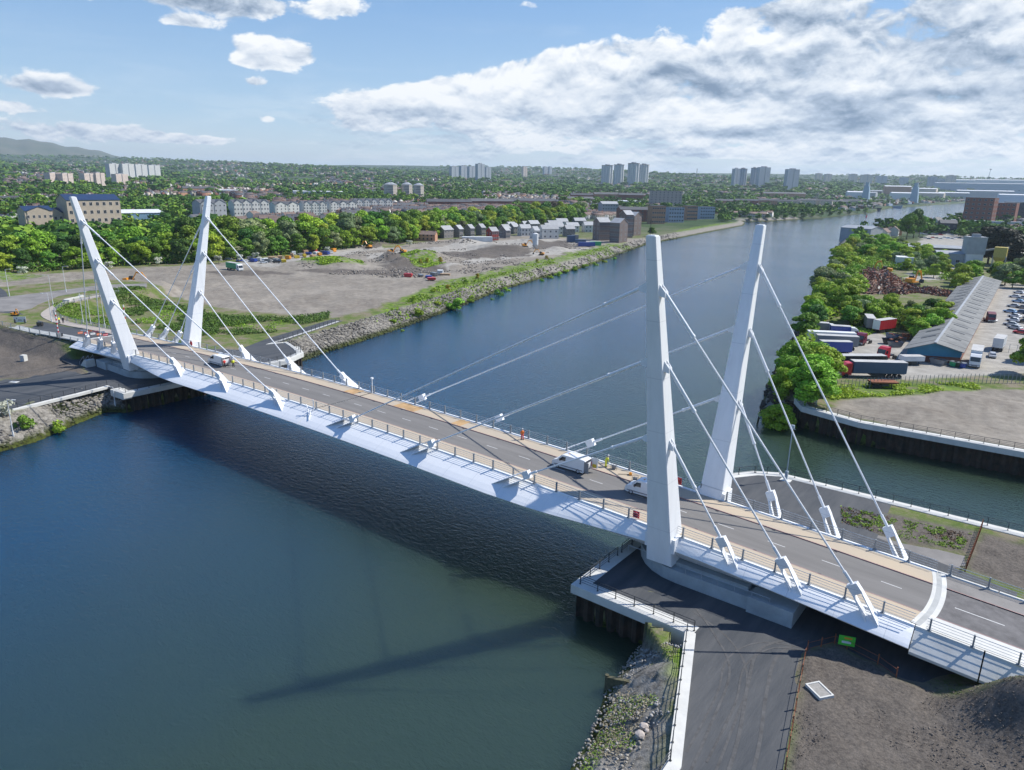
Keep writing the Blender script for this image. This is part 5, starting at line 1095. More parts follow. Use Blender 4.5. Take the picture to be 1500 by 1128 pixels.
# waterside flats upstream
for i, (u0, u1, vt, vb, wl, lb) in enumerate([(903, 950, 305, 325, red_b, 'blue-roofed red brick flats behind the brown flats'), (948, 973, 303, 328, orange_b, 'orange brick waterside flats with balconies, nearest the brown flats'), (973, 1000, 305, 326, blue_clad, 'blue-grey waterside flats with white bays, nearest the brown flats'), (1000, 1020, 303, 323, orange_b, 'second orange brick waterside flats going upstream'), (1020, 1045, 304, 321, blue_clad, 'second blue-grey waterside flats at the grassy bank'), (876, 904, 297, 318, grey_w, 'pale gabled flats behind the brown flats')]):
    bb(u0, u1, vt, vb, lb, tilt=.4, d=14, rise=.6 if i in (1, 2, 3, 4) else 3, roof=slate if i != 5 else slate_l, wall=wl, st=4, bays=6, ww=1.8, wh=1.7, sides='fe', flat=i in (1, 2, 3, 4), name='flats_building', group='waterside flats upstream')
bb(951, 996, 282, 306, 'tall grey-brown flats with stepped top behind the waterside flats', tilt=.1, d=20, rise=.5, roof=slate, wall=wallmat('wall_taupe', (.38, .34, .31)), st=7, bays=8, ww=1.8, wh=1.6, sides='f', flat=True, name='flats_building')
for i, (u0, u1, vt, vb, wl) in enumerate([(1048, 1072, 293, 304, orange_b), (1078, 1112, 293, 302, red_b), (1112, 1136, 293, 304, orange_b), (1138, 1170, 294, 304, cream_w), (1168, 1192, 293, 304, cream_w), (1190, 1216, 294, 305, cream_w), (1215, 1240, 295, 304, cream_w), (1236, 1258, 294, 303, cream_w)]):
    bb(u0, u1, vt, vb, f'low {"brick" if wl is not cream_w else "cream"} terrace above the riverside trees, {ordw(i)} going upstream', 'terrace', 'terraced_house', tilt=.1*(-1)**i, d=12, rise=3, roof=slate, wall=wl, st=3, bays=7, ww=1.2, wh=1.4, sides='f', group='terraces above the north bank trees')
# ------------------------------------------------------------------ tower blocks
def facade(nm, c, c2, fh=2.8, bw=3.2):
    m = bpy.data.materials.new(nm); m.use_nodes = True; t = m.node_tree; n = t.nodes; l = t.links; b = n['Principled BSDF']; b.inputs['Roughness'].default_value = .8
    tc_ = n.new('ShaderNodeTexCoord'); s = n.new('ShaderNodeSeparateXYZ'); l.new(tc_.outputs['Object'], s.inputs[0])
    def mth(op, a, c_=None):
        k = n.new('ShaderNodeMath'); k.operation = op
        for i, q in enumerate((a, c_)):
            if q is None: continue
            if isinstance(q, (int, float)): k.inputs[i].default_value = q
            else: l.new(q, k.inputs[i])
        return k.outputs[0]
    fz = mth('GREATER_THAN', mth('FRACT', mth('DIVIDE', s.outputs[2], fh)), .55); fx = mth('GREATER_THAN', mth('FRACT', mth('DIVIDE', mth('ADD', s.outputs[0], s.outputs[1]), bw)), .5)
    k = n.new('ShaderNodeMix'); k.data_type = 'RGBA'; l.new(mth('MULTIPLY', fz, fx), k.inputs[0]); k.inputs[6].default_value = (*c, 1); k.inputs[7].default_value = (*c2, 1); l.new(k.outputs[2], b.inputs['Base Color']); return m
F_pale = facade('facade_pale', (.60, .60, .58), (.20, .23, .27)); F_grey = facade('facade_grey', (.42, .46, .50), (.12, .14, .18)); F_tan = facade('facade_tan', (.58, .52, .44), (.16, .15, .15)); F_pink = facade('facade_pink', (.66, .55, .48), (.2, .17, .16))
def tower(u0, u1, vt, vb, label, m, shape='slab', group='tower blocks', dmin=None, tilt=.75):
    x, y, z, r = GT((u0+u1)/2, vb+3); pw = (u1-u0)/1051*r; zt = float(CAMP[2]-math.tan(-math.asin(pdir((u0+u1)/2, vt)[2]))*r); h = zt-z
    t = T('tower_block', label, 'tower block', (x, y, z), face(x, y, tilt), group); mb = MB(); w = pw*.94
    if shape == 'slab':
        d = min(w*.8, 16)
        for k in (-1, 1): mb.b2(-w/2 if k < 0 else w*.04, -w*.04 if k < 0 else w/2, -d/2, d/2, -6, h)
        mb.obj('facade', m, t); mb = MB(); mb.b2(-w*.045, w*.045, -d/2+1.2, d/2-1.2, -6, h-.4); mb.obj('stair_core', grey_w, t)
    elif shape == 'hip':
        mb.prism([(w/2*math.cos(a), w/2*math.sin(a)) for a in [math.pi*(k+.5)/4 for k in range(8)]], -6, h-4); mb.obj('facade', m, t)
        mb = MB(); q = [(w*.53*math.cos(a), w*.53*math.sin(a), h-4) for a in [math.pi*(k+.5)/4 for k in range(8)]]; mb.loft([q, [(x_*.25, y_*.25, h) for x_, y_, _ in q]]); mb.obj('roof', roof_g, t); return t
    else:  # ribbed cluster tower
        P_ = []
        for k in range(24): a = 2*math.pi*k/24; rr_ = w/2*(1.02 if k % 3 else .86); P_.append((rr_*math.cos(a), rr_*math.sin(a)))
        mb.prism(P_, -6, h-1.5); mb.obj('facade', m, t); mb = MB(); mb.prism([(w*.53*math.cos(2*math.pi*k/16), w*.53*math.sin(2*math.pi*k/16)) for k in range(16)], h-1.5, h-.2); mb.obj('roof_rim', mat('roof_rim_dark', (.12, .10, .10), .8), t)
    mb = MB(); mb.b2(-w*.18, w*.18, -w*.12, w*.12, h-.2, h+max(1.5, h*.045)); mb.tube((0, 0, h), (0, 0, h+h*.08), .25, n=5); mb.obj('plant_room', grey_w, t); return t
TWR = [(159, 178, 240, 262, F_pale, 'slab', 'long pale ribbed slab tower on the western hill, west end'), (178, 197, 240, 262, F_pale, 'slab', 'long pale ribbed slab tower on the western hill, middle'), (197, 216, 241, 260, F_pale, 'slab', 'long pale ribbed slab tower on the western hill, next to the east end'), (216, 235, 242, 259, F_pale, 'slab', 'long pale ribbed slab tower on the western hill, east end'),
 (71, 88, 253, 270, F_pink, 'slab', 'white and pink tower block furthest west in the town'), (89, 105, 254, 270, F_pink, 'slab', 'white and pink tower block, second in the town from the west'), (121, 138, 254, 269, F_pink, 'slab', 'white and pink tower block, third in the town from the west'), (138, 152, 253, 269, F_pink, 'slab', 'white and pink tower block, fourth in the town from the west'), (167, 186, 255, 267, F_pink, 'slab', 'squat white and pink tower block in front of the ribbed slabs'),
 (562, 583, 267, 288, F_tan, 'hip', 'tan tower with a shallow cap roof, west of the three in the town centre'), (588, 605, 267, 288, F_tan, 'hip', 'tan tower with a shallow cap roof, middle of the three in the town centre'), (605, 622, 268, 291, F_tan, 'hip', 'tan tower with a shallow cap roof, east of the three in the town centre'),
 (658, 672, 244, 261, F_grey, 'slab', 'blue-grey tower at the west end of the hilltop cluster'), (672, 686, 243, 260, F_grey, 'slab', 'blue-grey tower, second from the west in the hilltop cluster'), (684, 697, 244, 262, F_grey, 'slab', 'blue-grey tower, third from the west in the hilltop cluster'), (696, 710, 240, 263, F_grey, 'slab', 'tallest blue-grey tower in the hilltop cluster'), (709, 719, 245, 263, F_grey, 'slab', 'blue-grey tower at the east end of the hilltop cluster'),
 (764, 772, 244, 257, F_pink, 'slab', 'lone orange and white tower on the far hill'), (795, 802, 244, 252, F_grey, 'slab', 'faint pair tower on the skyline, western one'), (803, 808, 244, 252, F_grey, 'slab', 'faint pair tower on the skyline, eastern one'),
 (880, 897, 242, 267, F_pale, 'rib', 'ribbed pale tower, first of the four upstream towers'), (898, 913, 241, 268, F_pale, 'rib', 'ribbed pale tower, second of the four upstream towers'), (918, 935, 239, 270, F_pale, 'rib', 'ribbed pale tower, third and tallest of the four upstream towers'), (934, 949, 241, 269, F_pale, 'rib', 'ribbed pale tower, last of the four upstream towers'),
 (1071, 1081, 247, 272, F_grey, 'slab', 'grey twin tower behind the leaning pylon, western half'), (1080, 1092, 247, 271, F_grey, 'rib', 'grey twin tower behind the leaning pylon, eastern half'), (1098, 1107, 246, 270, F_grey, 'rib', 'grey tower of the wide middle group, western part'), (1106, 1126, 245, 272, F_grey, 'slab', 'grey tower of the wide middle group, largest part'), (1147, 1168, 248, 275, F_grey, 'slab', 'grey tower standing alone upstream of the wide middle group'),
 (1193, 1203, 254, 264, F_tan, 'slab', 'small far tower, first beyond the grey towers'), (1206, 1217, 255, 265, F_tan, 'slab', 'small far tower, second beyond the grey towers'), (1242, 1254, 255, 265, F_tan, 'slab', 'small far tower, third beyond the grey towers'), (1259, 1277, 256, 266, F_tan, 'slab', 'wide far tower above the shipyard'), (1281, 1298, 258, 266, F_grey, 'slab', 'low grey far tower above the shipyard'), (1317, 1329, 260, 268, F_grey, 'slab', 'small bluish tower beyond the shipyard'),
 (1384, 1397, 257, 272, F_tan, 'slab', 'tan tower beyond the yard sheds'), (1358, 1370, 259, 270, F_grey, 'slab', 'blue-grey tower west of the tan tower'), (1371, 1383, 262, 271, F_grey, 'slab', 'low blue-grey block touching the tan tower')]
for u0, u1, vt, vb, m, sh, lb in TWR: tower(u0, u1, vt, vb, lb, m, sh)
x, y, z, r = GT(1445, 270)
ob('lattice_mast', 'thin leaning lattice mast on the eastern skyline', 'mast', lambda mb: (mb.tube((x, y, z), (x+6, y+6, z+r*17/1051), 2.2, 1., 4), mb.box(x+6, y+6, z+r*17/1051, 9, 9, 5)), mat('mast_blue', (.2, .25, .3), .7))
x, y, z, r = GT(1020, 262); ob('chimney_stack', 'slim far chimney stack on the skyline between tower groups', 'chimney', lambda mb: (mb.tube((x, y, z), (x, y, z+r*13/1051), 2.4, 1.6, 8), mb.tube((x, y, z+r*12.6/1051), (x, y, z+r*13.3/1051), 2., 2., 8)), mat('stack_grey', (.2, .2, .2), .8))
# ------------------------------------------------------------------ shipyard and works at the far reach
for i, (u0, u1, vt, vb, wl, rf) in enumerate([(1240, 1262, 282, 291, whitem, roof_w), (1262, 1282, 283, 293, grey_w, roof_g), (1296, 1328, 275, 289, orange_b, roof_w), (1330, 1366, 278, 288, cream_w, roof_w), (1306, 1336, 284, 294, whitem, roof_w), (1346, 1378, 284, 293, cream_w, roof_w), (1378, 1412, 284, 293, grey_w, roof_w), (1385, 1480, 272, 284, blue_clad, roof_g), (1410, 1470, 282, 293, grey_w, roof_w), (1440, 1500, 267, 278, whitem, roof_w), (1468, 1510, 288, 300, whitem, roof_w), (1265, 1290, 280, 287, dark_w, roof_g), (1400, 1440, 265, 272, whitem, roof_w)]):
    bb(u0, u1, vt, vb, f'{["white", "grey", "brick", "cream"][i % 4]}-walled works shed by the far reach of the river, {ordw(i)} going upstream', 'warehouse', 'works_shed', tilt=.15*(-1)**i, d=45, rise=3, roof=rf, wall=wl, st=1 if i % 2 else 0, bays=8, ww=5, wh=3, sides='f', group='works sheds at the far reach')
def ship(u, v, Ln, label, hull, rz):
    x, y = G2(u, v, ZW); t = T('ship', label, 'ship', (x, y, ZW), rz, 'vessels moored at the yard'); mb = MB(); b = Ln*.09
    mb.loft([[(-Ln/2, -b, 5), (-Ln/2, b, 5), (-Ln/2+2, b*.8, -1), (-Ln/2+2, -b*.8, -1)], [(Ln*.2, -b, 5), (Ln*.2, b, 5), (Ln*.2, b*.8, -1), (Ln*.2, -b*.8, -1)], [(Ln/2, -.3, 7), (Ln/2, .3, 7), (Ln/2-4, .3, -1), (Ln/2-4, -.3, -1)]]); mb.obj('hull', hull, t)
    mb = MB(); mb.b2(-Ln*.3, Ln*.1, -b*.75, b*.75, 5, 10); mb.b2(-Ln*.2, 0, -b*.6, b*.6, 10, 14); mb.obj('superstructure', whitem, t); mb = MB(); mb.tube((-Ln*.1, 0, 14), (-Ln*.1, 0, 26), .8, .3, 6); mb.tube((-Ln*.1, -4, 20), (-Ln*.1, 4, 20), .3, n=5); mb.obj('mast', whitem, t)
ship(1272, 308, 70, 'dark ship with pale upperworks moored at the west end of the yard quay', dark_w, -.5); ship(1300, 304, 90, 'blue-grey ship moored in the middle of the yard quay', blue_clad, -.5); ship(1330, 301, 80, 'grey ship with tall pale house at the east end of the yard quay', grey_w, -.55)
for i, (u, vt, vb) in enumerate([(1267, 272, 296), (1338, 273, 297)]):
    x, y, z, r = GT(u, vb); hh = (vb-vt)/1051*r
    ob('yard_tower', ['pale blue yard building tower, western of the two by the ships', 'pale blue yard building tower, eastern of the two by the ships'][i], 'tower', lambda mb: (mb.loft([[(x+a*hh*.2, y+b*hh*.2, z-3) for a, b in ((-1, -1), (1, -1), (1, 1), (-1, 1))], [(x+a*hh*.12, y+b*hh*.12, z+hh*.8) for a, b in ((-1, -1), (1, -1), (1, 1), (-1, 1))]]), mb.box(x, y, z+hh*.9, hh*.16, hh*.16, hh*.2)), mat('yard_blue', (.25, .36, .44), .6))
# ------------------------------------------------------------------ town houses
def small_house(s):
    r_ = random.Random(s); w = r_.uniform(9, 17); d = r_.uniform(7, 9); h = r_.uniform(4.6, 6); rise = r_.uniform(2.2, 3.2)
    a = MB(); P_ = [(-d/2, -4), (d/2, -4), (d/2, h), (0, h+rise), (-d/2, h)]; a.add([(-w/2, p, q) for p, q in P_]+[(w/2, p, q) for p, q in P_], [(4, 3, 2, 1, 0), (5, 6, 7, 8, 9), (0, 1, 6, 5), (1, 2, 7, 6), (2, 3, 8, 7), (3, 4, 9, 8), (4, 0, 5, 9)]); a.cur = 1
    for fx in range(int(w//3)):
        for zz in (1.1, 3.6): a.b2(-w/2+1.4+fx*3, -w/2+2.6+fx*3, -d/2-.04, -d/2+.02, zz, zz+1.2)
    b = MB(); sl = rise/(d/2)
    for sg in (-1, 1): b.hexa([(-w/2-.3, sg*(d/2+.3), h-.3*sl), (w/2+.3, sg*(d/2+.3), h-.3*sl), (w/2+.3, 0, h+rise+.03), (-w/2-.3, 0, h+rise+.03), (-w/2-.3, sg*(d/2+.3), h-.3*sl+.2), (w/2+.3, sg*(d/2+.3), h-.3*sl+.2), (w/2+.3, 0, h+rise+.23), (-w/2-.3, 0, h+rise+.23)])
    b.cur = 1; b.b2(w/2-1.3, w/2-.5, -.3, .3, h+rise-.4, h+rise+1); return a, b
TH = []
for i, (wl, rf, a_, b_) in enumerate([(cream_w, rooft, 'cream', 'brown'), (white_w, slate, 'white', 'slate grey'), (orange_b, rooft, 'orange brick', 'brown'), (cream_w, slate, 'cream', 'slate grey'), (red_b, slate, 'red brick', 'slate grey'), (white_w, rooft, 'white', 'brown')]):
    a, b = small_house(i); TH.append((a.mesh('wall', [wl, win_glass]), b.mesh('roof', [rf, red_b]), a, b, a_, b_, wl, rf))
hp = town_points(2600, 430, 1150, 91, s=100, thr=.52, inv=True); hp = hp[np.argsort(np.hypot(hp[:, 0]-CAMP[0], hp[:, 1]-CAMP[1]))]
kept = []
for x, y in hp:
    if len(kept) >= 230: break
    if all((x-a)**2+(y-b)**2 > 13**2 for a, b in kept) and all((x-a)**2+(y-b)**2 > 36 for a, b in TREES[:0]): kept.append((x, y))
hz = heights(np.array([k[0] for k in kept]), np.array([k[1] for k in kept]))[0]
for i, (x, y) in enumerate(kept):
    wm_, rm_, _, _, ca, cb, _, _ = TH[i % 6]; side = 'west of the river' if azof(x, y)-YAW < .25 else 'beyond the scrap yards'
    t = T('house', f'small {ca} house with {cb} roof among town trees {side}', 'house', (x, y, float(hz[i])), round(vnoise(np.array([x]), np.array([y]), 160, 4)[0]*6)*.5+(.05*(i % 5)), f'town houses, {ca} with {cb} roofs, {side}'); put('wall', wm_, t); put('roof', rm_, t)
def far_houses():
    P_ = town_points(15000, 900, 6500, 92, s=170, thr=.50, inv=True); z = heights(P_[:, 0], P_[:, 1])[0]; ang = np.round(vnoise(P_[:, 0], P_[:, 1], 260, 4)*6)*.5
    for j in range(6):
        _, _, a, b, _, _, wl, rf = TH[j]; sel = np.arange(j, len(P_), 6)
        for src, ms, nm in ((a, [wl, win_glass], 'distant_house_walls'), (b, [rf, red_b], 'distant_house_roofs')):
            v = np.array(src.v); f = np.array([q for q in src.f if len(q) == 4]); mi = np.array([m for q, m in zip(src.f, src.m) if len(q) == 4]); f5 = [q for q in src.f if len(q) == 5]
            f = np.concatenate([f]+[np.array([[q[0], q[1], q[2], q[3]]]) for q in f5]) if f5 else f; mi = np.concatenate([mi, np.zeros(len(f)-len(mi), int)])
            Vs = []; Fs = []; Ms = []; b0 = 0
            for i in sel:
                c, s = math.cos(ang[i]), math.sin(ang[i]); Vs.append(np.stack([v[:, 0]*c-v[:, 1]*s+P_[i, 0], v[:, 0]*s+v[:, 1]*c+P_[i, 1], v[:, 2]+z[i]], 1)); Fs.append(f+b0); Ms.append(mi); b0 += len(v)
            o = bpy.data.objects.new(nm, npmesh(nm, np.concatenate(Vs), np.concatenate(Fs), ms, mi=np.concatenate(Ms))); COL.objects.link(o); o['kind'] = 'stuff'
far_houses()
# ------------------------------------------------------------------ east bank works
bb(1415, 1449, 297, 328, 'red brick flats with balconies at the bend of the river', tilt=-.3, d=16, rise=.5, roof=roof_g, wall=red_b, st=6, bays=5, ww=2.6, wh=1.9, sides='few', flat=True, name='flats_building', zfix=-5.)
bb(1447, 1480, 303, 327, 'red brick flats with grey glass top beside the river-bend flats', tilt=-.2, d=16, rise=.5, roof=roof_g, wall=red_b, st=5, bays=6, ww=2.6, wh=1.9, sides='f', flat=True, name='flats_building', zfix=-5.)
bb(1478, 1530, 303, 326, 'dark blue glazed flats at the eastern edge', tilt=-.1, d=16, rise=.5, roof=roof_g, wall=dark_w, st=5, bays=9, ww=1.8, wh=1.8, sides='f', flat=True, name='flats_building', zfix=-5.)
bb(1363, 1377, 322, 339, 'white gabled house beside the lorry park', tilt=.9, d=9, rise=3.5, roof=slate, wall=white_w, st=2, bays=2, sides='few', name='house', cat='house', zfix=-6.)
bb(1375, 1396, 326, 342, 'dark house behind the white gabled house', tilt=.3, d=9, rise=3, roof=slate, wall=dark_w, st=2, bays=3, sides='f', name='house', cat='house', zfix=-6.)
bb(1400, 1500, 327, 340, 'long low pale office row behind the copper trees', tilt=.05, d=12, rise=.5, roof=roof_g, wall=whitem, st=1, bays=14, ww=2, wh=1.2, sides='f', flat=True, name='office', cat='office', zfix=-6.)
bb(1235, 1285, 334, 350, 'low grey curved-roof shed at the river edge beyond the wood', tilt=-.5, d=20, rise=2, roof=roof_g, wall=grey_w, st=0, name='shed', cat='shed', zfix=-6.)
bb(1370, 1412, 372, 390, 'open grey shed in front of the concrete plant', tilt=.3, d=10, rise=1.5, roof=roof_g, wall=grey_w, st=1, bays=4, ww=2, wh=1.5, sides='f', name='shed', cat='shed', zfix=-6.)
bb(1312, 1333, 379, 394, 'pale flat-roofed shed among the trees behind the scrap heap', tilt=.1, d=10, rise=.5, roof=roof_w, wall=whitem, st=1, bays=3, ww=2, wh=1.5, sides='f', flat=True, name='shed', cat='shed', zfix=-6.)
bb(1337, 1400, 362, 374, 'low grey-brown yard building behind the scrap trees', tilt=.1, d=12, rise=1.5, roof=roof_g, wall=wallmat('wall_taupe2', (.22, .2, .17)), st=1, bays=5, ww=2, wh=1.2, sides='f', name='shed', cat='shed', zfix=-6.)
def plant():
    x, y = G2(1425, 392, -6); r = math.hypot(x-CAMP[0], y-CAMP[1]); s = r/1051; t = T('concrete_plant', 'grey concrete batching plant tower before the copper trees', 'concrete plant', (x, y, -6), face(x, y, .35)); mb = MB(); w = 26*s*.8
    mb.b2(-w/2, w/2, 0, w*.8, 16*s, 36*s); mb.obj('bin_house', grey_w, t); mb = MB(); mb.b2(-w*.45, w*.45, .2, w*.7, 0, 16*s); mb.obj('mixer_house', whitem, t); mb = MB(); mb.b2(-w*.2, w*.2, w*.2, w*.5, 36*s, 40*s); mb.b2(-w*.52, w*.52, -.1, w*.85, 36*s, 36.6*s); mb.obj('roof_house', roof_g, t)
    mb = MB(); mb.hexa([(w*.5, 1, 20*s), (w*.5, 2.2, 20*s), (w*1.75, 2.2, 24*s), (w*1.75, 1, 24*s), (w*.5, 1, 22*s), (w*.5, 2.2, 22*s), (w*1.75, 2.2, 26*s), (w*1.75, 1, 26*s)]); mb.obj('conveyor', roof_g, t)
    x, y = G2(1461, 394, -6); t = T('aggregate_hopper', 'yellow aggregate hopper on legs beside the concrete plant', 'hopper', (x, y, -6), 0); mb = MB(); h = 3.1
    mb.loft([[(a*h, b*h, 26*s) for a, b in ((-1, -1), (1, -1), (1, 1), (-1, 1))], [(a*h, b*h, 14*s) for a, b in ((-1, -1), (1, -1), (1, 1), (-1, 1))], [(a*h*.35, b*h*.35, 6*s) for a, b in ((-1, -1), (1, -1), (1, 1), (-1, 1))]]); mb.obj('hopper_bin', mat('hopper_yellow', (.45, .36, .09), .6, var=.15, vscale=1), t)
    for a, b in ((-1, -1), (1, -1), (1, 1), (-1, 1)): mb = MB(); mb.tube((a*h, b*h, 0), (a*h, b*h, 16*s), .22, n=5); mb.obj('leg', roof_g, t)
plant()
# the long shed with a blue gable
def long_shed():
    A = np.array(G2(1327, 528, -6)); B = np.array(G2(1405, 533, -6)); C_ = np.array(G2(1462, 423, -6)); D_ = np.array(G2(1411, 421, -6)); ax = (B-A); w = np.linalg.norm(ax); ln = np.linalg.norm((C_+D_)/2-(A+B)/2)
    t = T('long_shed', 'long grey corrugated-roof industrial shed with a bright blue gable', 'shed', (A[0], A[1], -6)); q = lambda f, g, z: tuple((A+(B-A)*f)*(1-g)+(D_+(C_-D_)*f)*g-A)+(z,)
    eh, rh = 3.4, 5.3; mb = MB(); mb.hexa([q(0, 0, -.5), q(1, 0, -.5), q(1, 1, -.5), q(0, 1, -.5), q(0, 0, 1.7), q(1, 0, 1.7), q(1, 1, 1.7), q(0, 1, 1.7)]); mb.obj('brick_wall', red_b, t)
    mb = MB(); e = .004; mb.add([q(0-e, -.002, 1.7), q(1+e, -.002, 1.7), q(1+e, -.002, eh), q(.5, -.002, rh), q(-e, -.002, eh), q(-e, .02, 1.7), q(1+e, .02, 1.7), q(1+e, .02, eh), q(.5, .02, rh), q(-e, .02, eh)], [(0, 1, 2, 3, 4), (9, 8, 7, 6, 5), (0, 5, 6, 1), (1, 6, 7, 2), (2, 7, 8, 3), (3, 8, 9, 4), (4, 9, 5, 0)]); mb.obj('gable_cladding', tealc, t)
    mb = MB(); mb.hexa([q(0, .021, 1.7), q(1, .021, 1.7), q(1, 1, 1.7), q(0, 1, 1.7), q(0, .021, eh), q(1, .021, eh), q(1, 1, eh), q(0, 1, eh)]); mb.obj('side_cladding', grey_w, t)
    rm = mat('roof_corrugated', (.20, .205, .20), .8, col2=(.12, .125, .125), vscale=.25); ns = 34; mb = MB()
    for k in range(ns):
        g0, g1 = -.01+1.02*k/ns, -.01+1.02*(k+.985)/ns
        for f0, f1, z0, z1 in ((-.06, .495, eh-.2, rh), (.505, 1.06, rh, eh-.2)):
            zz = .0+.05*(k % 2); mb.hexa([q(f0, g0, z0+zz), q(f1, g0, z1+zz), q(f1, g1, z1+zz), q(f0, g1, z0+zz), q(f0, g0, z0+.18+zz), q(f1, g0, z1+.18+zz), q(f1, g1, z1+.18+zz), q(f0, g1, z0+.18+zz)])
    rf = mb.obj('roof', rm, t); mb = MB(); mb.hexa([q(.47, -.01, rh+.1), q(.53, -.01, rh+.1), q(.53, 1.01, rh+.1), q(.47, 1.01, rh+.1), q(.48, -.01, rh+.35), q(.52, -.01, rh+.35), q(.52, 1.01, rh+.35), q(.48, 1.01, rh+.35)]); mb.obj('ridge_cap', roof_g, rf)
    rl = mat('rooflight', (.07, .075, .08), .5)
    for k in range(2, ns-1, 2):
        for s in (0, 1):
            f0, f1 = ((.12, .40), (.60, .90))[s]; zf = lambda f: (eh-.2+(rh-eh+.2)*(f+.06)/.555) if f < .5 else (eh-.2+(rh-eh+.2)*(1.06-f)/.555)
            g0, g1 = (k+.2)/ns, (k+.45)/ns; mb = MB(); mb.hexa([q(f0, g0, zf(f0)+.2), q(f1, g0, zf(f1)+.2), q(f1, g1, zf(f1)+.2), q(f0, g1, zf(f0)+.2), q(f0, g0, zf(f0)+.3), q(f1, g0, zf(f1)+.3), q(f1, g1, zf(f1)+.3), q(f0, g1, zf(f0)+.3)]); mb.obj('rooflight', rl, rf)
long_shed()
# ------------------------------------------------------------------ vehicles
def paintm(nm, c): return mat('paint_'+nm, c, .32, spec=.6, var=.04, vscale=2)
pw, pred, pblue, pdblue, pblack, pgreen, psilver, pmar, pyel, porange, pgrey, plblue = (paintm(a, c) for a, c in (('white', (.72, .73, .73)), ('red', (.50, .03, .04)), ('blue', (.03, .065, .30)), ('navy', (.05, .095, .18)), ('black', (.03, .028, .028)), ('green', (.02, .33, .14)), ('silver', (.45, .47, .49)), ('maroon', (.16, .02, .04)), ('yellow', (.62, .46, .03)), ('orange', (.72, .30, .03)), ('grey', (.20, .21, .22)), ('pale_blue', (.25, .42, .62))))
lampr = mat('lamp_red', (.5, .02, .01), .3); lampw = mat('lamp_clear', (.8, .8, .75), .2); hiv = mat('hi_vis_yellow', (.78, .80, .05), .7); hio = mat('hi_vis_orange', (.80, .18, .03), .7); hir = mat('work_red', (.70, .05, .04), .7); skin = mat('skin', (.55, .36, .27), .6); darkc = mat('dark_cloth', (.03, .035, .05), .9)
def wheel_mesh(r, w):
    mb = MB(); mb.tube((0, -w/2, 0), (0, w/2, 0), r, n=14); return mb.mesh('tyre', rubber)
def rim_mesh(r, w):
    mb = MB(); mb.tube((0, -w/2-.01, 0), (0, w/2+.01, 0), r*.55, n=10); return mb.mesh('rim', psilver)
_W = {}
def wheels(t, xs, yh, r=.33, w=.22, rims=True, name='wheel'):
    if (r, w) not in _W: _W[(r, w)] = (wheel_mesh(r, w), rim_mesh(r, w))
    for x in xs:
        for s in (-1, 1):
            o = put(name, _W[(r, w)][0], t, (x, s*yh, r))
            if rims: put('rim', _W[(r, w)][1], o)
def prof(mb, pts, y0, y1, taper=None):
    """side profile (x, z) extruded across; taper narrows the upper points"""
    n = len(pts); zs = [p[1] for p in pts]; zm = max(zs); f = lambda z: (taper*max(0, (z-1.0)/(zm-1.0)) if taper and zm > 1 else 0)
    mb.add([(x, y0+f(z), z) for x, z in pts]+[(x, y1-f(z), z) for x, z in pts], [tuple(range(n)), tuple(range(2*n-1, n-1, -1))]+[(i, n+i, n+(i+1) % n, (i+1) % n) for i in range(n)])
def van(label, x, y, z, rz, doors=True, pitch=0., group='vans on the bridge', name='panel_van', marks=True):
    t = T(name, label, 'van', (x, y, z), rz, group); mb = MB()
    prof(mb, [(-2.6, .45), (-2.65, 1.0), (-2.6, 1.95), (-2.5, 2.05), (.75, 2.08), (1.15, 1.98), (1.75, 1.32), (2.45, 1.08), (2.62, .85), (2.65, .4), (2.3, .28), (-2.4, .28)], -.97, .97, .13); mb.obj('body', pw, t)
    mb = MB(); prof(mb, [(1.16, 1.93), (1.72, 1.34), (1.76, 1.36), (1.21, 1.97)], -.80, .80); mb.obj('windscreen', glass_dark, t)
    for s in (-1, 1):
        mb = MB(); mb.add([(.45, s*.935, 1.28), (1.45, s*.955, 1.28), (1.05, s*.875, 1.82), (.45, s*.865, 1.84)], [(0, 1, 2, 3)] if s < 0 else [(3, 2, 1, 0)]); o = mb.obj('side_window', glass_dark, t); o.location = (0, s*.02, 0)
        mb = MB(); mb.b2(2.5, 2.62, s*.72-.14, s*.72+.14, .72, .95); mb.obj('headlight', lampw, t); mb = MB(); mb.b2(-2.68, -2.62, s*.84-.07, s*.84+.07, .8, 1.5); mb.obj('tail_light', lampr, t)
        mb = MB(); mb.b2(1.2, 1.32, s*1.08-.1, s*1.08+.1, 1.25, 1.55); mb.obj('wing_mirror', pblack, t)
        mb = MB(); mb.b2(-2.3, 2.3, s*.975-.015, s*.975+.015, .5, .62); mb.obj('side_trim', pgrey, t)
    mb = MB(); mb.b2(2.58, 2.70, -.9, .9, .35, .68); mb.obj('front_bumper', pblack, t)
    mb = MB(); mb.b2(-.55, .42, -.99, -.955, .5, 1.85); mb.obj('open_side_door_gap', glass_dark, t)
    wheels(t, (-1.6, 1.75), .86)
    if doors:
        mb = MB(); mb.b2(-2.62, -2.58, -.85, .85, .55, 1.9); mb.obj('load_opening', darkc, t)
        for s in (-1, 1):
            mb = MB(); mb.box(-3.0, s*1.12, 1.25, .85, .05, 1.5, s*-.25); d = mb.obj('rear_door', pw if s < 0 else pgrey, t)
            if marks: mb = MB(); mb.box(-3.0, s*1.09, .85, .55, .08, .5, s*-.25); mb.obj('warning_panel', pyel, d)
        mb = MB(); mb.b2(-2.4, -1.2, -.6, .3, .5, 1.0); mb.b2(-2.1, -1.5, .35, .8, .5, 1.3); mb.obj('load', rust, t)
    mb = MB(); mb.tube((.4, -.15, 2.07), (.4, .15, 2.07), .09, n=6); mb.obj('beacon', porange, t)
    return t
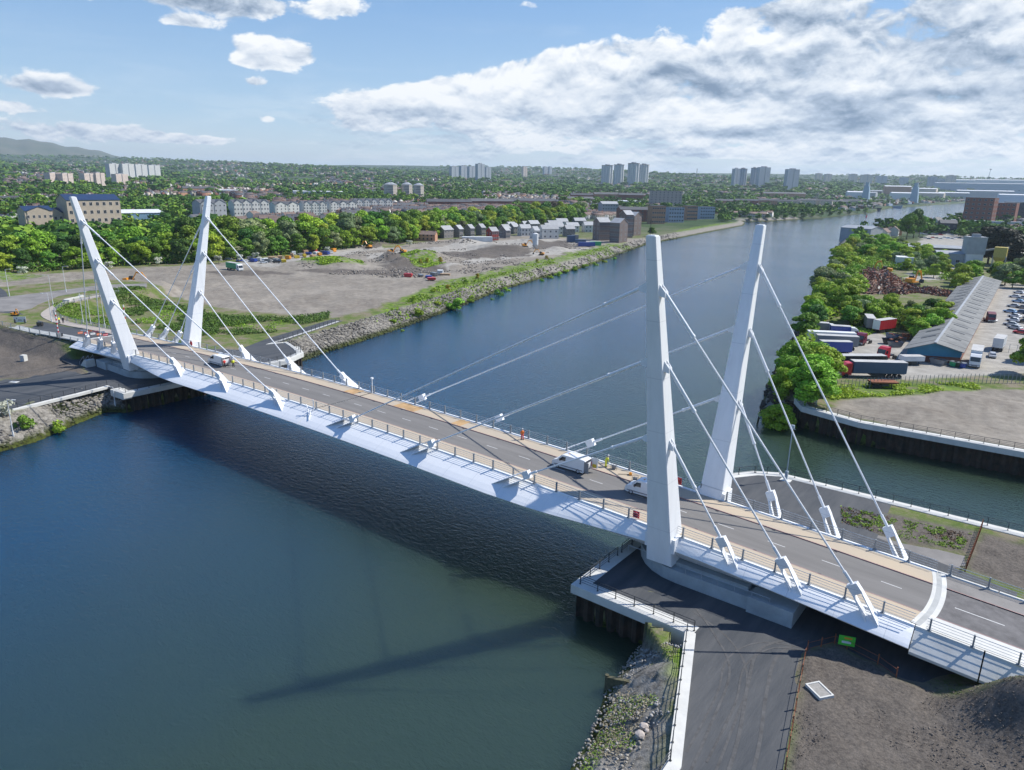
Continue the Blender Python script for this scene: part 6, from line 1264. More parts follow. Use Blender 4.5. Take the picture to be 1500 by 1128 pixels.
def bpd(u, v):
    z = 0
    for _ in range(8): p = G(u, v, z); z = zdk(p[0])
    return float(p[0]), float(p[1]), z
x, y, z = bpd(829, 697); van('white van with open rear doors and side door, parked mid-deck ahead of the workers', x-.8, -.15, z+.01, math.pi+.02)
x, y, z = bpd(930, 732); van('white van half hidden by the near pylon on the near span', 58.4, -.6, zdk(58.4)+.01, math.pi+.03)
x, y, z = bpd(305, 537); van('white van with both rear doors open on the far span', x, -1.2, z+.01, math.pi+.02)
def car(label, x, y, z, rz, m, group, detail=True):
    t = T('parked_car', label, 'car', (x, y, z), rz, group); mb = MB(); prof(mb, [(-2.1, .35), (-2.15, .75), (-1.9, .92), (.9, .95), (2.0, .78), (2.12, .5), (2.05, .3), (-2.0, .28)], -.86, .86); prof(mb, [(-1.75, .9), (-1.25, 1.42), (.25, 1.45), (1.0, .93)], -.78, .78, .18); mb.obj('body', m, t)
    mb = MB(); prof(mb, [(-1.70, .97), (-1.27, 1.38), (.26, 1.40), (.93, .97)], -.795, .795, .15); prof(mb, [(.30, 1.41), (.36, 1.41), (1.02, .97), (.96, .97)], -.66, .66); mb.obj('windows', glass_dark, t)
    if detail: wheels(t, (-1.3, 1.3), .78, .31, .2, False)
    return t
cc = [pw, psilver, pgrey, plblue, pblack, pred, pw, psilver, pdblue, pw]; cn = ['white', 'silver', 'grey', 'pale blue', 'black', 'red', 'white', 'silver', 'dark blue', 'white']
for i, (u, v) in enumerate([(1492, 430), (1486, 436), (1499, 438), (1491, 443), (1484, 450), (1498, 452), (1479, 458), (1494, 459), (1486, 465), (1484, 471), (1480, 477), (1486, 482), (1499, 473), (1495, 489), (1508, 468), (1512, 480), (1505, 445)]):
    x, y = G2(u, v, -6); k = [0, 6, 1, 3, 1, 2, 3, 8, 6, 0, 7, 1, 4, 5, 2, 0, 1][i]; car(f'{cn[k]} car in the yard car park, {ordw(i)} counting down from the far hedge', x, y, H(x, y), 2.8+.15*math.sin(i*2.1), cc[k], 'cars in the yard car park')
x, y = G2(1453, 523, -6); car('silver car in front of the white container by the long shed', x, y, H(x, y), 1.7, psilver, 'cars beside the long shed'); x, y = G2(1450, 471, -6); car('silver car beside the red lorry cab along the long shed', x, y, H(x, y), 2.6, psilver, 'cars beside the long shed')
for i in range(24):
    u = 1350+(i % 12)*5.6; v = 343+(i//12)*6+(i % 3); x, y = G2(u, v, -6); k = (i*7) % 10; car(f'{cn[k]} vehicle in the riverside lorry park, {ordw(i % 12)} along the {["far", "near"][i//12]} row', x, y, -5.9, .4+.2*(i % 2), cc[k], 'vehicles in the riverside lorry park', False)
def trailer(label, u, v, rz, Ln, m, z=-6., hb=2.7, rearm=None, name='lorry_trailer', cab=None, topm=None, group='lorries and trailers in the yard', cat='trailer'):
    x, y = G2(u, v, z); zz = H(x, y); t = T(name, label, cat, (x, y, zz), rz, group); w = 1.25
    mb = MB(); mb.b2(-Ln/2, Ln/2, -w, w, 1.15, 1.15+hb)
    for k in range(int(Ln//1.2)):
        for s in (-1, 1): mb.b2(-Ln/2+.5+k*1.2, -Ln/2+.58+k*1.2, s*w-.03, s*w+.03, 1.2, 1.1+hb)
    mb.obj('box_body', m, t); mb = MB(); mb.b2(-Ln/2-.03, Ln/2+.03, -w-.03, w+.03, 1.15+hb, 1.2+hb); mb.obj('box_roof', topm or mat('trailer_roof', (.42, .42, .41), .7, var=.15, vscale=.6), t)
    mb = MB(); mb.b2(-Ln/2-.06, -Ln/2-.01, -w+.05, w-.05, 1.2, 1.1+hb); mb.b2(-Ln/2-.1, -Ln/2-.06, -.04, .04, 1.2, 1.1+hb); mb.obj('rear_door', rearm or pw, t)
    mb = MB(); mb.b2(-Ln/2, Ln/2, -.5, .5, .85, 1.14); mb.b2(-Ln*.1, Ln*.15, -1.1, 1.1, .5, .95); mb.obj('chassis', dark_metal, t); wheels(t, (-Ln*.38, -Ln*.28, -Ln*.18), 1.05, .48, .35, False)
    if not cab: mb = MB(); mb.b2(Ln*.28, Ln*.3, -.8, -.65, 0, .9); mb.b2(Ln*.28, Ln*.3, .65, .8, 0, .9); mb.obj('landing_leg', dark_metal, t)
    else: cab_parts(t, Ln/2+.3, cab)
    return t
def cab_parts(t, x0, m):
    mb = MB(); prof(mb, [(x0, .6), (x0, 3.5), (x0+1.2, 3.4), (x0+2.0, 2.9), (x0+2.25, 1.6), (x0+2.3, .5)], -1.2, 1.2); mb.obj('cab', m, t)
    mb = MB(); prof(mb, [(x0+2.02, 2.85), (x0+2.05, 2.85), (x0+2.28, 1.75), (x0+2.24, 1.75)], -1.05, 1.05); mb.b2(x0+1.1, x0+1.9, -1.22, 1.22, 1.8, 2.6); mb.obj('cab_glass', glass_dark, t)
    mb = MB(); mb.b2(x0+2.2, x0+2.4, -1.15, 1.15, .4, .95); mb.obj('bumper', pgrey, t)
    for s in (-1, 1): mb = MB(); mb.b2(x0+2.36, x0+2.43, s*.85-.2, s*.85+.2, .6, .8); mb.obj('headlight', lampw, t)
    wheels(t, (x0+1.2,), 1.05, .48, .35, False)
def lorry(label, u, v, rz, cabm, boxm=None, Ln=6, z=-6., hb=2.6, group='lorries and trailers in the yard', zoff=0):
    x, y = G2(u, v, z); t = T('lorry', label, 'lorry', (x, y, H(x, y)+zoff), rz, group); cab_parts(t, Ln/2+.1, cabm)
    mb = MB(); mb.b2(-Ln/2, Ln/2+1.5, -.45, .45, .7, 1.1); mb.obj('chassis', dark_metal, t); wheels(t, (-Ln*.35, -Ln*.12), 1.05, .48, .35, False)
    if boxm:
        mb = MB(); mb.b2(-Ln/2, Ln/2, -1.25, 1.25, 1.12, 1.12+hb)
        for k in range(int(Ln)): mb.b2(-Ln/2+.5+k, -Ln/2+.57+k, -1.28, 1.28, 1.2, 1.1+hb)
        mb.obj('box_body', boxm, t); mb = MB(); mb.b2(-Ln/2, Ln/2, -1.3, 1.3, 1.12+hb, 1.2+hb); mb.obj('box_roof', mat('trailer_roof', (.42, .42, .41)), t)
    return t
AX = math.atan2(G2(1330, 553, -6)[1]-G2(1252, 551, -6)[1], G2(1330, 553, -6)[0]-G2(1252, 551, -6)[0])
trailer('long blue trailer coupled to a red cab beside the palisade fence', 1284, 552, AX+math.pi, 12.5, pdblue, cab=pred)
trailer('long black curtain-sided trailer behind the blue one', 1255, 542, AX+.1+math.pi, 13, pblack, rearm=pgrey)
trailer('dark blue trailer with pale blue rear door nearest the shore tree', 1222, 520, AX+math.pi, 8, pblue, rearm=plblue)
trailer('grey curtain-sided trailer between the blue trailers', 1224, 511, AX-.12+math.pi, 11, pgrey, rearm=pgreen)
trailer('white-topped trailer with a thin blue side stripe', 1216, 502, AX-.12+math.pi, 13, pw, rearm=plblue, topm=whitem, hb=2.1)
lorry('blue box lorry with white cab at the back of the trailer row', 1229, 495, AX-.25, pw, pblue, 5.5)
lorry('grey box lorry with white cab beside the blue box lorry', 1202, 490, AX-.25, pw, pgrey, 4)
trailer('white and grey trailer pointing at the camera beside the maroon tractor', 1272, 482, -1.25, 9, pgrey, rearm=pgrey, hb=3)
lorry('maroon lorry tractor in front of the grey trailer', 1267, 503, -1.75, pmar, None, 4)
trailer('red trailer with a white rear door by the hedge', 1294, 486, 1.2, 8.5, pred, rearm=pw, hb=2.9)
lorry('bright red lorry cab facing the camera in the middle of the yard', 1302, 525, -1.95, pred, None, 3)
lorry('white box lorry facing the camera beside the long shed', 1428, 532, -1.5, pw, pw, 9, hb=3.0)
trailer('white container trailer beside the white lorry and fence gate', 1462, 512, 1.55, 8, whitem, rearm=whitem, hb=2.6)
trailer('low white tarpaulin trailer against the shed gable', 1334, 534, AX+.1, 5.5, whitem, hb=1.2)
lorry('small dark red lorry cab parked along the long shed', 1447, 470, -1.2, pmar, None, 2.5)
trailer('low rusty flatbed beside the palisade fence', 1292, 567, AX, 6, rust, hb=.25, rearm=rust, topm=rust, name='flatbed')
def bin_(u, v, m, label):
    x, y = G2(u, v, -6); t = T('wheeled_bin', label, 'bin', (x, y, H(x, y)), 1.2, 'bins at the shed corner'); mb = MB(); mb.loft([[(-.5, -.6, .15), (.5, -.6, .15), (.5, .6, .15), (-.5, .6, .15)], [(-.65, -.75, 1.3), (.65, -.75, 1.3), (.65, .75, 1.3), (-.65, .75, 1.3)]]); mb.obj('bin_body', m, t); mb = MB(); mb.b2(-.7, .7, -.8, .8, 1.3, 1.42); mb.obj('lid', pgrey, t)
bin_(1396, 537, pgreen, 'green bin nearest the shed wall'); bin_(1402, 538, mat('bin_dark', (.02, .05, .03), .5), 'dark green bin in the middle of the three'); bin_(1409, 539, pblue, 'bright blue bin at the end of the three')
# machines
def excavator(label, u, v, z, rz, m=porange, s=1., reach=1., group='excavators and diggers', lift=0.):
    x, y = G2(u, v, z); t = T('excavator', label, 'excavator', (x, y, H(x, y)+lift), rz, group); t.scale = (s,)*3
    for k in (-1, 1):
        mb = MB(); prof(mb, [(-1.9, .15), (-1.7, 0), (1.7, 0), (1.9, .15), (1.9, .65), (1.6, .85), (-1.6, .85), (-1.9, .65)], k*1.15-.3, k*1.15+.3); mb.obj('track', rubber, t)
    mb = MB(); mb.b2(-1.9, 1.2, -1.25, 1.25, 1.0, 1.35); prof(mb, [(-2.2, 1.35), (-2.1, 2.2), (-.6, 2.35), (-.5, 1.35)], -1.2, 1.2); mb.obj('house_body', m, t)
    mb = MB(); prof(mb, [(-.4, 1.35), (-.4, 2.9), (.7, 2.95), (1.2, 2.0), (1.2, 1.35)], .25, 1.2); mb.obj('cab', glass_dark, t)
    r = reach; P_ = [(.9, 1.5), (2.7*r, 4.4), (4.6*r, 4.2)]; mb = MB()
    for a, b in zip(P_[:-1], P_[1:]): mb.hexa([(a[0], -.25, a[1]-.3), (b[0], -.2, b[1]-.25), (b[0], .2, b[1]-.25), (a[0], .25, a[1]-.3), (a[0], -.25, a[1]+.3), (b[0], -.2, b[1]+.25), (b[0], .2, b[1]+.25), (a[0], .25, a[1]+.3)])
    mb.obj('boom', m, t); mb = MB(); mb.hexa([(4.5*r, -.16, 3.9), (6.4*r, -.12, 1.5), (6.4*r, .12, 1.5), (4.5*r, .16, 3.9), (4.8*r, -.16, 4.6), (6.7*r, -.12, 1.7), (6.7*r, .12, 1.7), (4.8*r, .16, 4.6)]); mb.obj('stick', m, t)
    mb = MB(); prof(mb, [(6.3*r, 1.7), (6.9*r, 1.6), (7.0*r, .7), (6.3*r, .5), (5.8*r, .9)], -.6, .6); mb.obj('bucket', dark_metal, t); return t
CW = -YAW   # world angle of the camera's own right-hand direction
excavator('orange excavator with raised boom on the bare site behind the far pylons', 191, 416, -6.3, CW, s=1.1)
excavator('orange digger on the haul road at the foot of the belt', 540, 364, -6.3, CW+2.5)
excavator('orange digger on top of the dark spoil heap', 574, 379, -6.3, CW+.6, lift=1.5); excavator('orange digger second on the spoil heap beside the green mound', 590, 375, -6.3, CW+2.6, lift=1.)
excavator('orange digger beside the white silo on the building site', 769, 362, -6.3, CW+.4); excavator('small orange digger below the white silo', 793, 374, -6.3, CW+2.8, s=.8)
excavator('orange scrap grab with a tall arm beside the scrap heap', 1336, 418, -6., CW+.5, s=1.5, reach=.7); excavator('orange scrap grab half hidden behind the scrap heap', 1296, 402, -6., CW+2.6, s=1.5, reach=.6)
lorry('green-sided tipper lorry with white cab on the bare site', 342, 396, -6.3, pw, pgreen, 9, z=-6.3, group='site lorries')
bpy.context.view_layer.update()
# scrap heap: nobody could count the pieces
def scrap():
    r_ = np.random.default_rng(5); mats = [rust, mat('scrap_brown', (.16, .085, .06), .8), mat('scrap_grey', (.18, .17, .165), .6, metal=.3), mat('scrap_maroon', (.19, .06, .05), .8)]
    c = [(G2(1262, 424, -6), 15, 9), (G2(1292, 425, -6), 13, 7.5), (G2(1318, 424, -6), 9, 3.), (G2(1362, 428, -6), 8, 2.4), (G2(1385, 432, -6), 7, 2.2), (G2(1275, 408, -6), 15, 5.5)]
    for j, m in enumerate(mats):
        mb = MB()
        for k in range(900):
            (cx, cy), rr, hh = c[r_.choice(6, p=[.28, .22, .14, .1, .08, .18])]; a = r_.uniform(0, 6.28); q = math.sqrt(r_.uniform(0, 1)); x, y = cx+math.cos(a)*q*rr, cy+math.sin(a)*q*rr; z = -6+hh*(1-q**1.6)*r_.uniform(.6, 1.05)
            L_ = r_.uniform(.5, 2.6); d = r_.normal(size=3); d /= np.linalg.norm(d); e = np.cross(d, r_.normal(size=3)); e /= np.linalg.norm(e); w = r_.uniform(.1, .8)
            p = np.array([x, y, z]); f = np.cross(d, e)*.06; mb.hexa([p-d*L_/2-e*w/2-f, p+d*L_/2-e*w/2-f, p+d*L_/2+e*w/2-f, p-d*L_/2+e*w/2-f, p-d*L_/2-e*w/2+f, p+d*L_/2-e*w/2+f, p+d*L_/2+e*w/2+f, p-d*L_/2+e*w/2+f])
        mb.obj('scrap_metal', m)['kind'] = 'stuff'
    for i, ((cx, cy), rr, hh) in enumerate(c):
        mb = MB(); rings = []
        for q in (1., .75, .5, .25, .05): rings.append([(cx+math.cos(k/16*6.283)*rr*q, cy+math.sin(k/16*6.283)*rr*q, -6.3+hh*.8*(1-q**1.6)) for k in range(16)])
        mb.loft(rings); mb.obj('scrap_mound', mats[1])['kind'] = 'stuff'
scrap()
for i, (u, v, m, nm) in enumerate([(1302, 504, pblack, 'black'), (1311, 508, pgrey, 'grey'), (1318, 502, pblack, 'dark'), (1326, 497, rust, 'rusty'), (1306, 496, pdblue, 'navy'), (1374, 534, pgrey, 'low grey')]):
    x, y = G2(u, v, -6); t = T('skip', f'{nm} open skip of scrap in the lorry yard, {ordw(i)} from the red cab', 'skip', (x, y, H(x, y)), .5*i+.3, 'skips in the lorry yard'); mb = MB()
    mb.loft([[(-1.4, -.9, .1), (1.4, -.9, .1), (1.4, .9, .1), (-1.4, .9, .1)], [(-2.0, -1.0, 1.5), (2.0, -1.0, 1.5), (2.0, 1.0, 1.5), (-2.0, 1.0, 1.5)]], caps=False); mb.add([(-1.5, -.9, .7), (1.5, -.9, .7), (1.5, .9, .7), (-1.5, .9, .7)], [(0, 1, 2, 3)]); mb.obj('skip_body', m, t)
    mb = MB(); mb.box(0, 0, .95, 2.2, 1.1, .5, .3); mb.box(.4, .2, 1.3, 1.2, .7, .5, 1.); mb.obj('load', rust, t)
# cabins, stores and heaps on the building sites
def cabin(label, u, v, m, L_=6., h=2.5, z=-6.3, rz=None, group='cabins and stores on the building site', name='site_container', w=2.4):
    x, y = G2(u, v, z); t = T(name, label, 'container', (x, y, H(x, y)), CW+.2 if rz is None else rz, group); mb = MB(); mb.b2(-L_/2, L_/2, -w/2, w/2, .1, h)
    for k in range(int(L_/.5)): mb.b2(-L_/2+.2+k*.5, -L_/2+.4+k*.5, -w/2-.04, w/2+.04, .2, h-.15)
    mb.obj('box_body', m, t); mb = MB(); mb.b2(L_/2, L_/2+.05, -w/2+.1, w/2-.1, .2, h-.1); mb.obj('door', pgrey, t); mb = MB(); mb.b2(-L_/2-.05, L_/2+.05, -w/2-.06, w/2+.06, h, h+.08); mb.obj('box_roof', m, t); return t
cabin('bright blue container nearest the riverbank on the building site', 859, 362, pblue, 12, 2.8); cabin('dark green container beside the bright blue one', 872, 360, pgreen, 8, 2.8); cabin('dark blue stacked cabin unit behind the blue container', 836, 355, pdblue, 6, 5); cabin('pale grey tall cabin beside the dark blue unit', 842, 354, pgrey, 5, 5); cabin('navy low container behind the bright blue one', 850, 356, pdblue, 8, 2.6)
cabin('long white site hut below the red-gabled house', 699, 355, whitem, 22, 3.4, w=5)
pal = [(pyel, 'yellow'), (pblue, 'blue'), (whitem, 'white'), (porange, 'orange'), (pgrey, 'grey'), (mat('timber_stack', (.40, .27, .16), .8, var=.2, vscale=2), 'timber brown'), (pred, 'red')]
rp = random.Random(9)
comp = [(366, 381, 4), (372, 384, 1), (380, 382, 2), (388, 383, 2), (393, 385, 4), (400, 381, 5), (404, 383, 4), (410, 379, 5), (416, 387, 0), (422, 380, 3), (428, 376, 5), (435, 379, 0), (440, 375, 4), (446, 377, 0), (452, 373, 1), (458, 377, 5), (463, 372, 2), (468, 374, 3), (473, 371, 4), (478, 373, 1), (484, 371, 2), (489, 369, 3), (460, 369, 6), (447, 371, 5), (430, 373, 2), (636, 404, 4), (628, 407, 1), (616, 405, 4), (645, 402, 2), (652, 404, 5), (598, 406, 6), (632, 410, 6)]
for i, (u, v, k) in enumerate(comp):
    x, y = G2(u, v, ZA); t = T('material_stack', f'{pal[k][1]} stack of building material, {ordw(i)} along the site compound', 'material stack', (x, y, H(x, y)), rp.uniform(0, 3), 'material stacks on the bare site'); a, b, c_ = rp.uniform(1.2, 2.6), rp.uniform(1, 2), rp.uniform(.8, 2.0)
    mb = MB(); nl = 4
    for q in range(nl): mb.box(rp.uniform(-.1, .1), rp.uniform(-.1, .1), .2+c_*(q+.5)/nl, a*2*rp.uniform(.8, 1), b*1.6*rp.uniform(.8, 1), c_/nl*.86, rp.uniform(-.1, .1))
    mb.obj('layers', pal[k][0], t); mb = MB()
    for q in (-.6, 0, .6): mb.b2(a*q-.1, a*q+.1, -b*.8, b*.8, 0, .2)
    mb.obj('pallet', mat('timber_stack', (.4, .27, .16)), t)
for i, (u, v, m, nm) in enumerate([(396, 384, pw, 'white'), (386, 386, pw, 'white'), (405, 386, pblack, 'black'), (412, 385, pdblue, 'dark blue'), (335, 381, pgrey, 'grey'), (352, 383, pblue, 'blue'), (362, 384, pw, 'white')]):
    x, y = G2(u, v, ZA); car(f'{nm} car parked at the site compound, {ordw(i)} in its line', x, y, H(x, y), 1.+.1*i, m, 'cars at the site compound')
def silo():
    x, y = G2(784, 366, ZA); t = T('cement_silo', 'white cement silo standing on the building site', 'silo', (x, y, H(x, y))); mb = MB(); mb.tube((0, 0, 3), (0, 0, 10), 1.9, n=16); mb.tube((0, 0, 1), (0, 0, 3), .4, 1.9, 16); mb.tube((0, 0, 10), (0, 0, 10.6), 1.9, .5, 16); mb.obj('silo_drum', whitem, t)
    for k in range(4): mb = MB(); mb.tube((1.5*math.cos(k*1.57), 1.5*math.sin(k*1.57), 0), (1.7*math.cos(k*1.57), 1.7*math.sin(k*1.57), 4), .12, n=5); mb.obj('leg', galv, t)
silo()
# ------------------------------------------------------------------ posts, lamps, barriers, fences
def lamp(label, u, v, z, h, arm=1.4, az=0., m=galv, group='street lamps', base=True):
    x, y = G2(u, v, z); t = T('street_lamp', label, 'street lamp', (x, y, H(x, y) if z < -3.2 else z), az, group); mb = MB(); mb.tube((0, 0, 0), (0, 0, h), .10, .06, 8); mb.tube((0, 0, 0), (0, 0, 1.2), .15, n=8); mb.obj('pole', m, t)
    mb = MB(); mb.tube((0, 0, h), (arm, 0, h+.15), .05, n=6); mb.obj('arm', m, t); mb = MB(); mb.hexa([(arm-.1, -.14, h+.06), (arm+.6, -.12, h+.1), (arm+.6, .12, h+.1), (arm-.1, .14, h+.06), (arm-.1, -.14, h+.2), (arm+.6, -.1, h+.2), (arm+.6, .1, h+.2), (arm-.1, .14, h+.2)]); mb.obj('lamp_head', m, t); return t
for i, (u, v, h) in enumerate([(14, 434, 9), (78, 448, 9.5), (97, 428, 9), (76, 472, 8), (122, 472, 8.5), (133, 475, 7), (154, 480, 8.5)]):
    lamp(f'tall pale street lamp at the curved approach road, {ordw(i)} from its west end', u, v, -3.1, h, az=CW+(3.14 if i % 2 else 0), m=whitem)
lamp('short white lamp beside the downstream path at the frame edge', 16, 618, -6.25, 7, arm=.9, az=CW, m=whitem, group='path lamps'); lamp('white lamp post at the corner of the far bank quay', 166, 573, -6.2, 4.2, arm=1.2, az=CW+3.14, m=whitem, group='path lamps')
x, y = G2(1151, 704, ZC); t = T('camera_mast', 'tall slim blue-grey mast with a head box on the upstream quay', 'mast', (x, y, ZC)); mm = mat('mast_blue_grey', (.33, .40, .46), .5); mb = MB(); mb.tube((0, 0, .2), (0, 0, 8.6), .09, .07, 8); mb.obj('pole', mm, t); mb = MB(); mb.b2(-.2, .2, -.2, .2, .1, 1.6); mb.obj('cabinet', mm, t); mb = MB(); mb.b2(-.25, .25, -.15, .15, 8.6, 9.1); mb.tube((-.4, 0, 8.5), (.4, 0, 8.5), .06, n=5); mb.obj('head_unit', mm, t); mb = MB(); mb.b2(-.8, .8, -.6, .6, -.1, .12); mb.obj('base_slab', conc_light, t)
def barrier(label, x, y, z, h=7.5):
    t = T('barrier_arm', label, 'barrier', (x, y, z), 0, 'raised barriers at the bridge ends'); mb = MB(); mb.b2(-.35, .35, -.4, .4, 0, 1.25); mb.obj('housing', pgrey, t); mb = MB()
    st = MB()
    for k in range(10): (mb if k % 2 else st).tube((0, 0, 1.2+h*k/10), (0, 0, 1.2+h*(k+1)/10), .16, n=6)
    a = mb.obj('arm', pw, t); st.obj('red_bands', pred, a); mb = MB(); mb.b2(-.3, .3, .5, .9, .2, 1.0); mb.obj('counterweight', pblack, t)
barrier('raised red and white barrier arm at the downstream side of the far bridge end', -103.5, -8.4, zdk(92)-.4, 5.2); barrier('raised red and white barrier arm at the upstream side of the far bridge end', -96.5, 5.2, zdk(92)-.3, 6.2)
barrier('raised red and white barrier arm at the near end of the approach span', 131, -8.6, -4, 6)
x, y = G2(30, 474, -3.1); t = T('notice_board', 'white notice board standing in the closed approach road', 'sign', (x, y, -3.05), CW+.1); mb = MB(); mb.b2(-1.6, 1.6, -.04, .04, .35, 1.9); mb.obj('panel', whitem, t)
for s in (-1, 1): mb = MB(); mb.b2(s*1.3-.06, s*1.3+.06, -.4, .4, 0, 1.2); mb.obj('leg', dark_metal, t)
mb = MB(); mb.b2(-.5, .5, -.05, -.045, .8, 1.1); mb.b2(-.9, -.65, -.05, -.045, 1.2, 1.6); mb.obj('lettering', pgrey, t)
x, y = G2(59, 478, -3.1); t = T('equipment_box', 'black equipment box on the closed approach road', 'box', (x, y, -3.0), CW); mb = MB(); mb.b2(-.7, .7, -.4, .4, .15, 1.0); mb.obj('case', pblack, t); mb = MB(); mb.b2(-.75, .75, -.45, .45, 1.0, 1.08); mb.obj('lid', dark_metal, t)
for s in (-1, 1): mb = MB(); mb.b2(s*.5-.08, s*.5+.08, -.3, .3, 0, .15); mb.obj('skid', dark_metal, t)
x, y = G2(23, 462, -3.1); excavator('small orange dumper parked at the road junction', 22, 463, -3.1, CW, s=.45, reach=.4, group='road plant')
for i in range(9):
    x, y, z = bpd(118+i*4.6, 490.5+i*.35-(3.5 if i % 2 else 0)); t = T('road_barrier', f'red and white plastic road barrier, {ordw(i)} from the west across the bridge end', 'barrier', (x, y, z+.02), 1.3+.25*(-1)**i, 'plastic barriers at the closed bridge end'); t.scale = (.62, .62, .8); mb = MB(); mb.b2(-.95, .95, -.06, .06, .35, .6); mb.b2(-.95, .95, -.06, .06, .72, .95); mb.obj('board', [hio, pw, pred][i % 3], t)
    mb = MB(); mb.b2(-.95, .95, -.03, .03, .55, .75); mb.obj('centre_stripe', pw, t)
    for s in (-1, 1): mb = MB(); mb.b2(s*.8-.05, s*.8+.05, -.3, .3, 0, .35); mb.obj('foot', dark_metal, t)
def ring(label, x, y, z, rz=0):
    t = T('lifebuoy', label, 'lifebuoy', (x, y, z), rz, 'lifebuoys on the bridge railings'); mb = MB(); n_, m_ = 16, 8; V = [((.30+.09*math.cos(2*math.pi*j/m_))*math.cos(2*math.pi*i/n_), .09*math.sin(2*math.pi*j/m_), (.30+.09*math.cos(2*math.pi*j/m_))*math.sin(2*math.pi*i/n_)) for i in range(n_) for j in range(m_)]
    mb.add(V, [(i*m_+j, ((i+1) % n_)*m_+j, ((i+1) % n_)*m_+(j+1) % m_, i*m_+(j+1) % m_) for i in range(n_) for j in range(m_)]); mb.obj('ring', pred, t); mb = MB(); mb.b2(-.42, .42, .10, .16, -.45, .45); mb.obj('backboard', hir, t)
ring('red lifebuoy on the downstream railing beside the near pylon', 60.7, RN-.1, zdk(60.7)+.75); ring('red lifebuoy on the upstream railing between the near pylons', 60.2, RF+.05, zdk(60)+.75); ring('red lifebuoy on the upstream railing at the far pylon', -63.3, RF+.1, zdk(63)+.75)
# planted-bed fence and near soil fence
def post_fence(label, P_, z, m, sp=2.2, h=1.3, wires=2, name='post_fence', postm=None, pn='post'):
    t = T(name, label, 'fence', (P_[0][0], P_[0][1], z)); pts = []
    for a, b in zip(P_[:-1], P_[1:]):
        Ld = math.hypot(b[0]-a[0], b[1]-a[1]); n_ = max(1, round(Ld/sp)); pts += [(a[0]+(b[0]-a[0])*k/n_-P_[0][0], a[1]+(b[1]-a[1])*k/n_-P_[0][1]) for k in range(n_)]
    pts.append((P_[-1][0]-P_[0][0], P_[-1][1]-P_[0][1])); zz = [H(x+P_[0][0], y+P_[0][1])-z for x, y in pts]; pm = MB().b2(-.05, .05, -.05, .05, -.2, h).mesh(pn, postm or m)
    for (x, y), q in list(zip(pts, zz))[:95]: put(pn, pm, t, (x, y, q), .3)
    mb = MB()
    for w in range(wires):
        for (a, qa), (b, qb) in zip(list(zip(pts, zz))[:-1], list(zip(pts, zz))[1:]): mb.tube((a[0], a[1], qa+h*(w+.6)/wires), (b[0], b[1], qb+h*(w+.6)/wires), .022, n=4, cap=False)
    mb.obj('fence_wires', m, t); return t  # separate wire strands kept together in one mesh
post_fence('rusty posts with wire along the edge of the near dark path', SOILEDGE, ZC, rust)
post_fence('rusty mesh fence at the end of the planted bed', GL(-6.2, (1438, 772), (1428, 800), (1414, 836)), ZC, rust, sp=.9, wires=4)
post_fence('tall grey palisade fence between the lorry yard and the grass strip', GL(-6., (1168, 582), (1185, 562), (1225, 572), (1300, 566), (1420, 562), (1560, 561)), -6, mat('palisade_grey', (.24, .26, .27), .6), sp=1.05, h=2.4, wires=2, name='palisade_fence')
post_fence('pale blue-green mesh fence panel at the river corner of the yard', GL(-6., (1168, 560), (1190, 585), (1196, 594)), -6, mat('fence_teal', (.30, .42, .42), .6), sp=.6, h=2.2, wires=4, name='mesh_fence')
post_fence('grey gate frame at the entrance beside the white container', GL(-6., (1466, 515), (1500, 519)), -6, galv, sp=1.6, h=2.4, wires=4, name='yard_gate')
_g = G2(1238, 952, -6.3); gp = Vector((_g[0], _g[1]+.1, ZC)); t = T('site_sign', 'bright green sign board fixed on the rusty fence under the approach span', 'sign', gp, .35); mb = MB(); mb.b2(-.75, .75, -.03, .03, .5, 1.55); mb.obj('board', mat('sign_green', (.08, .55, .05), .5), t); mb = MB(); mb.b2(-.45, .40, -.04, -.035, .75, 1.0); mb.obj('white_panel', whitem, t); mb = MB(); mb.b2(-.25, .45, -.04, -.035, 1.22, 1.42); mb.obj('orange_mark', porange, t)
x, y = G2(1200, 1014, -6.2); t = T('drain_cover', 'white-framed concrete chamber cover set in the brown soil', 'drain cover', (x, y, H(x, y)+.36), -.62); fr = MB()
for a in ((-1.0, 1.0, -.75, -.6), (-1.0, 1.0, .6, .75), (-1.0, -.85, -.6, .6), (.85, 1.0, -.6, .6)): fr.b2(*a, -.8, .1)
fr.obj('frame', conc_light, t); mb = MB(); mb.b2(-.85, .85, -.6, .6, -.8, .04); mb.obj('lid', mat('lid_grey', (.27, .26, .24), .8, var=.2, vscale=4), t)
x, y = G2(33, 516, -4.5)
for i, (u, v, z, s) in enumerate([(34, 520, -4.6, 1.2)]):
    x, y = G2(u, v, z); t = T('control_cabinet', 'pale grey control cabinet on the brown slope below the approach', 'cabinet', (x, y, H(x, y)), .4); mb = MB(); mb.b2(-.6, .6, -.5, .5, .0, 1.7); mb.obj('case', conc_light, t); mb = MB(); mb.b2(-.5, .5, -.53, -.505, .1, 1.6); mb.obj('door', psilver, t); mb = MB(); mb.b2(-.9, 1.3, -.8, .8, -.3, .06); mb.obj('plinth', conc_light, t)
for i, (u, v) in enumerate([(41, 487), (18, 545), (60, 494)]):
    x, y = G2(u, v, -4.); t = T('concrete_slab', ['pale slab upslope of the control cabinet', 'pale slab downslope beside the dark path', 'small pale slab near the approach railing'][i], 'slab', (x, y, H(x, y)+.05), .5*i); mb = MB(); mb.b2(-1., 1., -.5, .5, -.2, .06); mb.obj('slab', conc_light, t); mb = MB(); mb.b2(-.4, .4, -.3, .3, .06, .08); mb.obj('hatch', galv, t)
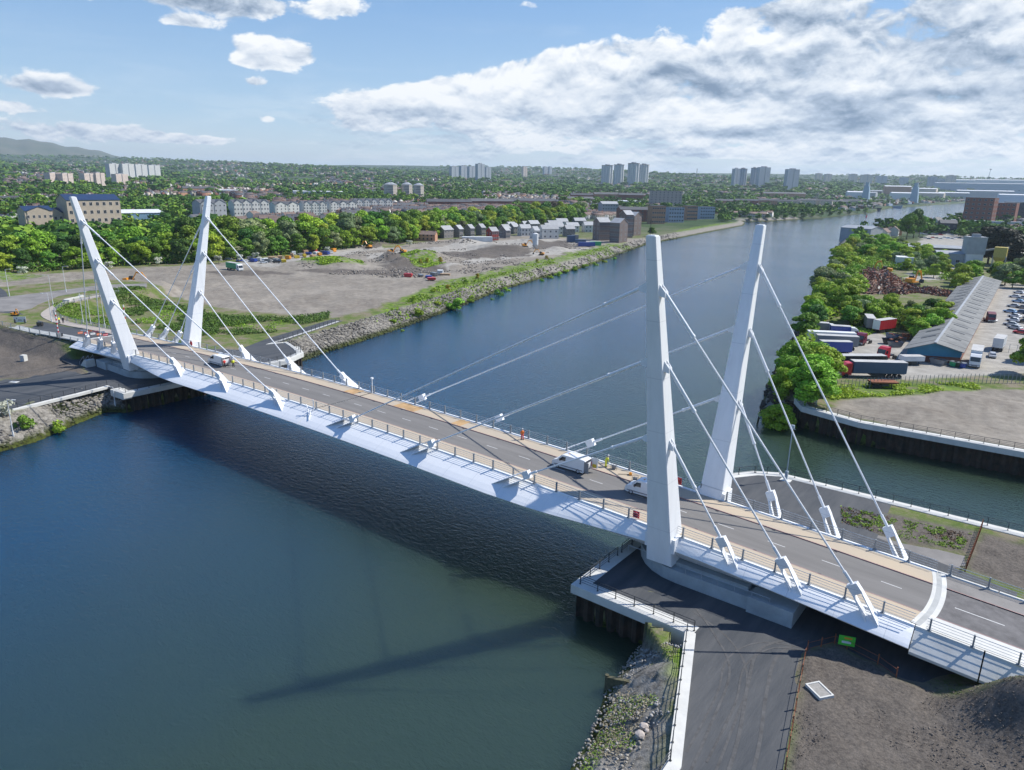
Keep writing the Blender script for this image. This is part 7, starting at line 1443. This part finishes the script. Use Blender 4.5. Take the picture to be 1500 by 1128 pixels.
# the groyne on the near bank
a, b = G2(889, 992, -9.2), G2(946, 1004, -8.2)
ob('timber_groyne', 'old dark mossy timber groyne sticking out of the near bank into the water', 'groyne', lambda mb: (mb.hexa([(a[0], a[1]-.2, -11.3), (b[0], b[1]-.2, -9.5), (b[0], b[1]+.2, -9.5), (a[0], a[1]+.2, -11.3), (a[0], a[1]-.2, -9.1), (b[0], b[1]-.2, -8.1), (b[0], b[1]+.2, -8.1), (a[0], a[1]+.2, -9.1)]), mb.tube((a[0], a[1], -11.5), (a[0], a[1], -8.9), .2, n=7), mb.tube(((a[0]+b[0])/2, (a[1]+b[1])/2-.3, -11), ((a[0]+b[0])/2, (a[1]+b[1])/2-.3, -8.4), .16, n=7)), mat('mossy_timber', (.10, .095, .055), .9, var=.4, vscale=2))
x, y = G2(1109, 620, ZW); ob('mooring_stump', 'dark timber stump in the water off the muddy point', 'stump', lambda mb: (mb.tube((x, y, -12), (x+.2, y, -9), .25, .18, 7), mb.tube((x+.2, y, -9.6), (x+.6, y+.1, -9.2), .1, n=5)), mat('mossy_timber', (.1, .095, .055)))
def jetty():
    x, y = G2(1306, 342, ZW); t = T('timber_jetty', 'dark timber jetty frame in the river beside the tree clump', 'jetty', (x, y, ZW), CW); mb = MB(); mb.b2(-7, 7, -1, 1, 7.2, 7.8); mb.b2(-7, 7, -.6, .6, 3.5, 4.0); mb.obj('deck', dark_w, t)
    for k in range(5): mb = MB(); mb.tube((-6.5+k*3.2, 0, -1), (-6.5+k*3.2, 0, 8.4), .3, n=6); mb.obj('pile', dark_w, t)
jetty()
x, y = G2(1269, 318, ZW); t = T('river_buoy', 'small red channel buoy in the far reach of the river', 'buoy', (x, y, ZW)); mb = MB(); mb.tube((0, 0, -.5), (0, 0, 1.2), 1.6, n=10); mb.obj('float', pred, t); mb = MB(); mb.tube((0, 0, 1.2), (0, 0, 5), 1.0, .3, 8); mb.obj('lattice', pred, t)
# ------------------------------------------------------------------ people
def person(label, x, y, z, rz, top, legs, pose='stand', s=1.):
    J = {'pelvis': (0, 0, .93), 'waist': (0, 0, 1.08), 'chest': (.02, 0, 1.32), 'neck': (.03, 0, 1.50), 'head0': (.05, 0, 1.57), 'head1': (.06, 0, 1.68), 'head2': (.05, 0, 1.77)}
    bend = {'stand': 0., 'lean': .45, 'walk': .06}[pose]; cx, sx = math.cos(bend), math.sin(bend)
    def R_(p): q = p[2]-.93; return (p[0]*cx+q*sx, p[1], .93+q*cx-p[0]*sx)
    for k in J: J[k] = R_(J[k])
    st = .20 if pose == 'walk' else .05
    for sd, n_ in ((1, 'l'), (-1, 'r')):
        J['hip'+n_] = (0, sd*.10, .90); J['knee'+n_] = (.05+sd*st*.6, sd*.12, .50); J['ankle'+n_] = (sd*st, sd*.13, .09); J['toe'+n_] = (sd*st+.17, sd*.15, .04)
        J['sh'+n_] = R_((.02, sd*.19, 1.42)); J['el'+n_] = R_((.0+(.14 if pose == 'lean' else .04), sd*.27, 1.15)); J['wr'+n_] = R_((.20+(.16 if pose == 'lean' else 0), sd*.24, .97)); J['ha'+n_] = R_((.27+(.18 if pose == 'lean' else 0), sd*.22, .90))
        for f in range(4): J[f'f{f}{n_}'] = (J['ha'+n_][0]+.06-.008*abs(f-1.5), J['ha'+n_][1]+(f-1.5)*.022, J['ha'+n_][2]-.055)
        J['th'+n_] = (J['ha'+n_][0]+.02, J['ha'+n_][1]-sd*.05, J['ha'+n_][2]-.01)
    rad = {'pelvis': .155, 'waist': .14, 'chest': .165, 'neck': .06, 'head0': .065, 'head1': .105, 'head2': .085, 'hip': .10, 'knee': .07, 'ankle': .05, 'toe': .045, 'sh': .07, 'el': .052, 'wr': .035, 'ha': .042, 'f0': .010, 'f1': .011, 'f2': .011, 'f3': .010, 'th': .012}
    names = list(J); idx = {k: i for i, k in enumerate(names)}; E_ = [('pelvis', 'waist'), ('waist', 'chest'), ('chest', 'neck'), ('neck', 'head0'), ('head0', 'head1'), ('head1', 'head2')]
    for n_ in 'lr': E_ += [('pelvis', 'hip'+n_), ('hip'+n_, 'knee'+n_), ('knee'+n_, 'ankle'+n_), ('ankle'+n_, 'toe'+n_), ('chest', 'sh'+n_), ('sh'+n_, 'el'+n_), ('el'+n_, 'wr'+n_), ('wr'+n_, 'ha'+n_), ('ha'+n_, 'th'+n_)]+[('ha'+n_, f'f{f}{n_}') for f in range(4)]
    me = bpy.data.meshes.new('body'); me.from_pydata([J[k] for k in names], [(idx[a], idx[b]) for a, b in E_], []); t = T('person', label, 'person', (x, y, z), rz, 'workers on the bridge'); t.scale = (s,)*3
    me.materials.append(skin); o = put('body', me, t); md = o.modifiers.new('skin', 'SKIN'); md.use_smooth_shade = True
    for k in names:
        q = rad.get(k, rad.get(k[:-1], .05)); me.skin_vertices[0].data[idx[k]].radius = (q, q*(1.15 if k in ('chest', 'pelvis', 'waist') else 1)); me.skin_vertices[0].data[idx[k]].use_root = (k == 'pelvis')
    o.modifiers.new('sub', 'SUBSURF').levels = 1; o.modifiers['sub'].render_levels = 1
    def rings(pts, m, nm):
        mb = MB(); rr = []
        for p, a, b in pts: rr.append([(p[0]+a*math.cos(k/12*6.283), p[1]+b*math.sin(k/12*6.283), p[2]) for k in range(12)])
        mb.loft(rr); return mb.obj(nm, m, t, True)
    rings([(J['pelvis'], .165, .20), (J['waist'], .16, .19), (J['chest'], .185, .225), (R_((.02, 0, 1.45)), .13, .17), (R_((.03, 0, 1.50)), .07, .08)], top, 'jacket')
    mb = MB(); mb.tube(R_((-.0, -.215, 1.12)), R_((-.0, .215, 1.12)), .172, n=12); 
    for n_ in 'lr':
        mb = MB(); mb.tube(J['hip'+n_], J['knee'+n_], .115, .088, 10); mb.tube(J['knee'+n_], (J['ankle'+n_][0], J['ankle'+n_][1], .12), .086, .075, 10); mb.obj('trouser_leg', legs, t, True)
        mb = MB(); mb.tube(J['sh'+n_], J['el'+n_], .082, .068, 9); mb.tube(J['el'+n_], J['wr'+n_], .066, .05, 9); mb.obj('sleeve', top, t, True)
        mb = MB(); a = J['ankle'+n_]; mb.b2(a[0]-.09, a[0]+.22, a[1]-.055, a[1]+.055, 0, .11); mb.obj('boot', darkc, t)
    h = J['head2']; mb = MB(); rr = []
    for q, zz in ((.135, -.03), (.13, .02), (.10, .07), (.03, .10)): rr.append([(h[0]+q*math.cos(k/12*6.283), h[1]+q*.9*math.sin(k/12*6.283), h[2]+zz) for k in range(12)])
    mb.loft(rr); mb.obj('hard_hat', pw, t, True)
    f = J['head1']; mb = MB(); mb.tube((f[0]+.09, f[1], f[2]+.01), (f[0]+.125, f[1], f[2]-.02), .016, .02, 6); mb.obj('nose', skin, t)
    for k in (-1, 1): mb = MB(); mb.tube((f[0]+.085, f[1]+k*.036, f[2]+.03), (f[0]+.098, f[1]+k*.036, f[2]+.03), .012, n=6); mb.obj('eye', darkc, t)
    return t
x, y, z = bpd(765, 645); person('person in orange and red workwear standing alone on the upstream footway', x, min(y, 4.2), z+.09, 2.4, hio, hir)
x, y, z = bpd(887, 685); person('person in yellow hi-vis jacket and trousers at the upstream railing', x, min(y, 4.2), z+.09, 1.2, hiv, hiv, 'lean')
x3, y3, z3 = bpd(305, 537)
person('person in a red top at the rear doors of the far span van', x3+3.2, -1.9, z3+.01, math.pi, hir, darkc); person('person in yellow hi-vis beside the open rear door of the van on the far span', x3+4.3, -.6, z3+.01, math.pi-.4, hiv, darkc)
x, y = G2(87, 474, -3.1); person('person in pale hi-vis jacket and dark trousers on the curved pavement', x, y, -2.95, .5, hiv, darkc); x, y = G2(93, 474, -3.1); person('person in dark clothes beside the hi-vis person on the curved pavement', x, y, -2.95, 2.8, darkc, darkc)
# tools of the railing gang
def gen(label, u, v, kind):
    x, y, z = bpd(u, v); y = min(y, 4.3); z += .09; t = T(kind, label, kind.replace('_', ' '), (x, y, z), .5)
    if kind == 'bicycle':
        for k in (-.5, .5):
            mb = MB()
            for i in range(14): a0, a1 = i/14*6.283, (i+1)/14*6.283; mb.tube((k+.33*math.cos(a0), 0, .34+.33*math.sin(a0)), (k+.33*math.cos(a1), 0, .34+.33*math.sin(a1)), .03, n=4)
            mb.obj('wheel', rubber, t)
        mb = MB(); mb.tube((-.5, 0, .34), (-.1, 0, .9), .03); mb.tube((-.1, 0, .9), (.4, 0, .9), .03); mb.tube((.4, 0, .9), (.5, 0, .34), .03); mb.tube((.4, 0, .9), (.4, 0, 1.05), .02); mb.tube((.4, -.25, 1.05), (.4, .25, 1.05), .02); mb.obj('frame', dark_metal, t)
    elif kind == 'portable_generator':
        mb = MB()
        for a in ((-.4, -.3), (.4, -.3), (-.4, .3), (.4, .3)): mb.tube((a[0], a[1], 0), (a[0], a[1], .7), .025, n=5)
        mb.tube((-.4, -.3, .7), (.4, -.3, .7), .025, n=5); mb.tube((-.4, .3, .7), (.4, .3, .7), .025, n=5); mb.obj('frame', dark_metal, t); mb = MB(); mb.b2(-.3, .3, -.22, .22, .12, .55); mb.tube((-.1, 0, .55), (-.1, 0, .66), .12, n=8); mb.obj('engine', pgrey, t)
    else:
        mb = MB(); mb.tube((0, 0, .08), (1.6, .2, .08), .04, n=5); mb.obj('shaft', dark_metal, t); mb = MB(); mb.b2(1.5, 1.9, .05, .4, 0, .3); mb.tube((1.7, .2, .3), (1.7, .2, .4), .08, n=6); mb.obj('motor', porange, t)
gen('black upright wheeled unit against the upstream railing beside the van', 868, 678, 'bicycle'); gen('grey generator in a tube frame on the footway behind the hi-vis person', 899, 688, 'portable_generator'); gen('orange-headed breaker tool lying on the footway', 905, 696, 'breaker_tool'); gen('grey generator in a tube frame behind the van by the near pylon', 930, 706, 'portable_generator')
# ------------------------------------------------------------------ air
def haze():
    m = bpy.data.materials.new('haze_air'); m.use_nodes = True; n = m.node_tree.nodes; l = m.node_tree.links; n.clear(); o = n.new('ShaderNodeOutputMaterial'); v = n.new('ShaderNodeVolumePrincipled'); v.inputs['Color'].default_value = (.72, .87, 1., 1); v.inputs['Density'].default_value = HAZE; v.inputs['Anisotropy'].default_value = .2
    l.new(v.outputs[0], o.inputs['Volume']); ob_ = MB().b2(-17500, 17500, -17500, 17500, -30, 430).obj('haze', m); ob_['kind'] = 'stuff'
HAZE = 6e-5
haze()
